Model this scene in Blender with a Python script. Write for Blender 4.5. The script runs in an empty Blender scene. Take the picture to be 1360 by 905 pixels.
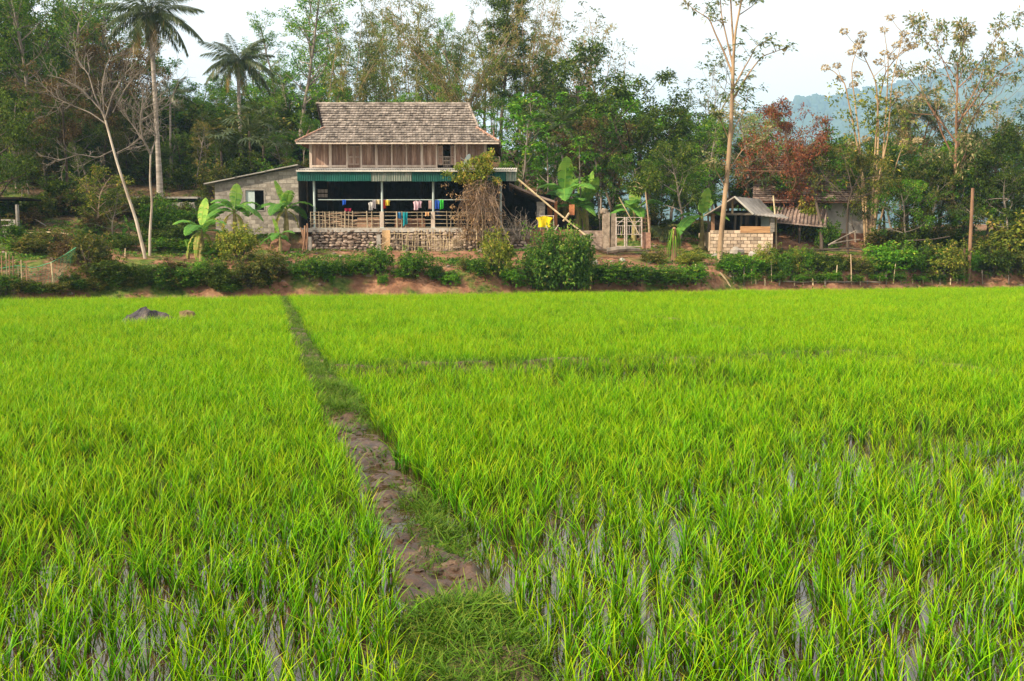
import bpy, math, random
import numpy as np
from mathutils import Vector, Matrix, Euler

# ------------------------------------------------------------------ camera, light, exposure
scene = bpy.context.scene
COL = scene.collection
CAM_H, FPX, CX, CY, HORIZON = 1.9, 1322.0, 680.0, 452.5, 335.0     # the photograph is 1360 x 905
PITCH = math.atan((CY - HORIZON) / FPX)
cd = bpy.data.cameras.new('camera')
cd.sensor_fit = 'HORIZONTAL'; cd.sensor_width = 36.0; cd.lens = 36.0 * FPX / 1360.0
cd.clip_start = 0.1; cd.clip_end = 9000.0
cam = bpy.data.objects.new('camera', cd); COL.objects.link(cam)
cam.location = (0, 0, CAM_H); cam.rotation_euler = (math.pi / 2 - PITCH, 0, 0)
scene.camera = cam

SUN_EL, SUN_AZ = math.radians(33), math.radians(-122)               # azimuth from +Y, clockwise; the sun is behind the left shoulder
sun_dir = Vector((math.sin(SUN_AZ) * math.cos(SUN_EL), math.cos(SUN_AZ) * math.cos(SUN_EL), math.sin(SUN_EL)))
sl = bpy.data.lights.new('sun', 'SUN'); sl.energy = 4.8; sl.angle = math.radians(2.5); sl.color = (1.0, 0.84, 0.62)
so = bpy.data.objects.new('sun', sl); COL.objects.link(so)
so.rotation_euler = (-sun_dir).to_track_quat('-Z', 'Y').to_euler(); so.location = (-30, -20, 60)

world = bpy.data.worlds.new('World'); scene.world = world; world.use_nodes = True
wn, wl = world.node_tree.nodes, world.node_tree.links
wn.clear()
wo = wn.new('ShaderNodeOutputWorld'); wb = wn.new('ShaderNodeBackground'); wb.inputs['Strength'].default_value = 0.070
sky = wn.new('ShaderNodeTexSky'); sky.sky_type = 'NISHITA'; sky.sun_disc = False
sky.sun_elevation = SUN_EL; sky.sun_rotation = SUN_AZ % (2 * math.pi)
sky.dust_density = 6.0; sky.air_density = 1.0
wm = wn.new('ShaderNodeMix'); wm.data_type = 'RGBA'; wm.inputs[0].default_value = 0.9
wl.new(sky.outputs[0], wm.inputs[6]); wm.inputs[7].default_value = (12.4, 11.3, 10.3, 1)    # thin bright overcast veil over the clear sky
wl.new(wm.outputs[2], wb.inputs['Color']); wl.new(wb.outputs[0], wo.inputs[0])
vs = scene.view_settings
vs.view_transform = 'Standard'; vs.look = 'None'; vs.gamma = 1.0; vs.exposure = 0.90
scene.cycles.use_denoising = True
scene.cycles.max_bounces = 8; scene.cycles.diffuse_bounces = 3; scene.cycles.transmission_bounces = 4
scene.cycles.volume_bounces = 2

# ------------------------------------------------------------------ pixels to places
_f = Vector((0, math.cos(PITCH), -math.sin(PITCH))); _u = Vector((0, math.sin(PITCH), math.cos(PITCH)))
def ray(px, py):
    return _f + Vector((1, 0, 0)) * ((px - CX) / FPX) + _u * ((CY - py) / FPX)
def P(px, py, Y):
    d = ray(px, py)
    return Vector((0, 0, CAM_H)) + d * (Y / d.y)
def flat(px, py, z=0.0):
    d = ray(px, py)
    return Vector((0, 0, CAM_H)) + d * ((z - CAM_H) / d.z)
def sst(a, b, x):
    t = np.clip((x - a) / (b - a), 0, 1); return t * t * (3 - 2 * t)
def edge_y(x):
    return 41.6 + 0.29 * np.clip(x, -26, 32) + 0.22 * np.sin(x * 0.7) + 0.15 * np.sin(x * 1.9 + 1)
def bumps(x, y, k):
    return (np.sin(x * 1.3 * k + 1.7 * np.sin(y * 0.8 * k)) * np.sin(y * 1.1 * k + 0.9 * np.sin(x * 0.7 * k + 2)))
def height(x, y):
    x = np.asarray(x, float); y = np.asarray(y, float)
    s = y - edge_y(x)
    z = -0.35 + 1.55 * sst(-0.1, 2.0, s) + 0.5 * sst(1.6, 6.0, s) + 0.9 * sst(6.0, 11.0, s)
    S = 1.0 - 0.87 * sst(0.0, 9.5, x)
    up = np.maximum(0, s - 12.0) * 0.36
    up = 11.5 * (1 - np.exp(-up / 11.5)) * S
    z = z + up + 0.5 * sst(8, 14, x) * sst(6, 12, s)
    k = sst(0.3, 1.5, s)
    z = z + k * (0.10 * bumps(x, y, 0.9) + 0.05 * bumps(x + 3, y, 2.3)) + sst(12, 25, s) * 0.5 * bumps(x, y, 0.22)
    # the levelled pad under the house and the garden in front of its wall
    pad = sst(-11.6, -10.4, x) * (1 - sst(3.2, 4.6, x)) * sst(48.75, 49.1, y) * (1 - sst(59.5, 62.5, y))
    z = z * (1 - pad) + 3.0 * pad
    low = sst(-11.6, -10.6, x) * (1 - sst(3.0, 4.2, x)) * sst(45.5, 47.0, y) * (1 - sst(48.75, 49.0, y))
    z = z * (1 - low) + (1.93 + 0.03 * bumps(x, y, 1.5)) * low
    return z
def hz(x, y):
    return float(height(x, y))
def hit(px, py, y0=33.0, y1=130.0):
    d = ray(px, py); y = y0
    while y < y1:
        p = Vector((0, 0, CAM_H)) + d * (y / d.y)
        if hz(p.x, p.y) >= p.z: return Vector((p.x, p.y, hz(p.x, p.y)))
        y += 0.08
    p = Vector((0, 0, CAM_H)) + d * (y1 / d.y)
    return Vector((p.x, p.y, hz(p.x, p.y)))
def on(px, Y):
    x = P(px, 300, Y).x
    return Vector((x, Y, hz(x, Y)))

# ------------------------------------------------------------------ mesh builder
class MB:
    def __init__(s): s.v, s.f, s.n, s.t, s.m, s.nv = [], [], [], [], [], 0
    def add(s, verts, faces, tint=0.5, mi=0):
        verts = np.asarray(verts, np.float32).reshape(-1, 3)
        k = len(verts)
        s.v.append(verts)
        if isinstance(faces, np.ndarray):
            s.f.append((faces + s.nv).ravel().astype(np.int32)); s.n.append(np.full(len(faces), faces.shape[1], np.int32)); nf = len(faces)
        else:
            s.f.append(np.array([i + s.nv for f in faces for i in f], np.int32)); s.n.append(np.array([len(f) for f in faces], np.int32)); nf = len(faces)
        t = np.asarray(tint, np.float32)
        s.t.append(np.full(k, t, np.float32) if t.ndim == 0 else t.reshape(-1))
        s.m.append(np.full(nf, mi, np.int32)); s.nv += k
    def mesh(s, name, mats, smooth=False):
        me = bpy.data.meshes.new(name)
        if s.nv:
            v = np.concatenate(s.v); f = np.concatenate(s.f); n = np.concatenate(s.n)
            me.vertices.add(len(v)); me.vertices.foreach_set('co', v.ravel())
            me.loops.add(len(f)); me.loops.foreach_set('vertex_index', f)
            me.polygons.add(len(n)); st = np.zeros(len(n), np.int32); st[1:] = np.cumsum(n)[:-1]
            me.polygons.foreach_set('loop_start', st)
            me.polygons.foreach_set('material_index', np.concatenate(s.m))
            me.polygons.foreach_set('use_smooth', np.full(len(n), smooth))
            a = me.attributes.new('tint', 'FLOAT', 'POINT'); a.data.foreach_set('value', np.concatenate(s.t))
            me.update(calc_edges=True)
        for m in (mats if isinstance(mats, (list, tuple)) else [mats]): me.materials.append(m)
        return me
    def build(s, name, mats, parent=None, smooth=False, **k):
        return obj(name, s.mesh(name, mats, smooth), parent, **k)
    # shapes
    def box(s, c, d, rot=None, tint=0.5, taper=0.0, mi=0, jit=0.0, rng=None):
        x, y, z = d[0] / 2, d[1] / 2, d[2] / 2
        v = np.array([(-x, -y, -z), (x, -y, -z), (x, y, -z), (-x, y, -z), (-x, -y, z), (x, -y, z), (x, y, z), (-x, y, z)], float)
        if taper: v[4:, :2] *= (1 - taper)
        if jit: v += (rng or NPR).uniform(-jit, jit, v.shape)
        if rot is not None: v = v @ np.array(rot.to_3x3() if isinstance(rot, Matrix) else Euler(rot).to_matrix()).T
        s.add(v + np.array(c), np.array([(0, 3, 2, 1), (4, 5, 6, 7), (0, 1, 5, 4), (1, 2, 6, 5), (2, 3, 7, 6), (3, 0, 4, 7)]), tint, mi)
    def tube(s, pts, radii, sides=6, tint=0.5, cap=True, mi=0):
        pts = np.asarray([tuple(p) for p in pts], float); n = len(pts)
        radii = np.full(n, radii, float) if np.ndim(radii) == 0 else np.asarray(radii, float)
        t = np.gradient(pts, axis=0); t /= np.linalg.norm(t, axis=1)[:, None] + 1e-9
        ref = np.array((0, 0, 1.0)) if abs(t[:, 2]).mean() < 0.8 else np.array((0, 1.0, 0))
        a = np.cross(t, ref); a /= np.linalg.norm(a, axis=1)[:, None] + 1e-9
        b = np.cross(t, a)
        th = np.arange(sides) * 2 * math.pi / sides
        ring = pts[:, None, :] + radii[:, None, None] * (a[:, None, :] * np.cos(th)[None, :, None] + b[:, None, :] * np.sin(th)[None, :, None])
        i = np.arange(n - 1)[:, None] * sides; j = np.arange(sides)[None, :]; j2 = (j + 1) % sides
        q = np.stack([i + j, i + j2, i + sides + j2, i + sides + j], -1).reshape(-1, 4)
        s.add(ring.reshape(-1, 3), q, tint, mi)
        if cap and sides >= 3:
            s.add(ring[-1], [tuple(range(sides))], tint, mi); s.add(ring[0], [tuple(range(sides))[::-1]], tint, mi)
    def leaves(s, c, d, nrm, L, W, tint, mi=0, bend=0.0):
        """leaf blades: centre line from c along d, width across, folded a little along the middle"""
        c = np.asarray(c, float); d = np.asarray(d, float); nrm = np.asarray(nrm, float); k = len(c)
        d = d / (np.linalg.norm(d, axis=1)[:, None] + 1e-9)
        w = np.cross(d, nrm); w /= np.linalg.norm(w, axis=1)[:, None] + 1e-9
        up = np.cross(w, d)
        L = np.broadcast_to(np.asarray(L, float), (k,))[:, None]; W = np.broadcast_to(np.asarray(W, float), (k,))[:, None]
        tip = c + d * L - np.array((0, 0, 1.0)) * L * bend
        mid = c + d * L * 0.45
        v = np.stack([c, mid + w * W / 2 + up * W * 0.18, tip, mid - w * W / 2 + up * W * 0.18], 1).reshape(-1, 3)
        f = np.arange(4 * k).reshape(k, 4)
        s.add(v, f, np.repeat(np.broadcast_to(np.asarray(tint, float), (k,)), 4), mi)
    def blob(s, c, r, seed=0, rough=0.25, tint=0.5, lat=6, lon=9, mi=0, half=False):
        rng = np.random.default_rng(seed)
        th = np.linspace(0, math.pi * (0.5 if half else 1), lat + 1); ph = np.arange(lon) * 2 * math.pi / lon
        v = []
        for t_ in th:
            for p_ in ph: v.append((math.sin(t_) * math.cos(p_), math.sin(t_) * math.sin(p_), math.cos(t_)))
        v = np.array(v); k = 1 + rng.uniform(-rough, rough, len(v)); k[:lon] = k[0]; k[-lon:] = k[-1] if not half else k[-lon:]
        v = v * k[:, None] * np.array(r) + np.array(c)
        i = np.arange(lat)[:, None] * lon; j = np.arange(lon)[None, :]; j2 = (j + 1) % lon
        s.add(v, np.stack([i + j, i + lon + j, i + lon + j2, i + j2], -1).reshape(-1, 4), tint, mi)
    def grid(s, pts, tint=0.5, mi=0):
        pts = np.asarray(pts, float); a, b = pts.shape[:2]
        i = np.arange(a - 1)[:, None] * b; j = np.arange(b - 1)[None, :]
        q = np.stack([i + j, i + j + 1, i + b + j + 1, i + b + j], -1).reshape(-1, 4)
        s.add(pts.reshape(-1, 3), q, tint, mi)

NPR = np.random.default_rng(11)
RND = random.Random(5)
def obj(name, mesh, parent=None, loc=None, rot=None, scale=None, label=None, kind=None):
    o = bpy.data.objects.new(name, mesh); COL.objects.link(o)
    if parent is not None: o.parent = parent
    if loc is not None: o.location = loc
    if rot is not None: o.rotation_euler = rot
    if scale is not None: o.scale = scale if hasattr(scale, '__len__') else (scale,) * 3
    if label: o['label'] = label
    if kind: o['kind'] = kind
    return o
def thing(name, label, cat, loc=(0, 0, 0), rot=(0, 0, 0), scale=1.0, group=None):
    o = obj(name, None, None, loc, rot, scale); o.empty_display_size = 0.2
    return tag(o, label, cat, group)
def tag(o, label, cat, group=None):
    o['label'] = label; o['category'] = cat
    if group: o['group'] = group
    return o
def struct(o, kind='structure'):
    o['kind'] = kind; return o
def copy_tree(o, parent=None):
    c = o.copy(); COL.objects.link(c)
    if parent is not None: c.parent = parent
    for ch in list(o.children): copy_tree(ch, c)
    return c

# ------------------------------------------------------------------ materials
def nodes(name):
    m = bpy.data.materials.new(name); m.use_nodes = True
    nt = m.node_tree; nt.nodes.clear()
    out = nt.nodes.new('ShaderNodeOutputMaterial')
    return m, nt, out
def N(nt, t, **kw):
    n = nt.nodes.new(t)
    for k, v in kw.items():
        if k.startswith('i_'): n.inputs[k[2:]].default_value = v
        else: setattr(n, k, v)
    return n
def ramp(nt, fac, stops):
    r = nt.nodes.new('ShaderNodeValToRGB')
    el = r.color_ramp.elements
    while len(el) > 1: el.remove(el[-1])
    el[0].position = stops[0][0]; el[0].color = (*stops[0][1], 1)
    for p, c in stops[1:]:
        e = el.new(p); e.color = (*c, 1)
    nt.links.new(fac, r.inputs[0]); return r
def solid(name, c1, c2, scale=3.0, rough=0.85, bump=0.3, stretch=(1, 1, 1), c3=None, tintmix=0.0, spec=0.3, objrand=0.25, metal=0.0, bscale=None):
    """two or three colours over world-space noise, with relief; each object a little lighter or darker"""
    m, nt, out = nodes(name); L = nt.links
    geo = N(nt, 'ShaderNodeNewGeometry')
    mp = N(nt, 'ShaderNodeMapping'); mp.inputs['Scale'].default_value = stretch
    L.new(geo.outputs['Position'], mp.inputs['Vector'])
    nz = N(nt, 'ShaderNodeTexNoise', i_Scale=scale, i_Detail=6.0, i_Roughness=0.65); L.new(mp.outputs[0], nz.inputs['Vector'])
    st = [(0.32, c1), (0.62, c2)] if c3 is None else [(0.3, c1), (0.5, c2), (0.7, c3)]
    r = ramp(nt, nz.outputs[0], st); col = r.outputs[0]
    at = N(nt, 'ShaderNodeAttribute', attribute_name='tint')
    oi = N(nt, 'ShaderNodeObjectInfo')
    a = N(nt, 'ShaderNodeMath', operation='MULTIPLY_ADD'); L.new(oi.outputs['Random'], a.inputs[0]); a.inputs[1].default_value = objrand; a.inputs[2].default_value = 1 - objrand / 2
    b = N(nt, 'ShaderNodeMath', operation='MULTIPLY_ADD'); L.new(at.outputs['Fac'], b.inputs[0]); b.inputs[1].default_value = tintmix; b.inputs[2].default_value = 1 - tintmix / 2
    c = N(nt, 'ShaderNodeMath', operation='MULTIPLY'); L.new(a.outputs[0], c.inputs[0]); L.new(b.outputs[0], c.inputs[1])
    mx = N(nt, 'ShaderNodeVectorMath', operation='SCALE'); L.new(col, mx.inputs[0]); L.new(c.outputs[0], mx.inputs['Scale'])
    bs = N(nt, 'ShaderNodeBsdfPrincipled', i_Roughness=rough, i_Metallic=metal); bs.inputs['Specular IOR Level'].default_value = spec
    L.new(mx.outputs[0], bs.inputs['Base Color'])
    if bump:
        n2 = N(nt, 'ShaderNodeTexNoise', i_Scale=(bscale or scale * 4), i_Detail=5.0); L.new(mp.outputs[0], n2.inputs['Vector'])
        bp = N(nt, 'ShaderNodeBump', i_Strength=bump, i_Distance=0.05); L.new(n2.outputs[0], bp.inputs['Height']); L.new(bp.outputs[0], bs.inputs['Normal'])
    L.new(bs.outputs[0], out.inputs[0]); return m
def leafy(name, stops, trans=0.35, rough=0.55, spec=0.16, objrand=0.3, noise=0.0):
    """foliage: the colour runs over each leaf's own 'tint', plus light coming through the blade"""
    m, nt, out = nodes(name); L = nt.links
    at = N(nt, 'ShaderNodeAttribute', attribute_name='tint')
    fac = at.outputs['Fac']
    if noise:
        geo = N(nt, 'ShaderNodeNewGeometry')
        nz = N(nt, 'ShaderNodeTexNoise', i_Scale=0.9, i_Detail=3.0); L.new(geo.outputs['Position'], nz.inputs['Vector'])
        ad = N(nt, 'ShaderNodeMath', operation='MULTIPLY_ADD'); L.new(nz.outputs[0], ad.inputs[0]); ad.inputs[1].default_value = noise; L.new(fac, ad.inputs[2])
        sb = N(nt, 'ShaderNodeMath', operation='SUBTRACT'); L.new(ad.outputs[0], sb.inputs[0]); sb.inputs[1].default_value = noise / 2; fac = sb.outputs[0]
    r = ramp(nt, fac, stops)
    oi = N(nt, 'ShaderNodeObjectInfo')
    a = N(nt, 'ShaderNodeMath', operation='MULTIPLY_ADD'); L.new(oi.outputs['Random'], a.inputs[0]); a.inputs[1].default_value = objrand; a.inputs[2].default_value = 1 - objrand / 2
    mx = N(nt, 'ShaderNodeVectorMath', operation='SCALE'); L.new(r.outputs[0], mx.inputs[0]); L.new(a.outputs[0], mx.inputs['Scale'])
    bs = N(nt, 'ShaderNodeBsdfPrincipled', i_Roughness=rough); bs.inputs['Specular IOR Level'].default_value = spec
    tr = N(nt, 'ShaderNodeBsdfTranslucent'); L.new(mx.outputs[0], bs.inputs['Base Color']); L.new(mx.outputs[0], tr.inputs['Color'])
    ms = N(nt, 'ShaderNodeMixShader'); ms.inputs[0].default_value = trans
    L.new(bs.outputs[0], ms.inputs[1]); L.new(tr.outputs[0], ms.inputs[2]); L.new(ms.outputs[0], out.inputs[0]); return m

LEAF = {
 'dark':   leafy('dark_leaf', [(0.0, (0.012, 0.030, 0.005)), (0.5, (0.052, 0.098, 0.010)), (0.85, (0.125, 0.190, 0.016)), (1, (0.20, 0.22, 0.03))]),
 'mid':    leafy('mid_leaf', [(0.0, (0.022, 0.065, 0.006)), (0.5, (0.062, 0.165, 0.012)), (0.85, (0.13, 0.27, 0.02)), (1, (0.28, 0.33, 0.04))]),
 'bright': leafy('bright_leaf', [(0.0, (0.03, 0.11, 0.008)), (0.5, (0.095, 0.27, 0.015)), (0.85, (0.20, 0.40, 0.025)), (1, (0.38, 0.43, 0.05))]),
 'olive':  leafy('olive_leaf', [(0.0, (0.035, 0.055, 0.010)), (0.5, (0.095, 0.125, 0.018)), (0.8, (0.20, 0.19, 0.035)), (1, (0.34, 0.23, 0.06))]),
 'brown':  leafy('brown_leaf', [(0.0, (0.05, 0.03, 0.015)), (0.45, (0.12, 0.075, 0.03)), (0.7, (0.10, 0.10, 0.025)), (1, (0.30, 0.18, 0.07))]),
 'red':    leafy('red_leaf', [(0.0, (0.045, 0.022, 0.014)), (0.45, (0.22, 0.065, 0.034)), (0.75, (0.38, 0.14, 0.06)), (0.9, (0.10, 0.11, 0.025)), (1, (0.16, 0.17, 0.04))]),
 'yellow': leafy('yellow_leaf', [(0.0, (0.06, 0.10, 0.015)), (0.5, (0.18, 0.24, 0.025)), (0.85, (0.36, 0.36, 0.045)), (1, (0.5, 0.34, 0.08))]),
 'bamboo': leafy('bamboo_leaf', [(0.0, (0.05, 0.09, 0.02)), (0.5, (0.14, 0.20, 0.035)), (0.8, (0.28, 0.25, 0.07)), (1, (0.40, 0.27, 0.11))]),
 'pale':   leafy('pale_leaf', [(0.0, (0.05, 0.10, 0.03)), (0.45, (0.13, 0.20, 0.05)), (0.75, (0.30, 0.28, 0.12)), (1, (0.46, 0.36, 0.20))]),
 'flower': leafy('seed_head', [(0.0, (0.10, 0.10, 0.03)), (0.4, (0.26, 0.19, 0.09)), (0.8, (0.46, 0.36, 0.20)), (1, (0.60, 0.50, 0.32))], trans=0.2),
 'palm':   leafy('palm_leaf', [(0.0, (0.016, 0.035, 0.010)), (0.5, (0.05, 0.085, 0.02)), (0.85, (0.12, 0.14, 0.035)), (1, (0.32, 0.21, 0.06))], spec=0.5, rough=0.4),
 'banana': leafy('banana_leaf', [(0.0, (0.04, 0.12, 0.03)), (0.5, (0.10, 0.27, 0.04)), (0.85, (0.25, 0.42, 0.06)), (1, (0.42, 0.36, 0.10))], trans=0.4, noise=0.5),
 'dry':    leafy('dry_leaf', [(0.0, (0.10, 0.055, 0.025)), (0.5, (0.26, 0.16, 0.08)), (1, (0.46, 0.32, 0.17))], trans=0.2, noise=0.4),
 'weed':   leafy('weed_leaf', [(0.0, (0.025, 0.07, 0.012)), (0.5, (0.075, 0.18, 0.02)), (0.8, (0.18, 0.30, 0.03)), (1, (0.30, 0.26, 0.08))], noise=0.5),
}
WOOD = {
 'grey':  solid('grey_bark', (0.10, 0.085, 0.07), (0.26, 0.22, 0.18), 2.5, bump=0.6, stretch=(1, 1, 0.3)),
 'dark':  solid('dark_bark', (0.035, 0.026, 0.02), (0.10, 0.075, 0.055), 2.5, bump=0.6, stretch=(1, 1, 0.3)),
 'tan':   solid('tan_bark', (0.22, 0.15, 0.095), (0.42, 0.31, 0.20), 2.0, bump=0.5, stretch=(1, 1, 0.3)),
 'red':   solid('red_bark', (0.13, 0.07, 0.045), (0.30, 0.17, 0.10), 2.0, bump=0.5, stretch=(1, 1, 0.3)),
 'white': solid('pale_bark', (0.20, 0.15, 0.11), (0.46, 0.40, 0.33), 1.6, bump=0.4, stretch=(1, 1, 0.5)),
 'culm':  solid('bamboo_culm', (0.10, 0.12, 0.04), (0.26, 0.23, 0.10), 1.2, rough=0.5, bump=0.1),
 'cane':  solid('dry_cane', (0.30, 0.22, 0.12), (0.55, 0.45, 0.28), 3.0, rough=0.6, bump=0.2),
 'palm':  solid('palm_bark', (0.14, 0.12, 0.10), (0.34, 0.30, 0.26), 3.0, bump=0.6, stretch=(0.3, 0.3, 3)),
 'twig':  solid('dry_twig', (0.13, 0.085, 0.055), (0.36, 0.25, 0.17), 2.0, bump=0.2),
}

# ------------------------------------------------------------------ the setting: ground, terrain, water, paths, far hill
def ground_mat():
    m, nt, out = nodes('earth_and_litter'); L = nt.links
    geo = N(nt, 'ShaderNodeNewGeometry'); pos = geo.outputs['Position']
    def noise(sc, det=6.0, rough=0.6):
        n = N(nt, 'ShaderNodeTexNoise', i_Scale=sc, i_Detail=det, i_Roughness=rough); L.new(pos, n.inputs['Vector']); return n.outputs[0]
    soil = ramp(nt, noise(1.7), [(0.3, (0.11, 0.055, 0.034)), (0.5, (0.24, 0.12, 0.072)), (0.68, (0.40, 0.23, 0.14))])
    litter = ramp(nt, noise(6.0), [(0.3, (0.04, 0.026, 0.016)), (0.5, (0.11, 0.075, 0.04)), (0.7, (0.24, 0.165, 0.095))])
    grass = ramp(nt, noise(4.0), [(0.3, (0.035, 0.06, 0.012)), (0.5, (0.09, 0.14, 0.025)), (0.7, (0.20, 0.20, 0.06))])
    at = N(nt, 'ShaderNodeAttribute', attribute_name='tint')         # 0 bare soil, 1 the leaf litter of the wood
    m1 = N(nt, 'ShaderNodeMix', data_type='RGBA')
    ad = N(nt, 'ShaderNodeMath', operation='ADD', use_clamp=True); L.new(at.outputs['Fac'], ad.inputs[0])
    sc_ = N(nt, 'ShaderNodeMath', operation='MULTIPLY_ADD'); L.new(noise(0.8), sc_.inputs[0]); sc_.inputs[1].default_value = 1.6; sc_.inputs[2].default_value = -0.8
    L.new(sc_.outputs[0], ad.inputs[1]); L.new(ad.outputs[0], m1.inputs[0]); L.new(soil.outputs[0], m1.inputs[6]); L.new(litter.outputs[0], m1.inputs[7])
    gm = ramp(nt, noise(0.55, 4.0), [(0.50, (0, 0, 0)), (0.60, (1, 1, 1))])
    m2 = N(nt, 'ShaderNodeMix', data_type='RGBA'); L.new(gm.outputs[0], m2.inputs[0]); L.new(m1.outputs[2], m2.inputs[6]); L.new(grass.outputs[0], m2.inputs[7])
    bs = N(nt, 'ShaderNodeBsdfPrincipled', i_Roughness=0.95); bs.inputs['Specular IOR Level'].default_value = 0.1
    L.new(m2.outputs[2], bs.inputs['Base Color'])
    bp = N(nt, 'ShaderNodeBump', i_Strength=0.9, i_Distance=0.12); L.new(noise(7.0, 8.0, 0.7), bp.inputs['Height']); L.new(bp.outputs[0], bs.inputs['Normal'])
    L.new(bs.outputs[0], out.inputs[0]); return m
M_GROUND = ground_mat()
xs = np.concatenate([np.arange(-95, -30, 2.0), np.arange(-30, 34, 0.33), np.arange(34, 100, 2.0)])
ys = np.concatenate([np.arange(31, 62, 0.33), np.arange(62, 150, 1.5)])
gx, gy = np.meshgrid(xs, ys)
gz = height(gx, gy); sgap = gy - edge_y(gx)
fade = sst(120, 148, gy); gz = gz * (1 - fade) - 0.6 * fade
mb = MB(); mb.grid(np.stack([gx, gy, gz], -1), tint=np.clip(0.05 + 0.5 * sst(5, 12, sgap) * sst(2, -4, gx) + 0.28 * sst(9, 15, sgap) + 0.15 * sst(-9, -13, gx), 0, 1))
struct(mb.build('hillside', M_GROUND, smooth=True))

mud = solid('paddy_mud', (0.045, 0.028, 0.018), (0.13, 0.085, 0.055), 4.0, rough=0.75, bump=0.8, c3=(0.20, 0.14, 0.095), spec=0.4)
mb = MB()
mb.grid(np.array([[(x, y, -0.5) for x in np.linspace(-3700, 3700, 11)] for y in np.linspace(-130, 4000, 11)]))
struct(mb.build('ground', solid('valley_floor', (0.05, 0.075, 0.025), (0.12, 0.14, 0.05), 0.02, bump=0)))

# shallow muddy water standing in the paddies
wmat, nt, out = nodes('paddy_water'); L = nt.links
geo = N(nt, 'ShaderNodeNewGeometry')
nz = N(nt, 'ShaderNodeTexNoise', i_Scale=1.1, i_Detail=5.0); L.new(geo.outputs['Position'], nz.inputs['Vector'])
r = ramp(nt, nz.outputs[0], [(0.35, (0.022, 0.013, 0.008)), (0.6, (0.065, 0.036, 0.020)), (0.74, (0.11, 0.068, 0.042))])
rr = ramp(nt, nz.outputs[0], [(0.56, (0.03, 0.03, 0.03)), (0.70, (0.12, 0.12, 0.12))])
n2 = N(nt, 'ShaderNodeTexNoise', i_Scale=9.0, i_Detail=2.0); L.new(geo.outputs['Position'], n2.inputs['Vector'])
bp = N(nt, 'ShaderNodeBump', i_Strength=0.06, i_Distance=0.02); L.new(n2.outputs[0], bp.inputs['Height'])
bs = N(nt, 'ShaderNodeBsdfPrincipled', i_IOR=1.45); bs.inputs['Specular IOR Level'].default_value = 0.9
L.new(r.outputs[0], bs.inputs['Base Color']); L.new(rr.outputs[0], bs.inputs['Roughness']); L.new(bp.outputs[0], bs.inputs['Normal']); L.new(bs.outputs[0], out.inputs[0])
mb = MB(); mb.add([(-90, -30, 0), (90, -30, 0), (90, 60, 0), (-90, 60, 0)], [(0, 1, 2, 3)])
struct(mb.build('paddy_water', wmat))

# the bund that runs from the bank to the photographer's feet: left and right edge by row of the photograph
BUND = [(390, 369, 379), (405, 371, 386), (420, 375, 396), (450, 381, 411), (480, 391, 430), (510, 402, 452), (545, 418, 480), (562, 432, 492), (600, 452, 528),
        (650, 478, 558), (700, 503, 596), (760, 515, 645), (820, 528, 684), (905, 548, 730), (1010, 560, 800), (1160, 560, 900)]
bl = [flat(a, py, 0.03) for py, a, b in BUND]; br = [flat(b, py, 0.03) for py, a, b in BUND]
bund_y = np.array([p.y for p in bl])[::-1]; bund_l = np.array([p.x for p in bl])[::-1]; bund_l = bund_l + 0.07 * sst(9, 16, bund_y); bund_r = np.array([p.x for p in br])[::-1]
def bund_lr(y):
    return np.interp(y, bund_y, bund_l), np.interp(y, bund_y, bund_r)
MUD0, MUD1 = flat(470, 812).y, flat(470, 560).y                      # where the bund has slumped to mud and puddles
def bund_z(x, y):
    l, r_ = bund_lr(y); u = (x - l) / (r_ - l)
    prof = np.clip(np.minimum(u + 0.12, 1.12 - u) / 0.3, 0, 1); prof = prof * prof * (3 - 2 * prof)
    muddy = sst(MUD0 - 0.30, MUD0 + 0.25, y + 0.22 * bumps(x, y, 2.1) + 0.35 * (0.5 - u)) * (1 - sst(MUD1 - 0.15, MUD1 + 0.3, y))
    h = (0.07 + 0.06 * sst(7, 13, y)) * (1 - muddy) + muddy * 0.010
    return -0.03 + prof * (h + 0.03 + (0.022 + 0.004 * muddy) * bumps(x, y, 5.5) + 0.02 * bumps(x, y, 2.6) + (0.012 + 0.014 * muddy) * bumps(x, y, 13.0) + 0.010 * muddy * bumps(x + 1, y, 27.0)), muddy
yy = np.concatenate([np.arange(2.0, 14, 0.035), np.arange(14, bund_y[-1] + 2.2, 0.15)])
uu = np.linspace(-0.12, 1.12, 36)
L_, R_ = bund_lr(yy)
bx = L_[:, None] + (R_ - L_)[:, None] * uu[None, :]
by = np.repeat(yy[:, None], len(uu), 1)
bz, muddy = bund_z(bx, by)
bm_, nt, out = nodes('bund_earth'); L = nt.links
geo = N(nt, 'ShaderNodeNewGeometry'); at = N(nt, 'ShaderNodeAttribute', attribute_name='tint')
nz = N(nt, 'ShaderNodeTexNoise', i_Scale=7.0, i_Detail=8.0, i_Roughness=0.7); L.new(geo.outputs['Position'], nz.inputs['Vector'])
ra = ramp(nt, nz.outputs[0], [(0.3, (0.035, 0.022, 0.012)), (0.5, (0.085, 0.058, 0.030)), (0.7, (0.17, 0.115, 0.065))])
rb = ramp(nt, nz.outputs[0], [(0.3, (0.026, 0.014, 0.008)), (0.55, (0.075, 0.040, 0.022)), (0.74, (0.18, 0.11, 0.068))])
mx = N(nt, 'ShaderNodeMix', data_type='RGBA'); L.new(at.outputs['Fac'], mx.inputs[0]); L.new(ra.outputs[0], mx.inputs[6]); L.new(rb.outputs[0], mx.inputs[7])
bs = N(nt, 'ShaderNodeBsdfPrincipled'); L.new(mx.outputs[2], bs.inputs['Base Color'])
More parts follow.
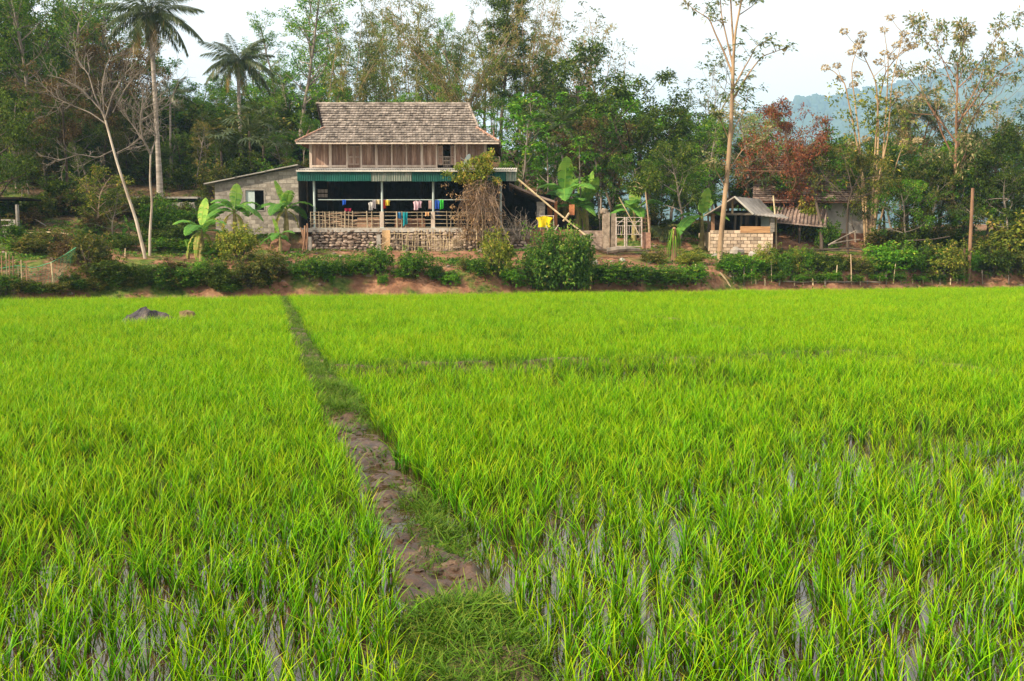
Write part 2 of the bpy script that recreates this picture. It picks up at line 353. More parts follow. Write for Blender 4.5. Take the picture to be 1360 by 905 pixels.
ro = N(nt, 'ShaderNodeMapRange'); ro.inputs[3].default_value = 0.92; ro.inputs[4].default_value = 0.36; L.new(at.outputs['Fac'], ro.inputs[0]); L.new(ro.outputs[0], bs.inputs['Roughness'])
bp = N(nt, 'ShaderNodeBump', i_Strength=0.8, i_Distance=0.03); L.new(nz.outputs[0], bp.inputs['Height']); L.new(bp.outputs[0], bs.inputs['Normal']); L.new(bs.outputs[0], out.inputs[0])
mb = MB(); mb.grid(np.stack([bx, by, bz], -1), tint=muddy.ravel())
struct(mb.build('path', bm_, smooth=True))

# two low cross bunds between paddies
def polyline_bund(name, pix, w, h):
    pts = [flat(a, b, 0.0) for a, b in pix]
    dense = []
    for a, b in zip(pts[:-1], pts[1:]):
        k = max(2, int((b - a).length / 0.25))
        dense += [a.lerp(b, i / k) for i in range(k)]
    d = np.array([tuple(p) for p in dense]); t = np.gradient(d, axis=0); n = np.stack([-t[:, 1], t[:, 0]], 1); n /= np.linalg.norm(n, axis=1)[:, None]
    off = np.linspace(-w, w, 7); hh = np.array([-0.1, 0.3, 0.9, 1, 0.9, 0.3, -0.1]) * h
    g = np.zeros((len(d), 7, 3))
    g[:, :, 0] = d[:, None, 0] + n[:, None, 0] * off; g[:, :, 1] = d[:, None, 1] + n[:, None, 1] * off
    g[:, :, 2] = hh[None, :] + 0.03 * bumps(g[:, :, 0], g[:, :, 1], 3.0)
    mb = MB(); mb.grid(g, tint=0.2); struct(mb.build(name, bm_, smooth=True)); return d
CROSS = polyline_bund('paddy_bund', [(425, 497), (520, 494), (620, 490), (740, 486), (860, 483), (960, 483), (1060, 474), (1130, 474), (1230, 488), (1360, 506)], 0.22, 0.12)
CROSS2 = polyline_bund('paddy_bund', [(760, 404), (860, 424), (930, 437), (1010, 447)], 0.22, 0.14)

# far wooded hill beyond the valley, seen through the haze
RIDGE = [(-900, 330), (300, 300), (560, 270), (760, 240), (880, 205), (960, 172), (1020, 150), (1080, 137), (1140, 126), (1200, 108), (1260, 96), (1320, 84), (1400, 78), (1500, 74), (1700, 84), (2100, 130), (2600, 200)]
HY = 2500.0
rx = np.array([P(a, b, HY).x for a, b in RIDGE]); rz = np.array([P(a, b, HY).z for a, b in RIDGE])
hxs = np.linspace(rx[0], rx[-1], 420); hv = np.linspace(0, 1, 60)
rr_ = np.interp(hxs, rx, rz)
HX, HV = np.meshgrid(hxs, hv)
zz = rr_[None, :] * sst(0, 1, HV) ** 0.8
HYY = HY - 1300 * (1 - HV) + 100 * bumps(HX / 4, HV * 300, 0.02)
zz = zz + HV * (8 * bumps(HX, HYY, 0.03) + 5 * NPR.uniform(-1, 1, HX.shape) + 36 * bumps(HX, HYY, 0.0045) * (1 - HV)) - 4.0
far_leaf = solid('far_wood', (0.012, 0.026, 0.012), (0.03, 0.055, 0.022), 0.012, bump=0, c3=(0.07, 0.09, 0.04))
mb = MB(); mb.grid(np.stack([HX, HYY, zz], -1)); mb.grid(np.stack([HX, HY + (HY - HYY), zz], -1)[::-1])
struct(mb.build('hill', far_leaf, smooth=True))
# tree crowns that roughen the hill's skin and skyline
mb = MB(); k = 9000
ii = NPR.integers(0, len(hxs), k); vv = 1 - NPR.random(k) ** 1.6
sel = (hxs[ii] > 0) & (hxs[ii] < 1900); ii = ii[sel]; vv = vv[sel]
for a, b in zip(ii, vv):
    j = int(b * 59); c = (HX[j, a], HYY[j, a], zz[j, a] + 0.5)
    s_ = NPR.uniform(5, 12); mb.blob((c[0] + NPR.uniform(-8, 8), c[1] + NPR.uniform(-8, 8), c[2]), (s_, s_, s_ * NPR.uniform(0.8, 1.5)), seed=int(a), rough=0.3, lat=4, lon=7)
hw = mb.build('hill_woods', far_leaf, smooth=True); struct(hw, 'stuff'); hw['label'] = 'blue hazy wood covering the far hill'; hw['category'] = 'wood'

# ------------------------------------------------------------------ scattering of what nobody could count
def scatter(name, pts, rot, scl, idx, meshes):
    src = bpy.data.collections.new(name + '_kinds')
    for i, me in enumerate(meshes):
        o = bpy.data.objects.new('%s_kind_%02d' % (name, i), me); src.objects.link(o)
    me = bpy.data.meshes.new(name); me.vertices.add(len(pts)); me.vertices.foreach_set('co', np.asarray(pts, np.float32).ravel())
    a = me.attributes.new('rot', 'FLOAT_VECTOR', 'POINT'); a.data.foreach_set('vector', np.asarray(rot, np.float32).ravel())
    a = me.attributes.new('scl', 'FLOAT', 'POINT'); a.data.foreach_set('value', np.asarray(scl, np.float32))
    a = me.attributes.new('idx', 'INT', 'POINT'); a.data.foreach_set('value', np.asarray(idx, np.int32))
    o = obj(name, me, kind='stuff')
    ng = bpy.data.node_groups.new(name, 'GeometryNodeTree')
    ng.interface.new_socket('Geometry', in_out='INPUT', socket_type='NodeSocketGeometry'); ng.interface.new_socket('Geometry', in_out='OUTPUT', socket_type='NodeSocketGeometry')
    nn, ll = ng.nodes, ng.links
    gi = nn.new('NodeGroupInput'); go = nn.new('NodeGroupOutput')
    ci = nn.new('GeometryNodeCollectionInfo'); ci.inputs['Collection'].default_value = src; ci.inputs['Separate Children'].default_value = True; ci.inputs['Reset Children'].default_value = True
    ip = nn.new('GeometryNodeInstanceOnPoints'); ip.inputs['Pick Instance'].default_value = True
    def na(nm, t):
        n = nn.new('GeometryNodeInputNamedAttribute'); n.data_type = t; n.inputs['Name'].default_value = nm; return n.outputs[0]
    er = nn.new('FunctionNodeEulerToRotation')
    ll.new(gi.outputs[0], ip.inputs['Points']); ll.new(ci.outputs[0], ip.inputs['Instance']); ll.new(na('idx', 'INT'), ip.inputs['Instance Index'])
    ll.new(na('rot', 'FLOAT_VECTOR'), er.inputs[0]); ll.new(er.outputs[0], ip.inputs['Rotation']); ll.new(na('scl', 'FLOAT'), ip.inputs['Scale'])
    ll.new(ip.outputs[0], go.inputs[0])
    md = o.modifiers.new('scatter', 'NODES'); md.node_group = ng
    return o

# ------------------------------------------------------------------ rice
rice, nt, out = nodes('young_rice'); L = nt.links
at = N(nt, 'ShaderNodeAttribute', attribute_name='tint'); oi = N(nt, 'ShaderNodeObjectInfo'); geo = N(nt, 'ShaderNodeNewGeometry')
nz = N(nt, 'ShaderNodeTexNoise', i_Scale=0.35, i_Detail=4.0); L.new(geo.outputs['Position'], nz.inputs['Vector'])
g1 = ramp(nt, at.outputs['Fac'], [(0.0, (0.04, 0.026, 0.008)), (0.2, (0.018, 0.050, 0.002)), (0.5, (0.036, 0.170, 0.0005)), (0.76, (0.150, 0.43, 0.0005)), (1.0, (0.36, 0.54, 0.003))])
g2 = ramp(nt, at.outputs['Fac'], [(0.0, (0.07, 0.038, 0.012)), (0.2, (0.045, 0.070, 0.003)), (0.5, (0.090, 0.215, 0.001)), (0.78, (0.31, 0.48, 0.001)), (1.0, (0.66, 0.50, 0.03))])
k1 = N(nt, 'ShaderNodeMath', operation='ADD'); L.new(nz.outputs[0], k1.inputs[0]); L.new(oi.outputs['Random'], k1.inputs[1])
k2 = N(nt, 'ShaderNodeMapRange'); k2.inputs[1].default_value = 0.65; k2.inputs[2].default_value = 1.6; L.new(k1.outputs[0], k2.inputs[0])
mx = N(nt, 'ShaderNodeMix', data_type='RGBA'); L.new(k2.outputs[0], mx.inputs[0]); L.new(g1.outputs[0], mx.inputs[6]); L.new(g2.outputs[0], mx.inputs[7])
bs = N(nt, 'ShaderNodeBsdfPrincipled', i_Roughness=0.5); bs.inputs['Specular IOR Level'].default_value = 0.12
tr = N(nt, 'ShaderNodeBsdfTranslucent'); L.new(mx.outputs[2], bs.inputs['Base Color']); L.new(mx.outputs[2], tr.inputs['Color'])
ms = N(nt, 'ShaderNodeMixShader'); ms.inputs[0].default_value = 0.34; L.new(bs.outputs[0], ms.inputs[1]); L.new(tr.outputs[0], ms.inputs[2]); L.new(ms.outputs[0], out.inputs[0])
def blades(seed, n, hmin, hmax, wid, lean, r0, segs=4, curl=0.5):
    rng = np.random.default_rng(seed); mb = MB()
    for i in range(n):
        a = rng.uniform(0, 2 * math.pi); h = rng.uniform(hmin, hmax); b = np.array((math.cos(a), math.sin(a), 0)); l = rng.uniform(*lean)
        base = np.array((rng.normal(0, r0), rng.normal(0, r0), -0.02)); cu = rng.uniform(0.15, curl)
        if rng.random() < 0.22: cu *= 1.9
        w = wid * rng.uniform(0.75, 1.2); ta = a + rng.uniform(-0.9, 0.9) + math.pi / 2; sd = np.array((math.cos(ta), math.sin(ta), 0))
        v, t = [], []
        for k in range(segs + 1):
            u = k / segs
            p = base + b * h * (l * u + cu * u ** 2.6) + np.array((0, 0, h * (u - 0.42 * cu * u ** 3)))
            ww = w * (0.55 + 0.9 * u) * (1 - u ** 2.2) + 0.0006
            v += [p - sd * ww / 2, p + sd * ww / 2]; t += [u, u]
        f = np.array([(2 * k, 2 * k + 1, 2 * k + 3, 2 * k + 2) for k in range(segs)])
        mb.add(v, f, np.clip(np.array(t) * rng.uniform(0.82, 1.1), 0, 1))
    return mb
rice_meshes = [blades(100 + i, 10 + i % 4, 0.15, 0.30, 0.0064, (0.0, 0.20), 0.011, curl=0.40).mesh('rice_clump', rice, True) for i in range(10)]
def field_points(rng):
    out_ = []
    for y0, y1, step in ((2.6, 9, 0.104), (9, 20, 0.098), (20, 54, 0.112)):
        n = int(2 * 36 * (y1 - y0) / step ** 2)
        y = np.arange(y0, y1, step)
        for yr in y:
            half = min(0.56 * yr + 5.0, 36)
            x = np.arange(-half - 0.11 * yr, half - 0.11 * yr, step); x = np.round(x / step) * step
            out_.append(np.stack([x + 0.11 * yr + rng.uniform(-.34, .34, len(x)) * step, yr + rng.uniform(-.42, .42, len(x)) * step], 1))
    p = np.concatenate(out_)
    l, r_ = bund_lr(p[:, 1])
    jt = rng.normal(0, 0.035, len(p)); keep = (p[:, 0] < l + jt) | (p[:, 0] > r_ + jt)
    keep &= p[:, 1] < edge_y(p[:, 0]) - 0.1
    for line, w, pr in ((CROSS, 0.17, 0.0), (CROSS2, 0.13, 0.35)):
        lx, ly = line[:, 0], line[:, 1]; o_ = np.argsort(lx)
        yy_ = np.interp(p[:, 0], lx[o_], ly[o_], left=-99, right=-99)
        keep &= (np.abs(p[:, 1] - yy_) > w) | (rng.random(len(p)) < pr)
        if pr == 0: keep &= (p[:, 1] > yy_) | (p[:, 1] < yy_ - 1.3) | (rng.random(len(p)) < 0.5 - 0.25 * bumps(p[:, 0], p[:, 1], 1.1))
    n1 = 0.5 + 0.5 * bumps(p[:, 0] + 4, p[:, 1], 0.5); n2 = 0.5 + 0.5 * bumps(p[:, 0], p[:, 1] + 7, 1.4)
    thin = 0.08 + 0.42 * n1 * n2 + 0.10 * (1 - sst(4.5, 10, p[:, 1]))
    # a poorer, browner patch this side of the cross bund
    thin += 0.55 * np.exp(-((p[:, 0] - 2.2) / 2.6) ** 2 - ((p[:, 1] - 14.5) / 1.3) ** 2) + 0.30 * np.exp(-((p[:, 0] - 4.5) / 2.5) ** 2 - ((p[:, 1] - 9) / 2) ** 2)
    keep &= rng.random(len(p)) > thin
    return p[keep], (n1 * n2)[keep]
rng = np.random.default_rng(3)
rp, rn = field_points(rng)
ROCKS = [(flat(195, 431, 0.0), 0.78), (flat(249, 428, 0.0), 0.3)]
for c, r_ in ROCKS:
    k_ = np.hypot((rp[:, 0] - c.x), (rp[:, 1] - c.y) * 1.3) > r_ * 0.85; rp, rn = rp[k_], rn[k_]
scl = 1.12 * rng.uniform(0.76, 1.14, len(rp)) * (0.9 + 0.22 * (1 - rn)) * (1 + 0.10 * sst(10, 30, rp[:, 1]))
yaw = rng.uniform(0, 2 * math.pi, len(rp)); tl = rng.normal(0, 0.07, (len(rp), 2))
idx = rng.integers(0, len(rice_meshes), len(rp))
rot = np.stack([tl[:, 0], tl[:, 1] + 0.02, yaw], 1)
inv = np.abs(rp[:, 0]) < 0.5 * rp[:, 1]
order = np.argsort(np.where(inv & (rp[:, 1] > 4.05), rp[:, 1], 1e6))[:300]
near = np.zeros(len(rp), bool); near[order] = True
far_i = np.nonzero(~near)[0]
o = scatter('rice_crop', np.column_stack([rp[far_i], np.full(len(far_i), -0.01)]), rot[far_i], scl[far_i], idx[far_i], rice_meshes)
o['label'] = 'bright lime green young rice filling the flooded paddies'; o['category'] = 'rice'
for i in order:
    q = obj('rice_clump', rice_meshes[idx[i]], None, (rp[i, 0], rp[i, 1], -0.01), tuple(rot[i]), float(scl[i]))
    tag(q, 'tuft of young green rice standing in water along the bottom edge of the photo', 'rice plant', 'rice tufts nearest the camera')

# short grass over the bund, matted and darker than the rice
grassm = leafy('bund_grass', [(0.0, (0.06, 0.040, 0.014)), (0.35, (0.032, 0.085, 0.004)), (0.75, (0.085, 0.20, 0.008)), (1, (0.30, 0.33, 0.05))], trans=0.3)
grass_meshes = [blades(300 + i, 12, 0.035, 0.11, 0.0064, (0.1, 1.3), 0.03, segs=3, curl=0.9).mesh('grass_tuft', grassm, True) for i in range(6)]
gp = []
for yr in np.concatenate([np.arange(2.2, 8, 0.024), np.arange(8, 16, 0.04), np.arange(16, bund_y[-1], 0.07)]):
    l, r_ = bund_lr(yr); dx = 0.026 if yr < 8 else 0.04 if yr < 16 else 0.06
    x = np.arange(l - 0.03, r_ + 0.03, dx); x = x + rng.uniform(-.5, .5, len(x)) * dx; y = yr + rng.uniform(-.02, .02, len(x))
    z, md_ = bund_z(x, y); u = (x - l) / (r_ - l)
    patch = 0.5 + 0.5 * bumps(x, y, 2.2) ; 
    p_ = (1 - md_) * np.clip(0.28 + 1.0 * patch - 0.22 * sst(10, 16, y) - (1 - sst(6, 8, y)) * 0.45 * sst(0.45, 0.75, 0.5 + 0.5 * bumps(x + 2, y, 5.0)), 0.34, 1) + md_ * 0.8 * sst(0.4, 0.9, u) * sst(0.35, 0.75, patch) + md_ * 0.10 * sst(0.4, 0.7, 0.5 + 0.5 * bumps(x, y, 4.5))
    k_ = rng.random(len(x)) < p_ * 0.95
    gp.append(np.stack([x, y, z - 0.004], 1)[k_])
for line in (CROSS, CROSS2):
    for q in line:
        for _ in range(22): gp.append(np.array([[q[0] + rng.normal(0, .13), q[1] + rng.normal(0, .10), 0.09]]))
gp = np.concatenate(gp); k = len(gp)
o = scatter('bund_grass', gp, np.stack([rng.normal(0, .25, k), rng.normal(0, .25, k), rng.uniform(0, 6.28, k)], 1), rng.uniform(0.6, 1.25, k) * np.where(gp[:, 1] > 16, 1.15, np.where(gp[:, 1] > 8, 1.3, 1.1)) * (0.75 + 0.5 * (0.5 + 0.5 * bumps(gp[:, 0], gp[:, 1], 3.1))), rng.integers(0, 6, k), grass_meshes)
o['label'] = 'short matted green grass growing over the bunds'; o['category'] = 'grass'
# clods of mud standing out of the slumped part of the bund
mb = MB()
for i in range(520):
    y = rng.uniform(MUD0 - 0.2, MUD1); l, r_ = bund_lr(y); x = rng.uniform(l, r_); z, _ = bund_z(np.array(x), np.array(y)); s_ = 0.006 + 0.026 * rng.random() ** 2.5
    mb.blob((x, y, float(z)), (s_ * 1.3, s_, s_ * 0.7), seed=i, rough=0.35, lat=3, lon=6, tint=0.8)
o = mb.build('mud_clods', bm_); struct(o, 'stuff'); o['label'] = 'wet brown clods of mud on the slumped bund'; o['category'] = 'mud'
# the rock in the left paddy and the little mound beside it
rockm = solid('wet_rock', (0.010, 0.010, 0.013), (0.028, 0.024, 0.028), 3.5, rough=0.55, bump=1.0, c3=(0.12, 0.095, 0.08))
c = ROCKS[0][0]; mb = MB()
prof = [(-0.72, 0.05), (-0.6, 0.17), (-0.42, 0.33), (-0.18, 0.45), (0.0, 0.49), (0.14, 0.46), (0.30, 0.37), (0.5, 0.33), (0.68, 0.27), (0.78, 0.05)]
g = []
for i, (x, h) in enumerate(prof):
    row = []
    for j in range(9):
        t = -1 + j / 4; hh = h * max(0, 1 - abs(t) ** 1.7) * (1 + 0.15 * math.sin(i * 2.1 + j * 1.7)); row.append((c.x + x + 0.04 * math.sin(j * 3 + i), c.y + t * (0.16 + 0.55 * h) + 0.03 * math.sin(i * 4 + j), hh - 0.05))
    g.append(row)
mb.grid(g); rk = mb.build('rock', rockm)
tag(rk, 'dark wet rock with a pale flank rising out of the left rice paddy', 'rock')
c = ROCKS[1][0]; mb = MB(); mb.blob((c.x, c.y, 0.08), (0.28, 0.2, 0.2), seed=4, rough=0.3, lat=5, lon=9)
rk = mb.build('earth_clod', solid('dry_clod', (0.10, 0.075, 0.03), (0.22, 0.16, 0.07), 6, bump=0.6)); tag(rk, 'small brown lump of earth in the rice just beyond the dark rock', 'earth')

# ------------------------------------------------------------------ the stilt house
M_TILE = solid('weathered_shingle', (0.085, 0.070, 0.060), (0.24, 0.205, 0.178), 2.6, bump=0.5, c3=(0.34, 0.30, 0.265), tintmix=1.0)
M_UNDER = solid('roof_underside', (0.10, 0.045, 0.03), (0.17, 0.08, 0.05), 3, bump=0.3)
M_PLANK = solid('weathered_plank', (0.085, 0.050, 0.036), (0.23, 0.145, 0.108), 2.2, bump=0.5, stretch=(3, 3, 0.35), c3=(0.36, 0.27, 0.22), objrand=0.6)
M_POST = solid('pale_plank', (0.34, 0.27, 0.22), (0.50, 0.43, 0.37), 2.5, bump=0.4, stretch=(2, 2, 0.4), objrand=0.3)
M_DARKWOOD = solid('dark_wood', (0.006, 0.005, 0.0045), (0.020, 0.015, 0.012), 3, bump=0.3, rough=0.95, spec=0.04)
M_GREEN = solid('green_metal', (0.004, 0.058, 0.048), (0.008, 0.10, 0.08), 1.2, rough=0.45, bump=0.05, objrand=0.2)
M_PALEMETAL = solid('faded_metal', (0.40, 0.38, 0.34), (0.58, 0.55, 0.50), 2.0, rough=0.5, bump=0.1)
M_FADED = solid('faded_green_metal', (0.06, 0.13, 0.10), (0.27, 0.28, 0.24), 5.0, rough=0.5, bump=0.1, stretch=(4, 1, .3))
M_SHUT = solid('shutter_wood', (0.19, 0.135, 0.105), (0.33, 0.255, 0.21), 2.5, bump=0.4, stretch=(2, 2, 0.4), objrand=0.3)
M_STEEL = solid('painted_steel', (0.30, 0.38, 0.38), (0.42, 0.50, 0.49), 4.0, rough=0.5, bump=0.05)
M_CONC = solid('concrete', (0.20, 0.185, 0.165), (0.36, 0.335, 0.30), 2.5, bump=0.4, objrand=0.5)
M_BLOCK = solid('grey_block', (0.19, 0.17, 0.148), (0.31, 0.28, 0.245), 5, bump=0.5, objrand=0.55)
M_WARMBLOCK = solid('tan_block', (0.36, 0.27, 0.19), (0.56, 0.44, 0.33), 5, bump=0.5, objrand=0.7)
M_MORTAR = solid('mortar', (0.15, 0.13, 0.11), (0.24, 0.21, 0.18), 6, bump=0.5)
M_STONE = solid('field_stone', (0.10, 0.07, 0.055), (0.25, 0.19, 0.15), 4, bump=0.7, c3=(0.44, 0.36, 0.30), objrand=0.9)
M_OLDSHEET = solid('old_grey_sheet', (0.16, 0.15, 0.14), (0.34, 0.32, 0.30), 1.5, rough=0.6, bump=0.2)
M_RUST = solid('rusty_plate', (0.20, 0.07, 0.03), (0.42, 0.17, 0.07), 3, bump=0.4)
M_OLDTILE = solid('old_roof_tile', (0.10, 0.07, 0.06), (0.24, 0.17, 0.14), 3, bump=0.4, c3=(0.34, 0.27, 0.23), tintmix=0.9)
M_RAIL = solid('old_bamboo', (0.20, 0.155, 0.10), (0.40, 0.33, 0.23), 3.0, rough=0.7, bump=0.2, objrand=0.4)
def cloth(name, c, c2=None):
    return solid(name, tuple(0.7 * x for x in c), c, 6, rough=0.9, bump=0.3, spec=0.1, objrand=0.1) if c2 is None else solid(name, c, c2, 12, rough=0.9, bump=0.3, spec=0.1)

HL, HR, YF, YB = P(412, 205, 51.0).x, P(645, 205, 51.0).x, 51.0, 56.2
FLOOR = 3.05
house = thing('stilt_house', 'wooden stilt house with a shingle roof above an open ground floor and green canopy', 'house', (0.5 * (HL + HR), 52, FLOOR - 0.05))
def hpart(name, mb, mat, smooth=False, kind=None, label=None, parent=None):
    o = mb.build(name, mat, None, smooth)
    o.parent = parent or house
    o.location = -house.location if parent is None else (0, 0, 0)
    if kind: o['kind'] = kind
    if label: o['label'] = label
    return o
EL, ER = P(393, 188, 50.0), P(663, 191, 50.0)
ze = 0.5 * (EL.z + ER.z); EL.z = ER.z = ze
BL, BR = P(431, 170, 51.8), P(633, 172, 51.8); zb = 0.5 * (BL.z + BR.z); BL.z = BR.z = zb
RL, RR = P(421, 138.5, 53.6), P(622, 140, 53.6); zr = 0.5 * (RL.z + RR.z); RL.z = RR.z = zr
def back(p): return Vector((p.x, 107.2 - p.y, p.z))
ELb, ERb, BLb, BRb = back(EL), back(ER), back(BL), back(BR)
# under-roof boards (two skins so that the underside and the gable are solid)
mb = MB()
q = [EL, ER, BR, BL, RR, RL, ELb, ERb, BRb, BLb]
GLf, GRf = Vector((BL.x - 0.1, BL.y, BL.z)), Vector((BR.x + 0.1, BR.y, BR.z))
vv = [tuple(p) for p in q] + [tuple(GLf), tuple(GRf), tuple(back(GLf)), tuple(back(GRf))]
fc = [(0, 1, 2, 3), (10, 11, 4, 5), (7, 6, 9, 8), (13, 12, 5, 4), (6, 0, 3, 9), (1, 7, 8, 2), (9, 3, 5), (2, 8, 4)]
mb.add(vv, fc); hpart('roof_boarding', mb, M_UNDER)
# shingles
mb = MB(); rngt = np.random.default_rng(21)
def lay(a0, b0, a1, b1, rows, tw, rng):
    """rows of shingles over the quad a0-b0 (low edge) a1-b1 (high edge)"""
    a0, b0, a1, b1 = (np.array(tuple(p)) for p in (a0, b0, a1, b1))
    up = (a1 + b1 - a0 - b0); along = b0 - a0; along /= np.linalg.norm(along); up = up - along * up.dot(along); up /= np.linalg.norm(up); nrm = np.cross(along, up)
    if nrm[2] < 0: nrm = -nrm
    for r_ in range(rows):
        u0, u1 = r_ / rows, (r_ + 1.12) / rows
        A, B = a0 + (a1 - a0) * u0, b0 + (b1 - b0) * u0
        ln = np.linalg.norm(B - A); n = int(ln / tw); h = np.linalg.norm((a1 + b1 - a0 - b0) / 2) * 1.12 / rows
        off = (r_ % 2) * 0.5
        for i in range(-1, n + 1):
            s0 = (i + off + rng.uniform(-.05, .05)) * tw; s1 = s0 + tw * rng.uniform(0.86, 0.97)
            s0, s1 = max(0, s0), min(ln, s1)
            if s1 - s0 < tw * 0.25: continue
            l0 = 0.066 + rng.uniform(0, 0.03); l1 = 0.014
            d = up * (h + rng.uniform(-.03, .0)); dn = -up * rng.uniform(0, 0.03)
            p = [A + along * s0 + dn + nrm * (l0 - 0.045), A + along * s1 + dn + nrm * (l0 - 0.045), A + along * s0 + dn + nrm * l0, A + along * s1 + dn + nrm * (l0 + rng.uniform(-.008, .008)),
                 A + along * s0 + d + nrm * l1, A + along * s1 + d + nrm * l1]
            mb.add(p, [(0, 1, 3, 2), (2, 3, 5, 4), (0, 2, 4), (1, 5, 3)], np.clip(rng.normal(0.5, 0.22), 0, 1))
lay(EL, ER, BL, BR, 6, 0.145, rngt); lay(GLf, GRf, RL, RR, 10, 0.145, rngt)
lay(ELb, EL, BLb, BL, 6, 0.22, rngt); lay(ER, ERb, BR, BRb, 6, 0.22, rngt)
lay(ERb, ELb, BRb, BLb, 6, 0.4, rngt); lay(back(GRf), back(GLf), RR, RL, 8, 0.4, rngt)
hpart('roof_shingles', mb, M_TILE, kind='stuff', label='weathered shingles in courses over the whole roof')
def capline(a, b, n, w):
    mb = MB()
    for i in range(n):
        p, q_ = a.lerp(b, i / n), a.lerp(b, (i + 1.1) / n); up = Vector((0, 0, 0.05 + 0.012 * RND.random()))
        mb.tube([p + up, q_ + up * 0.8], [w, w * 0.85], 7, tint=RND.uniform(.2, .8))
    return mb
hpart('ridge_cap', capline(RL + Vector((-.05, 0, 0)), RR + Vector((.05, 0, 0)), 26, 0.085), M_TILE)
M_CAP = solid('ridge_tile', (0.20, 0.11, 0.08), (0.36, 0.22, 0.16), 4, bump=0.4)
for a, b in ((EL, BL), (ER, BR)): hpart('hip_cap', capline(a, b, 8, 0.08), M_CAP)
for a, b in ((GLf, RL), (GRf, RR)): hpart('gable_edge', capline(a, b, 9, 0.07), M_TILE if a is GRf else M_DARKWOOD)
mb = MB(); mb.box(((EL.x + ER.x) / 2, 50.0 + 0.02, ze - 0.035), (ER.x - EL.x, 0.05, 0.07)); hpart('eave_board', mb, M_POST)
mb = MB()
for i in range(24):
    x = EL.x + 0.3 + i * (ER.x - EL.x - 0.6) / 23; mb.tube([(x, 50.05, ze - 0.07), (x, 51.7, zb - 0.1)], 0.035, 4)
hpart('rafters', mb, M_UNDER, kind='stuff')

# upper storey: planks, posts, shutters
UZ0, UZ1 = P(500, 223, YF).z - 0.15, ze + 0.25
def X(px, Y=YF): return P(px, 210, Y).x
posts_px = [413, 439, 461, 480, 500, 520.5, 540, 560.5, 580, 604.5, 620, 644.5]
for px in posts_px:
    mb = MB(); w = 0.13 if px in (413, 439, 500, 560.5, 644.5) else 0.075
    mb.box((X(px), YF - 0.03, (UZ0 + UZ1) / 2), (w, 0.12, UZ1 - UZ0)); hpart('wall_post', mb, M_POST)
gaps = [(463, 478), (588, 598)]
for a, b in zip(posts_px[:-1], posts_px[1:]):
    if a == 461 or a == 580: continue
    n = max(2, round((X(b) - X(a)) / 0.24)); w = (X(b) - X(a)) / n
    for i in range(n):
        mb = MB(); dz = RND.uniform(0, .04)
        mb.box((X(a) + (i + .5) * w, YF + 0.03 + RND.uniform(0, .018), (UZ0 + UZ1) / 2 + dz / 2), (w - 0.014, 0.03, UZ1 - UZ0 - dz)); hpart('plank', mb, M_PLANK)
mb = MB(); mb.box((HL + 0.03, (YF + YB) / 2, (UZ0 + UZ1) / 2), (0.06, YB - YF, UZ1 - UZ0)); mb.box((HR - 0.03, (YF + YB) / 2, (UZ0 + UZ1) / 2), (0.06, YB - YF, UZ1 - UZ0)); mb.box(((HL + HR) / 2, YB, (UZ0 + UZ1) / 2), (HR - HL, 0.06, UZ1 - UZ0))
hpart('upper_wall', mb, M_PLANK)
mb = MB(); mb.box(((HL + HR) / 2, (YF + 0.08 + YB) / 2, UZ0 + 0.06), (HR - HL - 0.14, YB - YF - 0.1, 0.12)); hpart('upper_floor', mb, M_DARKWOOD)
for a, b in ((412, 461), (480, 580), (604, 645)):
    mb = MB(); mb.box(((X(a) + X(b)) / 2, YF - 0.06, UZ0 + 0.22), (X(b) - X(a), 0.05, 0.11)); hpart('sill_board', mb, M_POST)
def shutter(px0, px1, y, rot=0):
    x0, x1 = X(px0), X(px1); w = x1 - x0; mb = MB(); z0, z1 = UZ0 + 0.28, UZ1 - 0.3; h = z1 - z0
    for sx in (-1, 1): mb.box((sx * (w / 2 - 0.03), 0, h / 2), (0.06, 0.04, h))
    for zz_ in (0.04, h * 0.42, h - 0.04): mb.box((0, 0, zz_), (w - 0.125, 0.04, 0.08))
    o = mb.build('shutter', M_SHUT, house); o.location = Vector((x0 + w / 2, y, z0)) - house.location; o.rotation_euler = (0, 0, rot)
    mb = MB(); mb.box((0, 0.008, h * 0.21 + 0.01), (w - 0.13, 0.015, h * 0.42 - 0.14)); mb.box((0, 0.008, h * 0.71), (w - 0.13, 0.015, h * 0.58 - 0.14)); mb.build('panel', M_PLANK, o)
shutter(462.2, 470.2, YF - 0.02); shutter(470.8, 478.8, YF - 0.02)
shutter(581.5, 588.5, YF - 0.02); shutter(598.5, 603.8, YF - 0.05, 0.12)
mb = MB(); mb.box(((X(461) + X(480)) / 2, YF + 0.06, (UZ0 + UZ1) / 2), (X(480) - X(461), 0.03, UZ1 - UZ0)); hpart('panel', mb, M_PLANK)
mb = MB()
for z_ in (0.3, 0.5, 0.7): mb.tube([(X(588.5), YF, UZ0 + z_), (X(598), YF, UZ0 + z_)], 0.018, 5)
for x_ in np.linspace(X(589.5), X(597.5), 4): mb.tube([(x_, YF + 0.02, UZ0 + 0.15), (x_, YF + 0.02, UZ0 + 0.7)], 0.014, 5)
hpart('window_rail', mb, M_POST)

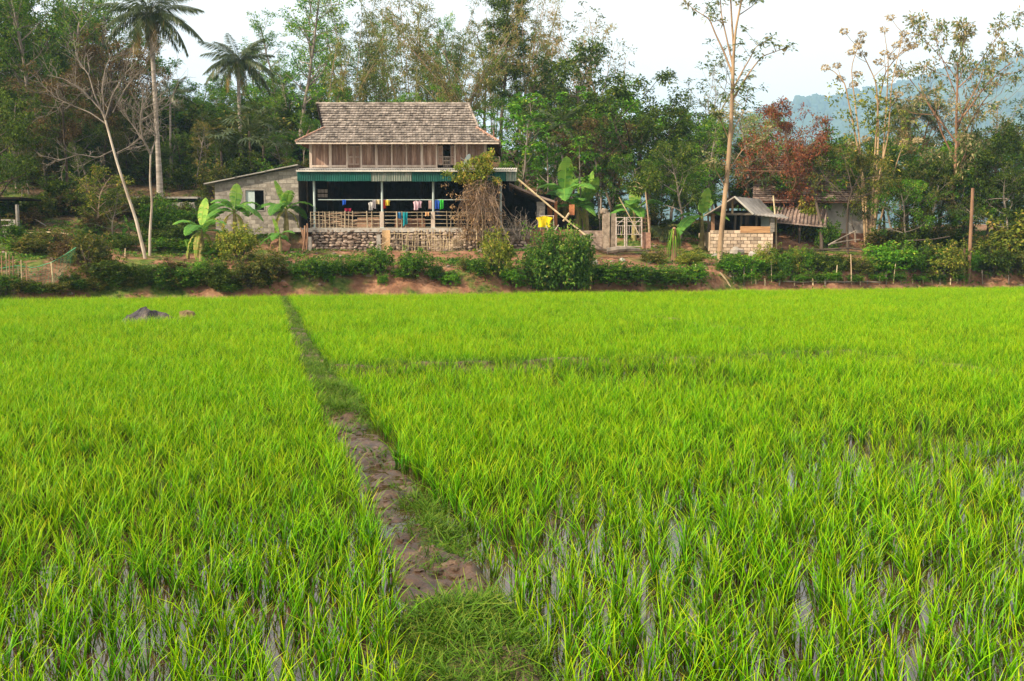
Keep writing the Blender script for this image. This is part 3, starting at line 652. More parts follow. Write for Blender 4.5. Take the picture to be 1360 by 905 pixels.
# canopy
YC = 48.55; CL_, CR_ = P(394.5, 232, YC).x, P(686, 232, YC).x
CT, CB = P(500, 226.5, YC).z, P(500, 241, YC).z
def corrug(x0, x1, y, z0, z1, pitch=0.085, amp=0.018):
    n = int((x1 - x0) / pitch * 4); x = np.linspace(x0, x1, n + 1); yy_ = y - amp * np.sign(np.sin(2 * np.pi * (x - x0) / pitch)) * np.minimum(1, 1.7 * np.abs(np.sin(2 * np.pi * (x - x0) / pitch)))
    g = np.stack([np.stack([x, yy_, np.full_like(x, z_)], -1) for z_ in (z0, z1)], 0); return g
edges = [394.5, 432, 466, 493, 519, 547, 582, 616, 648, 672, 686]
for a, b in zip(edges[:-1], edges[1:]):
    mb = MB(); xa, xb = P(a, 232, YC).x + 0.006, P(b, 232, YC).x - 0.006
    g = corrug(xa, xb, YC + RND.uniform(-.006, .006), CB + RND.uniform(-.015, .015), CT); mb.grid(g); g2 = g.copy(); g2[:, :, 1] += 0.006; mb.grid(g2[::-1])
    pale = a in (493, 519, 672)
    hpart('fascia_sheet', mb, M_FADED if pale else M_GREEN, label=('faded grey fascia sheet' if a != 519 else 'dull pale patch of fascia sheet') if pale else None)
mb = MB(); zt0, zt1 = CT + 0.03, UZ0 + 0.14
x = np.linspace(CL_ - 0.03, CR_ + 0.03, 380); w_ = 0.018 * np.sin(x / 0.115 * 2 * np.pi)
g = np.stack([np.stack([x, np.full_like(x, y_), z_ + w_], -1) for y_, z_ in ((YC - 0.12, zt0), (YF + 0.0, zt1))], 0); mb.grid(g); g2 = g.copy(); g2[:, :, 2] -= 0.012; mb.grid(g2[::-1])
hpart('canopy_roof', mb, M_PALEMETAL)
mb = MB(); mb.box(((CL_ + CR_) / 2, YC - 0.10, CT - 0.035), (CR_ - CL_ + 0.04, 0.09, 0.07)); hpart('gutter', mb, M_PALEMETAL)
mb = MB()
for x_ in np.linspace(CL_ + 0.1, CR_ - 0.1, 10): mb.box((x_, (YC + YF) / 2 + 0.1, (zt0 + zt1) / 2 - 0.1), (0.06, YF - YC - 0.1, 0.08), (math.atan2(zt1 - zt0, YF - YC), 0, 0))
hpart('canopy_beam', mb, M_DARKWOOD, kind='stuff')
YP = 49.0
post_px = [417.5, 507.5, 575.5, 665]
for px in post_px:
    mb = MB(); x_ = P(px, 270, YP).x; mb.tube([(x_, YP, FLOOR - 0.1), (x_, YP, CT - 0.05)], 0.055, 8); mb.box((x_, YP, FLOOR + 0.02), (0.2, 0.2, 0.06)); hpart('canopy_post', mb, M_STEEL)
    if px == 507.5 or px == 575.5:
        mb = MB(); mb.box((x_ - 0.02, YP + 0.0, FLOOR + 0.42), (0.19, 0.17, 0.8)); hpart('railing_post', mb, M_POST)
zrail = P(500, 265.5, YP).z
mb = MB(); mb.tube([(P(417.5, 0, YP).x, YP + 0.075, zrail), (P(665, 0, YP).x, YP + 0.075, zrail)], 0.024, 6); hpart('clothes_rail', mb, M_STEEL)
# ground floor behind: floor, walls of dark boards, a few pillars
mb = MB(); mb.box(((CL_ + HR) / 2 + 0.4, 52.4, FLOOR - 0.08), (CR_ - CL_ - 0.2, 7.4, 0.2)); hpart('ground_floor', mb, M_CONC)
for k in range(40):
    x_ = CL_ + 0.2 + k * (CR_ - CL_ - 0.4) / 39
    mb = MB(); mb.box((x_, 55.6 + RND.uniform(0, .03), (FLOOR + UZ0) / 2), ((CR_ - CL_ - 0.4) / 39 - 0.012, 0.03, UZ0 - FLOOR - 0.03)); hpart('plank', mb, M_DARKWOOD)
mb = MB(); mb.box(((CL_ + CR_) / 2, 55.75, (FLOOR + UZ0) / 2 + .1), (CR_ - CL_ - .2, .12, UZ0 - FLOOR + .4)); hpart('plank_backing', mb, M_DARKWOOD)  # dark backing added behind the boards to block light showing through their gaps
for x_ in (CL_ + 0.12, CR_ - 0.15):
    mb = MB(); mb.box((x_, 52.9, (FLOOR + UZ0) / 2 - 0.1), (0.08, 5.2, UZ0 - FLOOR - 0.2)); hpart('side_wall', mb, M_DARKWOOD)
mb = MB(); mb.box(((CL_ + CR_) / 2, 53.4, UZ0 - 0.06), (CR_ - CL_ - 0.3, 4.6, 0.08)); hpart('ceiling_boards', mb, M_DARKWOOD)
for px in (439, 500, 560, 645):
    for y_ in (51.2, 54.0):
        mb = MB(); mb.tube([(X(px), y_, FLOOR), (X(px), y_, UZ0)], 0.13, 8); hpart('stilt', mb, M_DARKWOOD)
M_PAPER = cloth('old_paper', (0.45, 0.38, 0.34))
for i, px in enumerate((424, 428.5, 433)):
    for z_ in (254, 260):
        mb = MB(); p_ = P(px, z_, 51.08); mb.box((0, 0, 0), (0.15, 0.012, 0.17)); o = mb.build('notice', M_PAPER, house); o.location = p_ - house.location
mb = MB(); p_ = P(428, 257, 51.12); mb.box((p_.x, p_.y + 0.01, p_.z), (0.62, 0.02, 0.55)); hpart('notice_board', mb, M_DARKWOOD)
# bamboo railing
rz = [P(500, y_, 48.98).z for y_ in (282, 286.5, 292, 297, 302)]
for z_ in rz:
    for a, b in ((407, 507), (508, 575), (576, 640), (640, 672)):
        mb = MB(); xa, xb = P(a, 0, 48.98).x, P(b, 0, 48.98).x
        mb.tube([(xa, 48.93, z_ + RND.uniform(-.02, .02)), ((xa + xb) / 2, 48.93, z_ - 0.01), (xb, 48.93, z_ + RND.uniform(-.02, .02))], 0.017, 6); hpart('rail', mb, M_RAIL)
for px in list(np.arange(409, 466, 5.0)) + [484, 490, 524, 530, 536, 553, 559, 592, 597, 606, 620, 633, 652, 658]:
    mb = MB(); x_ = P(px + RND.uniform(-1, 1), 0, 48.98).x; mb.tube([(x_, 48.88, FLOOR - 0.05), (x_ + RND.uniform(-.03, .03), 48.88, rz[0] + RND.uniform(0.0, .06))], RND.choice([0.015, 0.02, 0.034]), 6); hpart('baluster', mb, M_RAIL)
# heap of firewood and household things in the dim room
mb = MB(); r5 = np.random.default_rng(5)
for i in range(70):
    a = r5.uniform(-.5, .5); c = np.array((P(r5.uniform(415, 500), 0, 50).x, r5.uniform(50.2, 51.0), FLOOR + 0.1 + r5.uniform(0, 0.75) * r5.random())); d = np.array((math.cos(a), math.sin(a) * .3, r5.uniform(-.15, .15))) * r5.uniform(.3, .6)
    mb.tube([c - d, c + d], r5.uniform(.02, .05), 5, tint=r5.random())
fw = mb.build('firewood_heap', WOOD['twig']); tag(fw, 'heap of split brown firewood behind the left end of the bamboo railing', 'firewood')
for px, py, w_, h_, c_ in ((545, 293, 1.5, 0.5, (0.22, 0.11, 0.07)), (490, 291, 1.1, 0.55, (0.28, 0.17, 0.11))):
    p_ = P(px, py, 50.2); mb = MB(); mb.box((p_.x, p_.y, FLOOR + 0.02 + h_ / 2), (w_, 0.6, h_), jit=0.02)
    for k in (-.25, .25): mb.box((p_.x, p_.y - 0.31, FLOOR + h_ / 2 + k * h_), (w_, 0.03, 0.06))
    o = mb.build('wooden_chest', solid('chest_wood', tuple(.6 * v for v in c_), c_, 3, bump=.3)); tag(o, 'low brown wooden chest behind the railing %s' % ('left of the middle' if px < 500 else 'under the teal cloth'), 'chest')

# stone wall under the house front
wall = thing('stone_wall', 'rough field stone retaining wall under the bamboo railing of the house', 'wall', (0.5 * (CL_ + CR_), 48.8, 1.9))
wx0, wx1, wz0, wz1 = P(408, 0, 48.75).x, P(700, 0, 48.75).x, 1.75, 2.99
mb = MB(); g = np.array([[(x_, 48.80 - 0.06 * (1 - v), wz0 + v * (wz1 - wz0)) for x_ in np.linspace(wx0, wx1, 80)] for v in np.linspace(0, 1, 10)]); g[:, :, 1] += NPR.uniform(-.03, .03, g.shape[:2]); mb.grid(g)
mb.box(((wx0 + wx1) / 2, 49.05, (wz0 + wz1) / 2), (wx1 - wx0, 0.3, wz1 - wz0 - 0.01))
o = mb.build('earth_core', solid('wall_earth', (0.055, 0.038, 0.028), (0.14, 0.095, 0.07), 5, bump=0.8), wall); o.location = -wall.location
stone_meshes = []
for i in range(9):
    mb = MB(); mb.blob((0, 0, 0), (0.5, 0.4, 0.42), seed=40 + i, rough=0.28, lat=4, lon=7); stone_meshes.append(mb.mesh('stone', M_STONE))
r6 = np.random.default_rng(6); rows = 9; k = 0; extra = MB()
for r_ in range(rows):
    x_ = wx0 + r6.uniform(0, .2)
    while x_ < wx1:
        w_ = r6.uniform(0.16, 0.38); z_ = wz0 + (r_ + .5) * (wz1 - wz0) / rows + r6.uniform(-.03, .03)
        if r6.random() < 0.9:
            sc = (w_ * 1.02, 0.28, r6.uniform(0.13, 0.2)); ro = (r6.uniform(-.3, .3), r6.uniform(-.3, .3), r6.uniform(-.4, .4))
            o = obj('stone', stone_meshes[k % 9], wall, Vector((x_ + w_ / 2, 48.78 - 0.05 * (1 - r_ / rows), z_)) - wall.location, ro, sc); k += 1
        x_ += w_
o = MB(); o.box(((wx0 + wx1) / 2, 48.95, wz1 + 0.02), (wx1 - wx0, 0.36, 0.05)); q = o.build('coping', M_CONC, wall); q.location = -wall.location

# leaning bamboo screen, mat, fish net, planks in front of the wall
def thing_at(name, label, cat, loc, group=None): return thing(name, label, cat, loc, group=group)
YS = 48.1
p0, p1 = P(513, 305, YS), P(602, 338, YS)
scr = thing_at('bamboo_screen', 'open lattice of pale bamboo rods leaning on the stone wall', 'screen', (0.5 * (p0.x + p1.x), YS, p1.z))
for i in range(22):
    x_ = p0.x + (p1.x - p0.x) * i / 21 + RND.uniform(-.05, .05); mb = MB()
    mb.tube([(x_ + RND.uniform(-.05, .05), YS + 0.0, p1.z - 0.05), (x_ + RND.uniform(-.06, .06), YS + 0.4, p0.z + RND.uniform(-.25, .1))], 0.014, 5); o = mb.build('rod', WOOD['cane'], scr); o.location = -scr.location
for j in range(4):
    v = (j + .4) / 4; z_ = p1.z + (p0.z - p1.z) * v; y_ = YS + 0.4 * v - 0.03; mb = MB(); mb.tube([(p0.x - .05, y_, z_), ((p0.x + p1.x) / 2, y_, z_ - .04), (p1.x, y_, z_ + RND.uniform(-.1, .1))], 0.013, 5); o = mb.build('rod', WOOD['cane'], scr); o.location = -scr.location
mb = MB(); a, b = P(507.5, 306, 48.0), P(517.5, 337, 47.8); g = np.array([[(a.x + (b.x - a.x) * u + 0.05 * (1 - v) * (u - .5), a.y + (b.y - a.y) * (1 - v) + 0.06 * math.sin(u * 3.1), b.z + (a.z - b.z) * v) for u in np.linspace(0, 1, 7)] for v in np.linspace(0, 1, 10)])
mb.grid(g); g2 = g.copy(); g2[:, :, 1] += 0.015; mb.grid(g2[::-1]); o = mb.build('woven_mat', solid('woven_cane', (0.34, 0.20, 0.10), (0.55, 0.38, 0.20), 25, bump=0.8)); tag(o, 'upright tan woven mat beside the bamboo lattice', 'mat')
# hammock-like fish net
net = MB(); a, b = P(569, 312, 47.9), P(618, 306, 47.9)
gn = np.zeros((14, 20, 3))
for i in range(20):
    u = i / 19; top = a.lerp(b, u); sag = P(569 + 49 * u, 330 + 7.5 * math.sin(math.pi * u) - (12 if u < .04 else 0), 47.8)
    for j in range(14):
        v = j / 13; q = top.lerp(sag, v); gn[j, i] = (q.x, q.y - 0.22 * math.sin(v * 3.1), q.z + (0.1 * (1 - v) * math.sin(u * 9) - 0.55 * (1 - v) * math.sin(math.pi * u) * 0.7))
for j in range(14): net.tube(gn[j], 0.012 if j == 13 else 0.0055, 3, cap=False)
for i in range(20): net.tube(gn[:, i], 0.0055, 3, cap=False)
o = net.build('fish_net', solid('net_cord', (0.42, 0.30, 0.18), (0.60, 0.47, 0.31), 5, bump=0)); tag(o, 'brown fishing net slung low in front of the stone wall', 'net')
for px, ptop, pbot, lab in ((503, 312, 332, 'grey concrete stub post at the left end of the lattice screen'), (411, 315, 338, 'short grey post at the left corner of the stone wall')):
    a, b = P(px, ptop, 47.9), P(px, pbot, 47.9); mb = MB(); mb.box((a.x, a.y, (a.z + b.z) / 2 - .05), (0.2, 0.16, a.z - b.z + 0.1), jit=0.015, taper=0.1); tag(mb.build('stub_post', M_CONC), lab, 'post')
mb = MB(); a, b = P(489, 334, 47.6), P(517, 320, 47.7); mb.tube([a, a.lerp(b, .5) + Vector((0, 0, .02)), b], 0.022, 6); tag(mb.build('fallen_stick', WOOD['cane']), 'thin pale stick lying askew against the stub post', 'stick')
mb = MB()
for k, (a, b) in enumerate((((405, 300), (402, 334)), ((408, 297), (407, 335)), ((402, 305), (404, 336)), ((399, 302), (405, 334)))):
    mb.tube([P(*a, 47.9), P((a[0] + b[0]) / 2 + 1, (a[1] + b[1]) / 2, 47.85), P(*b, 47.8)], 0.045 - k * .006, 5)
tag(mb.build('leaning_timber', WOOD['red']), 'bundle of reddish timber poles leaning on the left corner of the stone wall', 'timber')

# washing on the rail and on the railing
def cloth_mesh(w, h, seed, kind='towel'):
    r = np.random.default_rng(seed); nu, nv = 9, 9; g = np.zeros((nv, nu, 3)); ph = r.uniform(0, 6)
    for j in range(nv):
        v = j / (nv - 1)
        for i in range(nu):
            u = i / (nu - 1); wid = 1.0
            if kind == 'shirt': wid = 1.0 if v > 0.35 else 1.35 - 0.9 * v
            g[j, i] = ((u - .5) * w * wid * (1 - 0.08 * math.sin(v * 3)), (0.05 * math.sin(u * 9 + ph) + .025 * math.sin(u * 21 + 2 * ph)) * (0.3 + v), -h * v - (0.35 * h * abs(u - .5) * (1 - v) if kind == 'shirt' else h * (.10 * math.sin(u * 3.1 + ph) + .05 * math.sin(u * 8 + ph)) * v))
    mb = MB(); mb.grid(g); g2 = g.copy(); g2[:, :, 1] += 0.03; mb.grid(g2[::-1])
    mb.add(np.concatenate([g[0], g2[0]]), np.array([(i, i + 1, nu + i + 1, nu + i) for i in range(nu - 1)])); mb.add(np.concatenate([g[-1], g2[-1]]), np.array([(i + 1, i, nu + i, nu + i + 1) for i in range(nu - 1)]))
    return mb
RAILZ, LOWZ = 265.5, 282
wash = [(457, RAILZ, .17, .24, 'towel', (0.02, 0.10, 0.55), None, 'small blue cloth pegged alone on the left stretch of the clothes rail', 'cloth'),
        (462, 277, .34, .16, 'towel', (0.22, 0.015, 0.04), None, 'dark red cloth below the small blue cloth, just over the railing', 'cloth'),
        (492.5, 268, .2, .42, 'shirt', (0.55, 0.53, 0.52), None, 'white shirt hanging left of the second canopy post', 'shirt'),
        (497, RAILZ, .17, .46, 'towel', (0.34, 0.31, 0.33), None, 'grey cloth between the white shirt and the pale yellow cloth', 'cloth'),
        (502.3, RAILZ, .2, .2, 'towel', (0.62, 0.50, 0.30), None, 'pale yellow cloth just left of the second canopy post', 'cloth'),
        (509.8, RAILZ, .2, .40, 'towel', (0.42, 0.03, 0.02), None, 'red cloth just right of the second canopy post', 'cloth'),
        (514.5, RAILZ, .2, .28, 'shirt', (0.68, 0.52, 0.06), None, 'bright yellow shirt beside the red cloth', 'shirt'),
        (552.5, RAILZ + 1, .22, .46, 'shirt', (0.60, 0.25, 0.36), (0.62, 0.55, 0.58), 'pink and white shirt hanging alone in the middle of the rail', 'shirt'),
        (557.3, RAILZ + 1, .19, .36, 'shirt', (0.55, 0.36, 0.45), (0.25, 0.18, 0.22), 'pink and grey blouse next to the pink and white shirt', 'blouse'),
        (571.3, RAILZ + 1, .15, .44, 'towel', (0.62, 0.42, 0.38), None, 'pale pink cloth just left of the third canopy post', 'cloth'),
        (580.2, RAILZ, .24, .44, 'shirt', (0.03, 0.10, 0.45), None, 'blue shirt just right of the third canopy post', 'shirt'),
        (586.2, RAILZ, .2, .45, 'towel', (0.05, 0.48, 0.05), None, 'bright green towel beside the blue shirt', 'towel'),
        (581, 279, .28, .36, 'towel', (0.01, 0.02, 0.06), None, 'navy cloth hung beneath the blue shirt', 'cloth'),
        (567.5, LOWZ, .2, .2, 'towel', (0.62, 0.36, 0.17), None, 'orange beige cloth on the railing left of the third canopy post', 'cloth'),
        (530.5, LOWZ, .16, .3, 'towel', (0.04, 0.20, 0.42), None, 'small blue cloth draped on the railing', 'cloth'),
        (538, LOWZ, .24, .6, 'towel', (0.01, 0.22, 0.26), None, 'long teal cloth draped over the railing', 'cloth'),
        (638.5, 268, .16, .62, 'towel', (0.55, 0.05, 0.03), None, 'red cloth half hidden by the dead vines', 'cloth')]
for k, (px, py, w_, h_, kd, c1, c2, lab, cat) in enumerate(wash):
    y_ = YP + 0.02 if py < 280 else 48.84
    o = cloth_mesh(w_, h_, 60 + k, kd).build('hanging_' + cat, cloth('cloth_%d' % k, c1, c2), None, True, loc=P(px, py, y_)); tag(o, lab, cat)
# satellite dish on the canopy
t = thing_at('satellite_dish', 'small grey satellite dish on the canopy in front of the upper wall', 'satellite dish', P(622, 222, 49.6))
mb = MB(); th = np.linspace(0, 2 * math.pi, 15)[:-1]; g = np.array([[(r_ * .33 * math.cos(a), .33 * .28 * r_ * r_, r_ * .40 * math.sin(a)) for a in np.append(th, th[0])] for r_ in np.linspace(.02, 1, 6)]); mb.grid(g); g2 = g.copy(); g2[:, :, 1] += .015; mb.grid(g2[::-1])
mb.build('reflector', M_STEEL, t, True, loc=(0, 0, .34), rot=(0.5, 0.2, 1.25), scale=.75); mb = MB(); mb.tube([(0, 0.08, -.05), (0, 0.1, .4)], .022, 6); mb.build('mount', M_STEEL, t); mb = MB(); mb.tube([(0, 0, .2), (-.35, -.3, .42)], .012, 5); mb.build('feed_arm', M_STEEL, t)

# ------------------------------------------------------------------ grey block shed left of the house
YSH = 50.2
def PX(px, Y): return P(px, 260, Y).x
shed = thing_at('block_shed', 'grey concrete block shed with a sloping sheet roof left of the house', 'shed', (PX(345, YSH), YSH, 2.6))
sx0, sx1 = PX(286, YSH), PX(397, YSH); sz0 = 2.3
def ztop(x_): return P(284, 243, YSH).z + (P(397, 221, YSH).z - P(284, 243, YSH).z) * (x_ - sx0) / (sx1 - sx0) - 0.05
bh, bw = 0.2, 0.4; wx_a, wx_b, wz_a, wz_b = PX(325, YSH), PX(352.5, YSH), P(300, 281, YSH).z, P(300, 251.5, YSH).z
bm_l, bm_s = MB(), MB(); bm_l.box((0, 0, 0), (bw - .022, .16, bh - .022), jit=.004); bm_s.box((0, 0, 0), (bw / 2 - .022, .16, bh - .022), jit=.004)
bm_l, bm_s = bm_l.mesh('block', M_BLOCK), bm_s.mesh('block', M_BLOCK)
r7 = np.random.default_rng(7)
r_ = 0
while sz0 + r_ * bh < ztop(sx1):
    z_ = sz0 + (r_ + .5) * bh; x_ = sx0 + (0 if r_ % 2 else -bw / 2)
    while x_ < sx1:
        a, b = max(x_, sx0), min(x_ + bw, sx1); xc = (a + b) / 2
        if b - a > 0.1 and z_ + bh / 2 < ztop(a) + .02:
            inwin = b > wx_a + .02 and a < wx_b - .02 and wz_a < z_ < wz_b
            if inwin:
                a2, b2 = (a, min(b, wx_a)) if a < wx_a else (max(a, wx_b), b)
                if b2 - a2 > 0.08 and (a < wx_a or b > wx_b): a, b, xc, inwin = a2, b2, (a2 + b2) / 2, False
            if not inwin: obj('block', bm_l if b - a > .3 else bm_s, shed, Vector((xc, YSH + r7.uniform(-.008, .008), z_)) - shed.location, None, ((b - a - .022) / ((bw if b - a > .3 else bw / 2) - .022), 1, 1))
        x_ += bw
    r_ += 1
mb = MB()
for (a, b, c_, d_) in ((sx0, wx_a, sz0, None), (wx_b, sx1, sz0, None), (wx_a, wx_b, sz0, wz_a), (wx_a, wx_b, wz_b, None)):
    za, zb_ = (ztop(a), ztop(b)) if d_ is None else (d_, d_)
    v = [(a, YSH - .07, c_), (b, YSH - .07, c_), (b, YSH - .07, zb_), (a, YSH - .07, za), (a, YSH + .07, c_), (b, YSH + .07, c_), (b, YSH + .07, zb_), (a, YSH + .07, za)]
    mb.add(v, [(0, 1, 2, 3), (5, 4, 7, 6), (3, 2, 6, 7), (0, 3, 7, 4), (1, 5, 6, 2)])
o = mb.build('mortar', M_MORTAR, shed); o.location = -shed.location
def spart(par, name, mb, mat, smooth=False, **k):
    o = mb.build(name, mat, par, smooth); o.location = -par.location
    for kk, v in k.items(): o[kk] = v
    return o
mb = MB()
for x_ in (sx0 + .08, sx1 - .08): mb.add([(x_ - .08, YSH + .07, sz0), (x_ + .08, YSH + .07, sz0), (x_ + .08, YSH + 4, sz0), (x_ - .08, YSH + 4, sz0), (x_ - .08, YSH + .07, ztop(x_)), (x_ + .08, YSH + .07, ztop(x_)), (x_ + .08, YSH + 4, ztop(x_)), (x_ - .08, YSH + 4, ztop(x_))], [(0, 4, 7, 3), (1, 2, 6, 5), (3, 7, 6, 2), (4, 5, 6, 7)])
mb.box(((sx0 + sx1) / 2, YSH + 4, (sz0 + ztop(sx0)) / 2), (sx1 - sx0, .14, ztop(sx0) - sz0)); spart(shed, 'side_wall', mb, M_BLOCK)
for j, (a, b) in enumerate(((-.45, 1.2), (1.1, 2.7), (2.6, sx1 - sx0 + .05))):
    mb = MB(); x_ = np.linspace(sx0 + a, sx0 + b, 6); th_ = .05
    g = np.array([[(xx, yy_, ztop(xx) + .08 + .012 * j + .02 * math.sin(yy_ * 40)) for xx in x_] for yy_ in np.linspace(YSH - .4, YSH + 4.2, 60)]); mb.grid(g[::-1]); g2 = g.copy(); g2[:, :, 2] -= th_; mb.grid(g2)
    mb.add(np.concatenate([g[0], g2[0]]), np.array([(i, i + 1, 6 + i + 1, 6 + i) for i in range(5)])); spart(shed, 'roof_sheet', mb, M_OLDSHEET)
mb = MB()
for x_, w_ in ((wx_a + .03, .06), (wx_b - .03, .06)): mb.box((x_, YSH - .03, (wz_a + wz_b) / 2), (w_, .12, wz_b - wz_a))
for z_ in (wz_a + .03, wz_b - .03): mb.box(((wx_a + wx_b) / 2, YSH - .03, z_), (wx_b - wx_a - .125, .12, .06))
spart(shed, 'window_frame', mb, M_CONC); mb = MB(); mb.box((wx_a + .08 + .2, YSH + .0, (wz_a + wz_b) / 2), (.44, .03, wz_b - wz_a - .13)); spart(shed, 'shutter', mb, M_STEEL, label='pale blue shutter closing the left half of the window')

# ruined low grey wall with a flat slab, left of the shed
YR = 52.5
ruin = thing_at('ruined_hut', 'stained grey concrete hut with a flat slab roof beneath the bare pale tree', 'hut', (PX(212, YR), YR, 3.0))
def px_box(mb, a, b, y, d, za, zb_, **k):
    p_, q_ = P(a, za, y), P(b, zb_, y); mb.box(((p_.x + q_.x) / 2, y + d / 2, (p_.z + q_.z) / 2), (q_.x - p_.x, d, p_.z - q_.z), **k)
M_STAIN = solid('stained_plaster', (0.10, 0.095, 0.085), (0.28, 0.265, 0.24), 2.0, bump=.3, c3=(0.42, 0.40, 0.37), stretch=(1, 1, .5))
mb = MB(); px_box(mb, 226, 260, YR, .2, 269, 303); spart(ruin, 'wall', mb, M_STAIN)
mb = MB(); px_box(mb, 168, 262, YR + .06, .12, 290, 310); px_box(mb, 260, 262, YR + .1, 3, 262, 305); spart(ruin, 'low_wall', mb, M_STAIN)
mb = MB(); px_box(mb, 166, 263, YR - .12, 3.2, 261.5, 264); spart(ruin, 'roof_slab', mb, M_STAIN)
for px in (173, 188, 199.5): mb = MB(); px_box(mb, px - 1.6, px + 1.6, YR, .16, 264.3, 300); spart(ruin, 'pillar', mb, M_STAIN)
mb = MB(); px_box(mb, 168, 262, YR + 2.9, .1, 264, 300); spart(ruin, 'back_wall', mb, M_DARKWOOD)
# fragments of a grey building at the far left
YL = 47.0
frag = thing_at('grey_outbuilding', 'shaded grey outbuilding with a broken wall at the left edge of the photo', 'outbuilding', (PX(0, YL), YL, 2.0))
mb = MB(); px_box(mb, 20, 24, YL, .2, 272, 310); spart(frag, 'pillar', mb, M_CONC); mb = MB(); px_box(mb, 11, 20.5, YL + .03, .15, 292, 310); px_box(mb, -60, 11, YL + .03, .15, 303, 315); spart(frag, 'wall', mb, M_STAIN)
mb = MB(); px_box(mb, -70, 14, YL - .03, .1, 291.5, 293.5); px_box(mb, -70, 14, YL - .03, .1, 299, 300.5); spart(frag, 'rail', mb, M_CONC); mb = MB(); px_box(mb, -70, 26, YL + 2.5, .1, 268, 312); spart(frag, 'back_wall', mb, M_DARKWOOD); mb = MB(); px_box(mb, -70, 26, YL + .3, 2.2, 262, 264.5); spart(frag, 'roof', mb, M_DARKWOOD)

# ------------------------------------------------------------------ lean-to at the right end of the house
YT = 49.6
lean = thing_at('lean_to', 'dark lean-to with a sloping tiled roof at the right end of the house', 'lean-to', (PX(705, YT), YT, 2.6))
a, b = P(676, 243, YT - .5), P(737, 267, YT - .5)
mb = MB(); g = np.array([[(a.x + (b.x - a.x) * u, YT - .5 + v * 5, a.z + (b.z - a.z) * u - .05 * math.sin(u * 3.1) + .02 * math.sin(v * 70)) for u in np.linspace(0, 1, 12)] for v in np.linspace(0, 1, 40)]); mb.grid(g[::-1]); g2 = g.copy(); g2[:, :, 2] -= .09; mb.grid(g2)
mb.add(np.concatenate([g[0], g2[0]]), np.array([(i, i + 1, 12 + i + 1, 12 + i) for i in range(11)])); spart(lean, 'roof', mb, M_OLDTILE)
mb = MB(); mb.box((b.x - .05, YT + 2.2, b.z - .85), (.08, 4.6, 1.4)); mb.box(((a.x + b.x) / 2, YT + 4.6, 3.7), (b.x - a.x, .08, 2.6)); spart(lean, 'wall', mb, M_DARKWOOD)
bz0 = P(700, 305, YT).z
pilm = MB(); pilm.box((0, 0, 0), (.40, .22, .185), jit=.004); pilm = pilm.mesh('block', M_BLOCK)
for k in range(10):
    z_ = bz0 - .1 + k * .195
    if z_ < P(700, 267, YT).z: obj('block', pilm, lean, Vector((P(719, 0, YT).x + RND.uniform(-.01, .01), YT, z_)) - lean.location)
mb = MB(); px_box(mb, 727, 740, YT + .3, .1, 268, 305, jit=.01); spart(lean, 'rusty_panel', mb, M_RUST); mb = MB(); px_box(mb, 690, 760, YT + 1.5, .1, 290, 306); spart(lean, 'low_wall', mb, M_DARKWOOD)
mb = MB(); px_box(mb, 690, 800, YT - .4, .35, 306.5, 320); o = mb.build('low_stone_wall', M_STONE); tag(o, 'low dark stone wall behind the big round bush', 'wall')
for (px, py, w_, h_, c_, lab, nm) in ((723, 293, .62, .55, (0.80, 0.62, 0.015), 'bright yellow shirt spread on a rail right of the house', 'shirt'),):
    o = cloth_mesh(w_, h_, 90, 'shirt').build('hanging_shirt', cloth('yellow_cloth', c_), None, True, loc=P(px, 287, 48.9)); tag(o, lab, nm)
t = thing_at('drying_frame', 'small pale frame of sticks carrying the yellow shirt', 'frame', P(723, 306, 48.95))
for a, b in (((716, 287), (736, 287)), ((719, 287), (718, 306)), ((735, 287), (736, 306))):
    mb = MB(); mb.tube([P(*a, 48.95), P(*b, 48.95)], .02, 5); o = mb.build('stick', M_POST, t); o.location = -t.location
for a, b, w_, lab in (((688, 238), (778, 313), .045, 'long bamboo pole slanting down from the canopy past the lean-to'), ((748, 294), (756, 283), .05, 'short pale plank propped under the slanting bamboo pole')):
    mb = MB(); mb.tube([P(*a, 48.5), P((a[0] + b[0]) / 2, (a[1] + b[1]) / 2 + 1, 48.45), P(*b, 48.4)], w_, 6); tag(mb.build('bamboo_pole' if w_ < .05 else 'plank_prop', WOOD['cane']), lab, 'pole' if w_ < .05 else 'plank')
for a, b, lab in (((730, 309), (725, 300), 'left'), ((736, 308), (742, 299), 'right')):
    mb = MB(); mb.tube([P(*a, 48.7), P(*b, 48.7)], .03, 5); tag(mb.build('wooden_stick', M_POST), 'pale stick, the %s of two crossed below the yellow shirt' % lab, 'stick')
mb = MB(); px_box(mb, 756, 763, 50.5, .08, 272, 286, jit=.01); tag(mb.build('rusty_sheet', M_RUST), 'orange rusty sheet standing by the thin pole right of the lean-to', 'metal sheet')
# ------------------------------------------------------------------ gate, gateposts, wire fence
YG = 48.9
gate = thing_at('metal_gate', 'rusty white double metal gate between the old post and the wire fence', 'gate', P(832, 331, YG))
def gp(a, b, r_, name, mat=None):
    mb = MB(); mb.tube([P(*a, YG), P(*b, YG)], r_, 6); o = mb.build(name, mat or M_WGATE, gate); o.location = -gate.location
M_WGATE = solid('flaking_white_paint', (0.20, 0.14, 0.11), (0.46, 0.41, 0.37), 11, rough=.6, bump=.3)
for px in (818.5, 829.8, 832.4, 852.2): gp((px, 288.5), (px, 328), .034, 'stile')
for (x0, x1) in ((818.5, 829.8), (832.4, 852.2)):
    for y_ in (289, 294.5, 300, 311.5, 327.5): gp((x0, y_), (x1, y_ + .3), .022, 'bar')
    n = 3 if x1 < 831 else 5
    for i in range(1, n + 1): gp((x0 + (x1 - x0) * i / (n + 1), 300), (x0 + (x1 - x0) * i / (n + 1), 311.5), .012, 'rod')
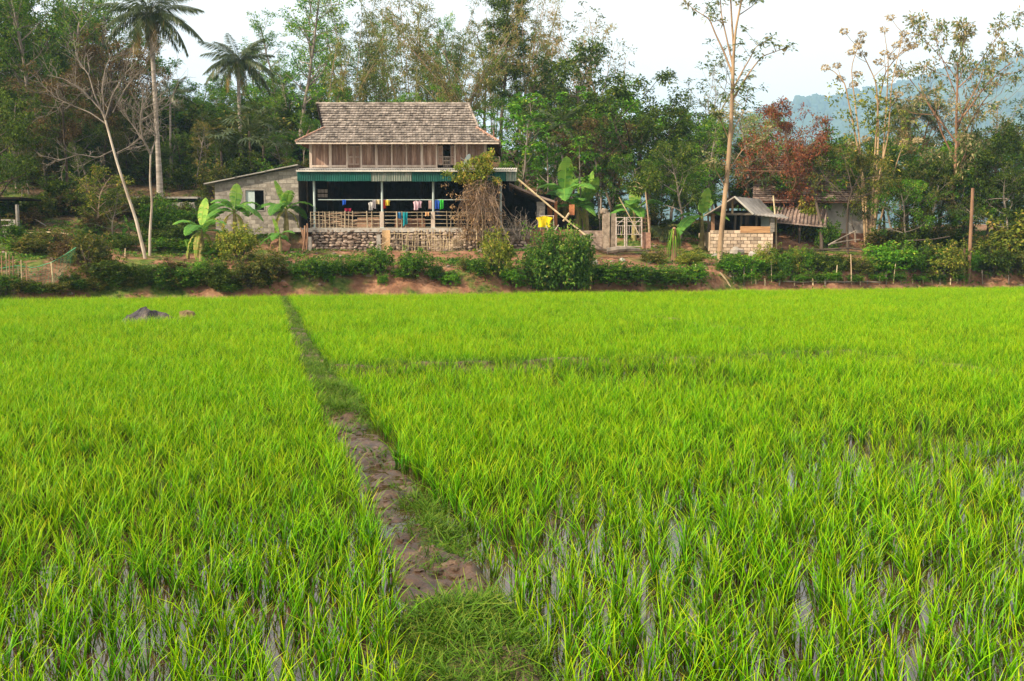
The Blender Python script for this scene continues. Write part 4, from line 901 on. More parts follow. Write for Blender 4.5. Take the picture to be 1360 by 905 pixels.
gp((833, 290), (842, 299), .016, 'brace'); gp((851.5, 290), (842, 299), .016, 'brace'); gp((819, 299.5), (829.5, 290), .016, 'brace')
mb = MB(); px_box(mb, 800.5, 809.5, YG, .3, 282, 334, jit=.03); mb.blob((P(805, 0, YG).x, YG + .15, P(805, 281, YG).z), (.2, .2, .16), seed=3); M_GPOST = solid('brown_post', (0.12, 0.09, 0.065), (0.30, 0.24, 0.185), 5, bump=0.8)  # plain brown stone tone for both gateposts
tag(mb.build('gate_post', M_GPOST), 'old stone gatepost with a round cap left of the white gate', 'gatepost')
mb = MB(); px_box(mb, 811.5, 817.6, YG, .26, 284, 334, jit=.02); tag(mb.build('gate_post', M_GPOST), 'grey concrete gatepost carrying the white gate', 'gatepost')
mb = MB(); px_box(mb, 770, 800, YG + .1, .3, 312, 330, jit=.02); tag(mb.build('garden_wall', M_STONE), 'low grey garden wall left of the stone gatepost', 'wall')
mb = MB(); px_box(mb, 853.5, 864, YG + .1, .3, 309, 330, jit=.02); tag(mb.build('garden_wall', solid('brick_pier', (.2, .1, .07), (.34, .2, .14), 6, bump=.6)), 'low reddish pier under the wire fence right of the gate', 'wall')
wf = thing_at('wire_fence', 'rusty square wire fence panel right of the white gate', 'fence', P(857, 312, YG + .15))
for i in range(4): mb = MB(); px = 853.5 + i * 3.2; mb.tube([P(px, 288, YG + .2), P(px + .3, 312, YG + .2)], .011, 5); spart(wf, 'wire', mb, WOOD['red'])
for j in range(5): mb = MB(); y_ = 290 + j * 5; mb.tube([P(853, y_, YG + .2), P(864, y_ + .5, YG + .2)], .011, 5); spart(wf, 'wire', mb, WOOD['red'])
mb = MB(); mb.tube([P(806, 334, 47.6), P(820, 331.5, 47.6), P(834, 330.5, 47.7), P(850, 331.5, 47.8)], [.16, .15, .10, .05], 8); tag(mb.build('fallen_log', WOOD['grey']), 'grey fallen log lying in front of the white gate', 'log')
mb = MB(); mb.tube([P(790, 331, 47.8), P(822, 333.5, 47.7), P(868, 333, 47.6)], [.05, .06, .04], 6); tag(mb.build('fallen_branch', WOOD['dark']), 'long thin dark branch lying beside the grey log', 'branch')
# boulder behind the gate and loose stones
mb = MB(); p_ = hit(811, 265); mb.blob((p_.x, p_.y, p_.z + .12), (.5, .5, .34), seed=8, rough=.14, lat=7, lon=12); tag(mb.build('boulder', M_CONC, smooth=True), 'rounded pale boulder on the slope behind the gateposts', 'boulder')

# ------------------------------------------------------------------ small block hut on the right
hp = hit(985, 335); YH = hp.y
hut = thing_at('cooking_hut', 'open hut with a gabled sheet roof over a low tan block wall', 'hut', (PX(985, YH), YH, hp.z))
hx0, hx1 = PX(944, YH), PX(1027.5, YH); wz0_, wz1_ = hp.z - .15, P(985, 308.5, YH).z
tb = MB(); tb.box((0, 0, 0), (.325, .16, .155), jit=.006); tb = tb.mesh('block', M_WARMBLOCK)
r_ = 0
while wz0_ + r_ * .18 < wz1_ - .05:
    x_ = hx0 + (0 if r_ % 2 else -.175)
    while x_ < hx1 - .08:
        a, b = max(x_, hx0), min(x_ + .35, hx1)
        if b - a > .06: obj('block', tb, hut, Vector(((a + b) / 2, YH + RND.uniform(-.012, .012), wz0_ + (r_ + .5) * .18)) - hut.location, None, ((b - a - .025) / .325, 1, 1))
        x_ += .35
    r_ += 1
mb = MB(); mb.box(((hx0 + hx1) / 2, YH + .02, (wz0_ + wz1_) / 2), (hx1 - hx0 - .01, .13, wz1_ - wz0_ - .02)); spart(hut, 'mortar', mb, solid('warm_mortar', (.11, .08, .06), (.22, .16, .12), 6, bump=.5))
mb = MB(); mb.box((hx1 - .05, YH + 1.6, (wz0_ + wz1_) / 2), (.12, 3, wz1_ - wz0_)); mb.box((hx0 + .05, YH + 1.6, (wz0_ + wz1_) / 2), (.12, 3, wz1_ - wz0_)); spart(hut, 'side_wall', mb, M_WARMBLOCK)
mb = MB(); px_box(mb, 983.5, 1023, YH - .1, .05, 301, 309.5, jit=.008); spart(hut, 'board', mb, solid('orange_board', (.26, .13, .06), (.46, .27, .13), 2.5, bump=.4, stretch=(.5, 1, 4)))
for px, t_ in ((947, 284), (992.5, 285)): mb = MB(); px_box(mb, px - 2, px + 2, YH + .02, .12, t_, 310, jit=.012); spart(hut, 'post', mb, WOOD['red'] if px < 950 else M_DARKWOOD)
for k in range(6): obj('block', pilm, hut, Vector((PX(1026, YH), YH - .02, wz1_ + .1 + k * .195)) - hut.location, None, (.55, 1, 1)) if wz1_ + k * .195 < P(0, 291, YH).z else None
for px in (977, 985, 1005): mb = MB(); mb.tube([P(px, 284, YH + 1.5), P(px - 1.5, 312, YH + 1.4)], .06, 6); spart(hut, 'inner_post', mb, WOOD['grey'])
mb = MB(); px_box(mb, 1011, 1022, YH + 1.8, .04, 286, 302); spart(hut, 'blue_sheet', mb, M_STEEL)
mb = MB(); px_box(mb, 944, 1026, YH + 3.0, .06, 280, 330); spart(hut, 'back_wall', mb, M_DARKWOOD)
mb = MB(); px_box(mb, 950, 1000, YH - .03, .1, 283, 286); spart(hut, 'beam', mb, WOOD['grey']); mb = MB(); mb.tube([P(973, 264, YH - .02), P(972.5, 284, YH - .02)], .06, 6); spart(hut, 'king_post', mb, WOOD['tan'])
# roof: gable facing the camera, right slope running back to the right
ap, le, re = P(975, 261, YH - .5), P(935.5, 285.5, YH - .5), P(1000, 284, YH - .5)
def slope(a, b, depth, drop, n=5, shift=0.0):
    for j in range(n):
        y0_, y1_ = YH - .5 + depth * j / n, YH - .5 + depth * (j + 1.06) / n; mb = MB(); m = 10
        g = np.array([[((a.x + (b.x - a.x) * u) + shift * (yy_ - YH + .5) / depth, yy_, a.z + (b.z - a.z) * u + .012 * j + .018 * math.sin((yy_ - YH) * 36) - .03 * math.sin(3.1 * u)) for u in np.linspace(0, 1, m)] for yy_ in np.linspace(y0_, y1_, 14)])
        mb.grid(g); mb.grid(g[::-1] - np.array((0, 0, .03))); mb.add(np.concatenate([g[0], g[0] - np.array((0, 0, .035))]), np.array([(i, i + 1, m + i + 1, m + i) for i in range(m - 1)])); spart(hut, 'roof_sheet', mb, M_OLDSHEET)
slope(ap, le, 3.6, 0, shift=1.2); slope(ap, re, 3.6, 0, shift=2.2)
mb = MB(); mb.tube([ap + Vector((0, -.06, -.02)), re + Vector((0.0, -.06, -.03))], .05, 6); spart(hut, 'barge_board', mb, M_PALEMETAL)
mb = MB(); mb.tube([ap + Vector((0, -.05, -.06)), le + Vector((0, -.05, -.06))], .045, 6); spart(hut, 'barge_board', mb, WOOD['grey'])
# flat porch sheet to the right
a, b = P(998, 284.5, YH - .4), P(1047, 289, YH - .4); mb = MB(); g = np.array([[(a.x + (b.x - a.x) * u + .35 * v, YH - .4 + 2.4 * v, a.z + (b.z - a.z) * u + .25 * v + .012 * math.sin(u * 60)) for u in np.linspace(0, 1, 60)] for v in (0, 1)]); mb.grid(g); mb.grid((g - np.array((0, 0, .04)))[::-1]); mb.add(np.concatenate([g[0], g[0] - np.array((0, 0, .05))]), np.array([(i, i + 1, 61 + i, 60 + i) for i in range(59)])); spart(hut, 'porch_sheet', mb, M_OLDSHEET)
# second low tiled roof behind the hut, to its right
YQ = YH + 2.0
bq = hz(PX(1060, YQ), YQ)
t = thing_at('tiled_shed', 'low shed with a ribbed grey tile roof right of the block hut', 'shed', (PX(1060, YQ), YQ, bq))
a, b, c_, d_ = P(1022, 294, YQ), P(1098, 301, YQ), P(1030, 272, YQ + 2.4), P(1100, 272, YQ + 2.4)
nrib = 15
for i in range(nrib):
    u0, u1 = i / nrib, (i + 1) / nrib; mb = MB(); p_, q_ = a.lerp(b, (u0 + u1) / 2), c_.lerp(d_, (u0 + u1) / 2); w_ = (b.x - a.x) / nrib
    mb.tube([p_ + Vector((0, 0, .05)), q_ + Vector((0, 0, .05))], w_ * .30, 6, tint=RND.random()); spart(t, 'roof_tile', mb, M_OLDTILE)
mb = MB(); mb.add([tuple(a), tuple(b), tuple(d_), tuple(c_)] + [tuple(p - Vector((0, 0, .06))) for p in (a, b, d_, c_)], [(0, 1, 2, 3), (7, 6, 5, 4), (0, 4, 5, 1)]); spart(t, 'roof', mb, M_OLDTILE)
for px in (1030, 1062, 1095): mb = MB(); q_ = P(px, 296, YQ + .2); mb.tube([(q_.x, q_.y, q_.z), (q_.x, q_.y, bq - .2)], .07, 6); spart(t, 'post', mb, WOOD['dark'])
mb = MB(); px_box(mb, 1028, 1098, YQ + 2.3, .1, 274, 330); spart(t, 'back_wall', mb, M_DARKWOOD)
# whitewashed house behind, right
YW = YH + 4.5
bq = hz(PX(1115, YW), YW)
t = thing_at('whitewashed_house', 'whitewashed house with a red stained base and dark tiled roof behind the trees', 'house', (PX(1115, YW), YW, bq))
M_WHITE = solid('whitewash', (.34, .32, .31), (.56, .54, .52), 1.2, bump=.2, c3=(.62, .60, .57)); M_REDBASE = solid('red_splash', (.22, .10, .06), (.38, .20, .13), 3, bump=.3)
wxa, wxb = P(1084, 276, YW).x, P(1098, 283, YW).x
mb = MB(); px_box(mb, 1066, 1084, YW, .15, 265, 322); px_box(mb, 1098, 1160, YW, .15, 265, 322); px_box(mb, 1084, 1098, YW, .15, 265, 273); px_box(mb, 1084, 1098, YW, .15, 283, 322); px_box(mb, 1158, 1160, YW + .15, 5, 265, 322); spart(t, 'wall', mb, M_WHITE)
mb = MB(); px_box(mb, 1066, 1160, YW - .03, .03, 310, 325); spart(t, 'wall_base', mb, M_REDBASE)
mb = MB(); px_box(mb, 1084, 1098, YW + .6, .05, 270, 286); spart(t, 'window', mb, M_DARKWOOD); mb = MB(); px_box(mb, 1082.5, 1099.5, YW - .08, .22, 283, 285); spart(t, 'sill', mb, M_CONC)
mb = MB(); px_box(mb, 1060, 1162, YW + 5, .1, 255, 322); spart(t, 'back_wall', mb, M_WHITE)
mb = MB(); rr2 = np.random.default_rng(33); A0, B0, A1, B1 = P(1000, 268, YW - .8), P(1166, 268, YW - .8), P(1004, 208, YW + 3.6), P(1150, 208, YW + 3.6)
lay(A0, B0, A1, B1, 22, .26, rr2); spart(t, 'roof_tiles', mb, M_OLDTILE, kind='stuff')
mb = MB(); mb.add([tuple(p) for p in (A0, B0, B1, A1)] + [tuple(p - Vector((0, 0, .08))) for p in (A0, B0, B1, A1)] + [(A0.x, 2 * A1.y - A0.y, A0.z), (B0.x, 2 * A1.y - A0.y, B0.z)], [(0, 1, 2, 3), (7, 6, 5, 4), (0, 4, 5, 1), (3, 2, 9, 8)]); spart(t, 'roof', mb, M_UNDER)

# ------------------------------------------------------------------ trees
def unit(v):
    v = np.asarray(v, float); return v / (np.linalg.norm(v) + 1e-9)
def grow(rng, p, d, L, r, level, spec, out, anchors, segs=None):
    """one branch as a bent polyline; its children; its leaf anchors"""
    segs = segs or (7 if level == 0 else 5 if level == 1 else 3)
    pts, rad, dirs = [np.array(p, float)], [r], [unit(d)]
    wob = spec['wob'] * (1.0 if level else spec.get('trunk_wob', 0.5)); dd = unit(d); endr = spec.get('end', 0.35) if level < spec['levels'] - 1 else 0.25
    for i in range(segs):
        dd = unit(dd + rng.normal(0, wob, 3) + np.array((0, 0, spec['trop'] * (1 if level else 0.15))))
        pts.append(pts[-1] + dd * L / segs); rad.append(r * (1 - (1 - endr) * (i + 1) / segs)); dirs.append(dd)
    out.append((np.array(pts), np.array(rad), level))
    if level < spec['levels'] - 1:
        n = spec['n'][level]; n = max(1, int(round(n * rng.uniform(0.8, 1.2))))
        f0 = spec['first'] if level == 0 else spec.get('first2', 0.25); az = rng.uniform(0, 6.28)
        for k in range(n):
            f = f0 + (1 - f0) * (k + rng.uniform(0.2, 0.9)) / n; f = min(f, 0.99)
            i = min(int(f * segs), segs - 1); u = f * segs - i
            q = pts[i] * (1 - u) + pts[i + 1] * u; qd = dirs[i + 1]
            az += 2.4 + rng.normal(0, .5)
            a = math.radians(rng.uniform(*spec['ang'][level]))
            x = unit(np.cross(qd, (0.3, 0.9, 0.2))); y = np.cross(qd, x)
            nd = qd * math.cos(a) + (x * math.cos(az) + y * math.sin(az)) * math.sin(a)
            g = (f - f0) / (1 - f0)
            env = spec['env'](g) if level == 0 else (1 - 0.55 * g)
            grow(rng, q, nd, L * spec['len'][level] * env * rng.uniform(.75, 1.2), max(rad[i] * spec.get('rr', .55) * (.5 + .5 * env), .006), level + 1, spec, out, anchors)
    if level >= spec.get('leaf_from', spec['levels'] - 1):
        m = spec['anch'] if level == spec['levels'] - 1 else max(1, spec['anch'] // 2)
        for k in range(m):
            f = 1 - (k / max(m, 1)) * spec.get('span', .75); i = min(int(f * segs), segs - 1); u = f * segs - i
            anchors.append((pts[i] * (1 - u) + pts[min(i + 1, segs)] * u, dirs[min(i + 1, segs)]))
def skin(mb, branches, sides=(8, 5, 3, 3), rmin=0.008):
    for pts, rad, lv in branches: mb.tube(pts, np.maximum(rad, rmin), sides[min(lv, 3)], cap=lv == 0)
def crown_leaves(rng, mb, anchors, n, rc, L, W, spec, T=(0.5, .2)):
    A = np.array([a[0] for a in anchors]); D = np.array([a[1] for a in anchors]); k = len(A)
    sty = spec.get('style', 'clump')
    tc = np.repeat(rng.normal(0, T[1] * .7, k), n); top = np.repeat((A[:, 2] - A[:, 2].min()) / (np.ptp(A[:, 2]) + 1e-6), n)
    c = np.repeat(A, n, 0); dd = np.repeat(D, n, 0); N_ = k * n
    if sty == 'clump':
        off = rng.normal(0, 1, (N_, 3)); off /= np.linalg.norm(off, axis=1)[:, None]; off *= (rng.random(N_) ** .5)[:, None] * rc; off[:, 2] *= .7
        c = c + off; d = off / rc + dd * .5 + rng.normal(0, .6, (N_, 3)); d[:, 2] -= spec.get('droop', .3); nr = rng.normal(0, .5, (N_, 3)) + np.array((0, 0, 1.0))
    elif sty == 'whorl':            # rosettes of long drooping leaves at the twig ends
        az = rng.uniform(0, 6.28, N_); el = rng.normal(spec.get('wel', .25), .3, N_)
        d = np.stack([np.cos(az) * np.cos(el), np.sin(az) * np.cos(el), np.sin(el)], 1); c = c + d * .05 * L + rng.normal(0, rc, (N_, 3)) * np.array((1, 1, .6)); nr = np.tile((0, 0, 1.0), (N_, 1)) + rng.normal(0, .25, (N_, 3))
    elif sty == 'ball':             # round seed heads
        off = rng.normal(0, 1, (N_, 3)); off /= np.linalg.norm(off, axis=1)[:, None]; off[:, 2] *= .62; d = off; c = c + off * rc * rng.uniform(.4, 1, N_)[:, None]; nr = rng.normal(0, 1, (N_, 3))
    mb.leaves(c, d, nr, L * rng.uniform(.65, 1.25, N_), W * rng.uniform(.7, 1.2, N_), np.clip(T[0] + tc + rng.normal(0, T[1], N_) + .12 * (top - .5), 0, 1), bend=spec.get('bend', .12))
ROUND = lambda g: .35 + .9 * math.sin(math.pi * min(1, .12 + .8 * g)); VASE = lambda g: 1.1 - .35 * g; CONE = lambda g: 1.15 - .95 * g; COLUMN = lambda g: .75 + .3 * math.sin(3 * g)
FLATC = lambda g: .5 + .7 * g
SP = {
 #           height, trunk radius
 'broad':   dict(H=12, r=.22, levels=4, n=(12, 6, 4), first=.25, env=ROUND, len=(.42, .5, .5), ang=((45, 80), (35, 65), (30, 70)), wob=.14, trop=.05, anch=2, leaf=('dark', 15, .46, .30, .15), T=(.45, .2), bark='dark', spec=dict(droop=.35)),
 'midtree': dict(H=10, r=.16, levels=4, n=(11, 5, 4), first=.3, env=ROUND, len=(.40, .5, .5), ang=((40, 75), (35, 65), (30, 70)), wob=.15, trop=.06, anch=2, leaf=('mid', 14, .42, .27, .13), T=(.5, .22), bark='grey', spec=dict(droop=.3)),
 'slender': dict(H=14, r=.15, levels=3, n=(24, 5), first=.3, env=ROUND, len=(.19, .55), ang=((35, 75), (30, 60)), wob=.12, trop=.08, anch=3, leaf=('mid', 14, .32, .23, .10), T=(.6, .24), bark='grey', spec=dict(droop=.25)),
 'light':   dict(H=14, r=.14, levels=3, n=(26, 5), first=.28, env=COLUMN, len=(.17, .5), ang=((35, 70), (30, 60)), wob=.13, trop=.10, anch=3, leaf=('bright', 10, .28, .21, .095), T=(.5, .28), bark='grey', spec=dict(droop=.2)),
 'column':  dict(H=16, r=.16, levels=3, n=(34, 5), first=.35, env=COLUMN, len=(.11, .5), ang=((50, 90), (30, 60)), wob=.10, trop=.05, anch=3, leaf=('dark', 20, .34, .26, .085), T=(.55, .18), bark='dark', spec=dict(droop=.5)),
 'whorl':   dict(H=8, r=.085, levels=3, n=(11, 3), first=.3, env=VASE, len=(.24, .55), ang=((40, 75), (25, 55)), wob=.10, trop=.10, anch=1, leaf=('bright', 15, .12, .44, .17), T=(.5, .2), bark='grey', spec=dict(style='whorl', bend=.35)),
 'papaya':  dict(H=7, r=.075, levels=2, n=(5,), first=.5, env=VASE, len=(.14,), ang=((40, 75),), wob=.06, trop=.15, anch=1, leaf=('bright', 26, .16, .55, .19), T=(.5, .2), bark='grey', leaf_from=0, spec=dict(style='whorl', bend=.35)),
 'airy':    dict(H=14, r=.15, levels=4, n=(9, 5, 3), first=.45, env=VASE, len=(.42, .5, .5), ang=((20, 50), (25, 50), (30, 60)), wob=.12, trop=.10, anch=1, leaf=('olive', 7, .20, .24, .085), T=(.45, .2), bark='tan', spec=dict(droop=.25), end=.3),
 'tuft':    dict(H=9, r=.09, levels=3, n=(9, 4), first=.4, env=VASE, len=(.42, .5), ang=((25, 60), (30, 55)), wob=.12, trop=.10, anch=1, leaf=('pale', 13, .13, .30, .10), T=(.35, .2), bark='grey', spec=dict(style='whorl', bend=.3)),
 'bare':    dict(H=9, r=.11, levels=4, n=(9, 6, 4), first=.35, env=ROUND, len=(.5, .5, .5), ang=((40, 75), (25, 60), (25, 60)), wob=.20, trop=.05, anch=1, leaf=None, bark='twig', spec={}),
 'redtree': dict(H=6, r=.10, levels=4, n=(12, 6, 4), first=.1, env=ROUND, len=(.42, .5, .5), ang=((35, 70), (30, 60), (30, 60)), wob=.16, trop=.06, anch=2, leaf=('red', 10, .28, .17, .075), T=(.5, .22), bark='red', spec=dict(droop=.3)),
 'browntree': dict(H=11, r=.16, levels=4, n=(11, 6, 4), first=.35, env=ROUND, len=(.38, .5, .5), ang=((45, 85), (35, 65), (30, 70)), wob=.16, trop=.04, anch=2, leaf=('brown', 11, .38, .24, .11), T=(.45, .22), bark='dark', spec=dict(droop=.4)),
 'olivetree': dict(H=10, r=.15, levels=4, n=(11, 6, 4), first=.3, env=ROUND, len=(.40, .5, .5), ang=((40, 80), (35, 65), (30, 70)), wob=.15, trop=.05, anch=2, leaf=('olive', 13, .40, .25, .12), T=(.45, .22), bark='grey', spec=dict(droop=.3)),
 'paletree': dict(H=9, r=.13, levels=4, n=(12, 5, 3), first=.3, env=ROUND, len=(.42, .5, .5), ang=((30, 70), (30, 60), (30, 60)), wob=.13, trop=.08, anch=2, leaf=('mid', 12, .28, .24, .10), T=(.62, .25), bark='red', spec=dict(droop=.2)),
 'hightree': dict(H=9, r=.17, levels=4, n=(8, 6, 4), first=.52, env=ROUND, len=(.42, .5, .5), ang=((40, 75), (35, 65), (30, 70)), wob=.17, trop=.07, anch=2, leaf=('olive', 11, .36, .24, .12), T=(.5, .22), bark='dark', spec=dict(droop=.3)),
 'sapling': dict(H=4, r=.05, levels=3, n=(12, 4), first=.2, env=ROUND, len=(.36, .5), ang=((35, 75), (30, 60)), wob=.14, trop=.08, anch=3, leaf=('mid', 8, .14, .15, .07), T=(.5, .22), bark='grey', spec=dict(droop=.25)),
 'yellowsap': dict(H=4, r=.06, levels=3, n=(14, 5), first=.3, env=ROUND, len=(.34, .5), ang=((35, 75), (30, 60)), wob=.14, trop=.08, anch=3, leaf=('yellow', 8, .15, .17, .08), T=(.4, .25), bark='tan', spec=dict(droop=.25)),
}
PROTO = {}
def tree_meshes(species, var, leaf=None):
    key = (species, var, leaf)
    if key not in PROTO:
        s = dict(SP[species]); s.setdefault('wob', .1)
        rng = np.random.default_rng(sum(ord(ch) for ch in species) * 13 + var * 101)
        br_, an = [], []
        grow(rng, (0, 0, -.15), (rng.normal(0, .04), rng.normal(0, .04), 1), s['H'], s['r'], 0, s, br_, an, segs=10)
        mt = MB(); skin(mt, br_); tm = mt.mesh('trunk', WOOD[s['bark']], True); cm = None
        if s['leaf']:
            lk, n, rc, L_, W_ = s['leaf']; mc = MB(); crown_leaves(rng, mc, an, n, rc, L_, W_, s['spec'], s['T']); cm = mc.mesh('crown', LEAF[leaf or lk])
        top = max(p[0][:, 2].max() for p in br_)
        PROTO[key] = (tm, cm, top)
    return PROTO[key]
def tree(name, species, px, Y, top_py, label, var=0, cat='tree', group=None, wide=1.0, leaf=None, rot=None, lean=(0, 0), base=None):
    g = base if base is not None else on(px, Y)
    if base is not None: Y = g.y
    H = P(px, top_py, Y).z - g.z
    tm, cm, top = tree_meshes(species, var, leaf); s = H / top
    t = thing(name, label, cat, g, (lean[0], lean[1], RND.uniform(0, 6.28) if rot is None else rot), (s * wide, s * wide, s), group)
    obj('trunk', tm, t)
    if cm: obj('crown', cm, t)
    return t

# ---- the wood on the left
WL = 'trees of the wood left of the house'
tree('broadleaf_tree', 'broad', 8, 60, -70, 'huge dark broadleaf tree filling the top left corner of the photo', 0, wide=1.0)
tree('broadleaf_tree', 'broad', -38, 56, -20, 'dark broadleaf tree cut by the left edge of the photo', 1)
tree('broadleaf_tree', 'broad', 72, 70, -30, 'tall dark tree behind the bare pale tree, second from the top left corner', 2)
tree('slender_tree', 'slender', 44, 57, -30, 'tall thin tree with green tufts in front of the dark top left tree', 0)
tree('slender_tree', 'slender', 102, 64, -40, 'thin tall tree against the sky left of the first coconut palm', 1)
tree('slender_tree', 'slender', 128, 72, -10, 'narrow tall tree standing just left of the tall coconut palm', 2)
tree('brown_tree', 'browntree', 140, 60, 42, 'brownish tree with a wide ragged crown behind the bare pale tree', 0, wide=1.05)
tree('brown_tree', 'browntree', 92, 55, 95, 'brownish tree with dry leaves left of the bare pale tree', 1)
tree('brown_tree', 'browntree', 182, 66, 70, 'brown and green tree under the tall coconut palm crown', 2)
tree('olive_tree', 'olivetree', 40, 53, 150, 'olive leaved tree low in the shade at the left, behind the netting', 0)
tree('olive_tree', 'olivetree', 160, 58, 168, 'olive leaved tree behind the fork of the bare pale tree', 1)
tree('broadleaf_tree', 'broad', 2, 45.5, 120, 'low dark tree beside the grey outbuilding at the left edge', 3)
tree('midgreen_tree', 'midtree', 250, 68, 128, 'mid green tree between the two coconut palms, nearer the left one', 0)
tree('midgreen_tree', 'midtree', 282, 74, 112, 'mid green tree between the two coconut palms, nearer the right one', 1)
tree('broadleaf_tree', 'broad', 300, 66, 160, 'dark green tree at the foot of the right coconut palm, on its left', 2)
tree('broadleaf_tree', 'broad', 352, 68, 150, 'dark green tree at the foot of the right coconut palm, on its right', 1)
tree('broadleaf_tree', 'broad', 220, 74, 120, 'dark tree behind the trunk of the tall coconut palm', 0)
tree('light_tree', 'light', 398, 72, -45, 'tall airy light green tree left of the house roof, nearest the roof', 0, wide=1.25)
tree('light_tree', 'light', 372, 80, 18, 'airy light green tree between the right coconut palm and the tall airy tree', 1, wide=1.2)
tree('light_tree', 'light', 436, 78, -30, 'airy light green tree rising behind the left end of the roof ridge', 2, wide=1.1)
tree('midgreen_tree', 'midtree', 405, 66, 150, 'mid green bushy tree low behind the left eave of the house', 2)
tree('midgreen_tree', 'midtree', 372, 62, 178, 'small mid green tree above the right end of the shed roof', 0)
for k, (px, Y, tp) in enumerate([(30, 51.5, 175), (62, 56, 120), (84, 60, 130), (108, 53, 190), (230, 60, 170), (262, 58, 160), (275, 63, 150), (335, 72, 140), (20, 63, 80), (205, 63, 190), (290, 60, 185)]):
    tree('forest_sapling', 'slender', px, Y, tp, 'thin straight young tree among the dim trunks of the left wood', k % 3, group=WL, leaf=['dark', 'mid', 'olive'][k % 3])
for k, (px, Y, tp) in enumerate([(-60, 75, 40), (30, 82, 20), (110, 86, 40), (170, 84, 60), (240, 88, 110), (310, 90, 120), (360, 86, 110), (420, 84, 100)]):
    tree('background_tree', 'broad', px, Y, tp, 'dark tree crown far back on the slope of the left wood', k % 4, group='far crowns of the left wood')

FILL = [(-20, 53, 150), (25, 55, 110), (55, 59, 105), (95, 62, 110), (118, 56, 150), (150, 64, 120), (175, 60, 150), (200, 68, 140), (215, 60, 190), (245, 61, 175), (265, 70, 140), (300, 72, 140), (318, 62, 175), (350, 75, 130), (385, 63, 185), (-45, 60, 60), (5, 66, 30), (60, 66, 60), (120, 68, 80), (0, 50, 200)]
for k, (px, Y, tp) in enumerate(FILL):
    tree('thicket_tree', ['broad', 'midtree', 'olivetree'][k % 3], px, Y, tp, 'shadowy leafy tree in the crowded middle of the left wood', (k * 2 + 1) % 4, group='crowded trees of the left wood', leaf=['dark', 'dark', 'olive', 'mid'][k % 4], wide=1.15)
for k, (px, Y, tp, lf) in enumerate([(270, 78, 100, 'bright'), (300, 80, 108, 'mid'), (345, 80, 100, 'bright'), (365, 74, 128, 'bright'), (60, 80, -10, 'mid'), (130, 80, 20, 'bright'), (160, 78, 30, 'mid'), (235, 76, 110, 'bright'), (20, 74, -30, 'mid'), (385, 76, 90, 'mid')]):
    tree('green_tree', ['midtree', 'slender'][k % 2], px, Y, tp, 'fresh green tree behind the palms at the back of the left wood', k % 3, group='green trees behind the palms', leaf=lf, wide=1.2)
FILR = [(700, 72, 130), (735, 76, 100), (770, 70, 130), (815, 72, 120), (850, 66, 150), (890, 68, 140), (930, 62, 165), (955, 70, 150), (990, 66, 175), (690, 60, 200), (735, 62, 195), (800, 62, 190), (875, 58, 215), (935, 57, 215), (1075, 58, 185), (1110, 60, 185), (1140, 58, 200), (1175, 62, 185), (1215, 64, 175), (1250, 60, 190), (1285, 58, 185), (1310, 58, 165), (1350, 57, 170), (1235, 54, 225), (1200, 53, 240), (1290, 53, 225), (1345, 51, 215)]
for k, (px, Y, tp) in enumerate(FILR):
    rgt = px > 1000
    tree('thicket_tree', ['midtree', 'broad', 'olivetree'][k % 3], px, Y, tp, 'shadowy leafy tree in the dense thicket behind the tall wooden post and seed head tree' if rgt else 'shadowy leafy tree in the thicket between the house and the tall slender tree', (k * 2 + 1) % 4, group='thicket trees on the right' if rgt else 'thicket trees right of the house', leaf=['mid', 'dark', 'mid', 'olive', 'bright'][k % 5] if rgt else ['bright', 'mid', 'dark', 'bright', 'mid'][k % 5], wide=1.1)
# ---- palms
def frond_mesh(seed, L, sag, n=44, lw=.06, ll=.85, tint=(.5, .2)):
    rng = np.random.default_rng(seed); mb = MB(); u = np.linspace(0, 1, 12)
    x = L * (u - .10 * u ** 2 * sag); z = L * (.28 * u - (.30 + .42 * sag) * u ** 2.0); mid = np.stack([x, 0 * u, z], 1)
    mb.tube(mid, np.linspace(.035, .008, 12), 4, tint=.75)
    uu = np.repeat(np.linspace(.14, .99, n), 2); sd = np.tile((1.0, -1.0), n)
    c = np.stack([np.interp(uu, u, mid[:, i]) for i in range(3)], 1); t = np.stack([np.gradient(mid[:, i], u) for i in range(3)], 1); t /= np.linalg.norm(t, axis=1)[:, None]
    tt = np.stack([np.interp(uu, u, t[:, i]) for i in range(3)], 1)
    d = tt * .75 + np.stack([0 * sd, sd, 0 * sd], 1) * .85 + np.array((0, 0, -1)) * (.35 + .35 * rng.random(2 * n))[:, None] + rng.normal(0, .08, (2 * n, 3))
    ln = ll * np.sin(np.pi * np.clip(.15 + .8 * uu, 0, 1)) ** .7 * rng.uniform(.8, 1.1, 2 * n)
    mb.leaves(c, d, np.tile((0, 0, 1.0), (2 * n, 1)), ln, lw * rng.uniform(.8, 1.3, 2 * n), np.clip(rng.normal(*tint, 2 * n), 0, 1), bend=.25)
    return mb
FR = [frond_mesh(500 + i, 3.2, .35 + .25 * i).mesh('frond', LEAF['palm']) for i in range(4)]
FRD = [frond_mesh(520 + i, 2.6, 1.5, tint=(.95, .08)).mesh('frond', LEAF['palm']) for i in range(2)]
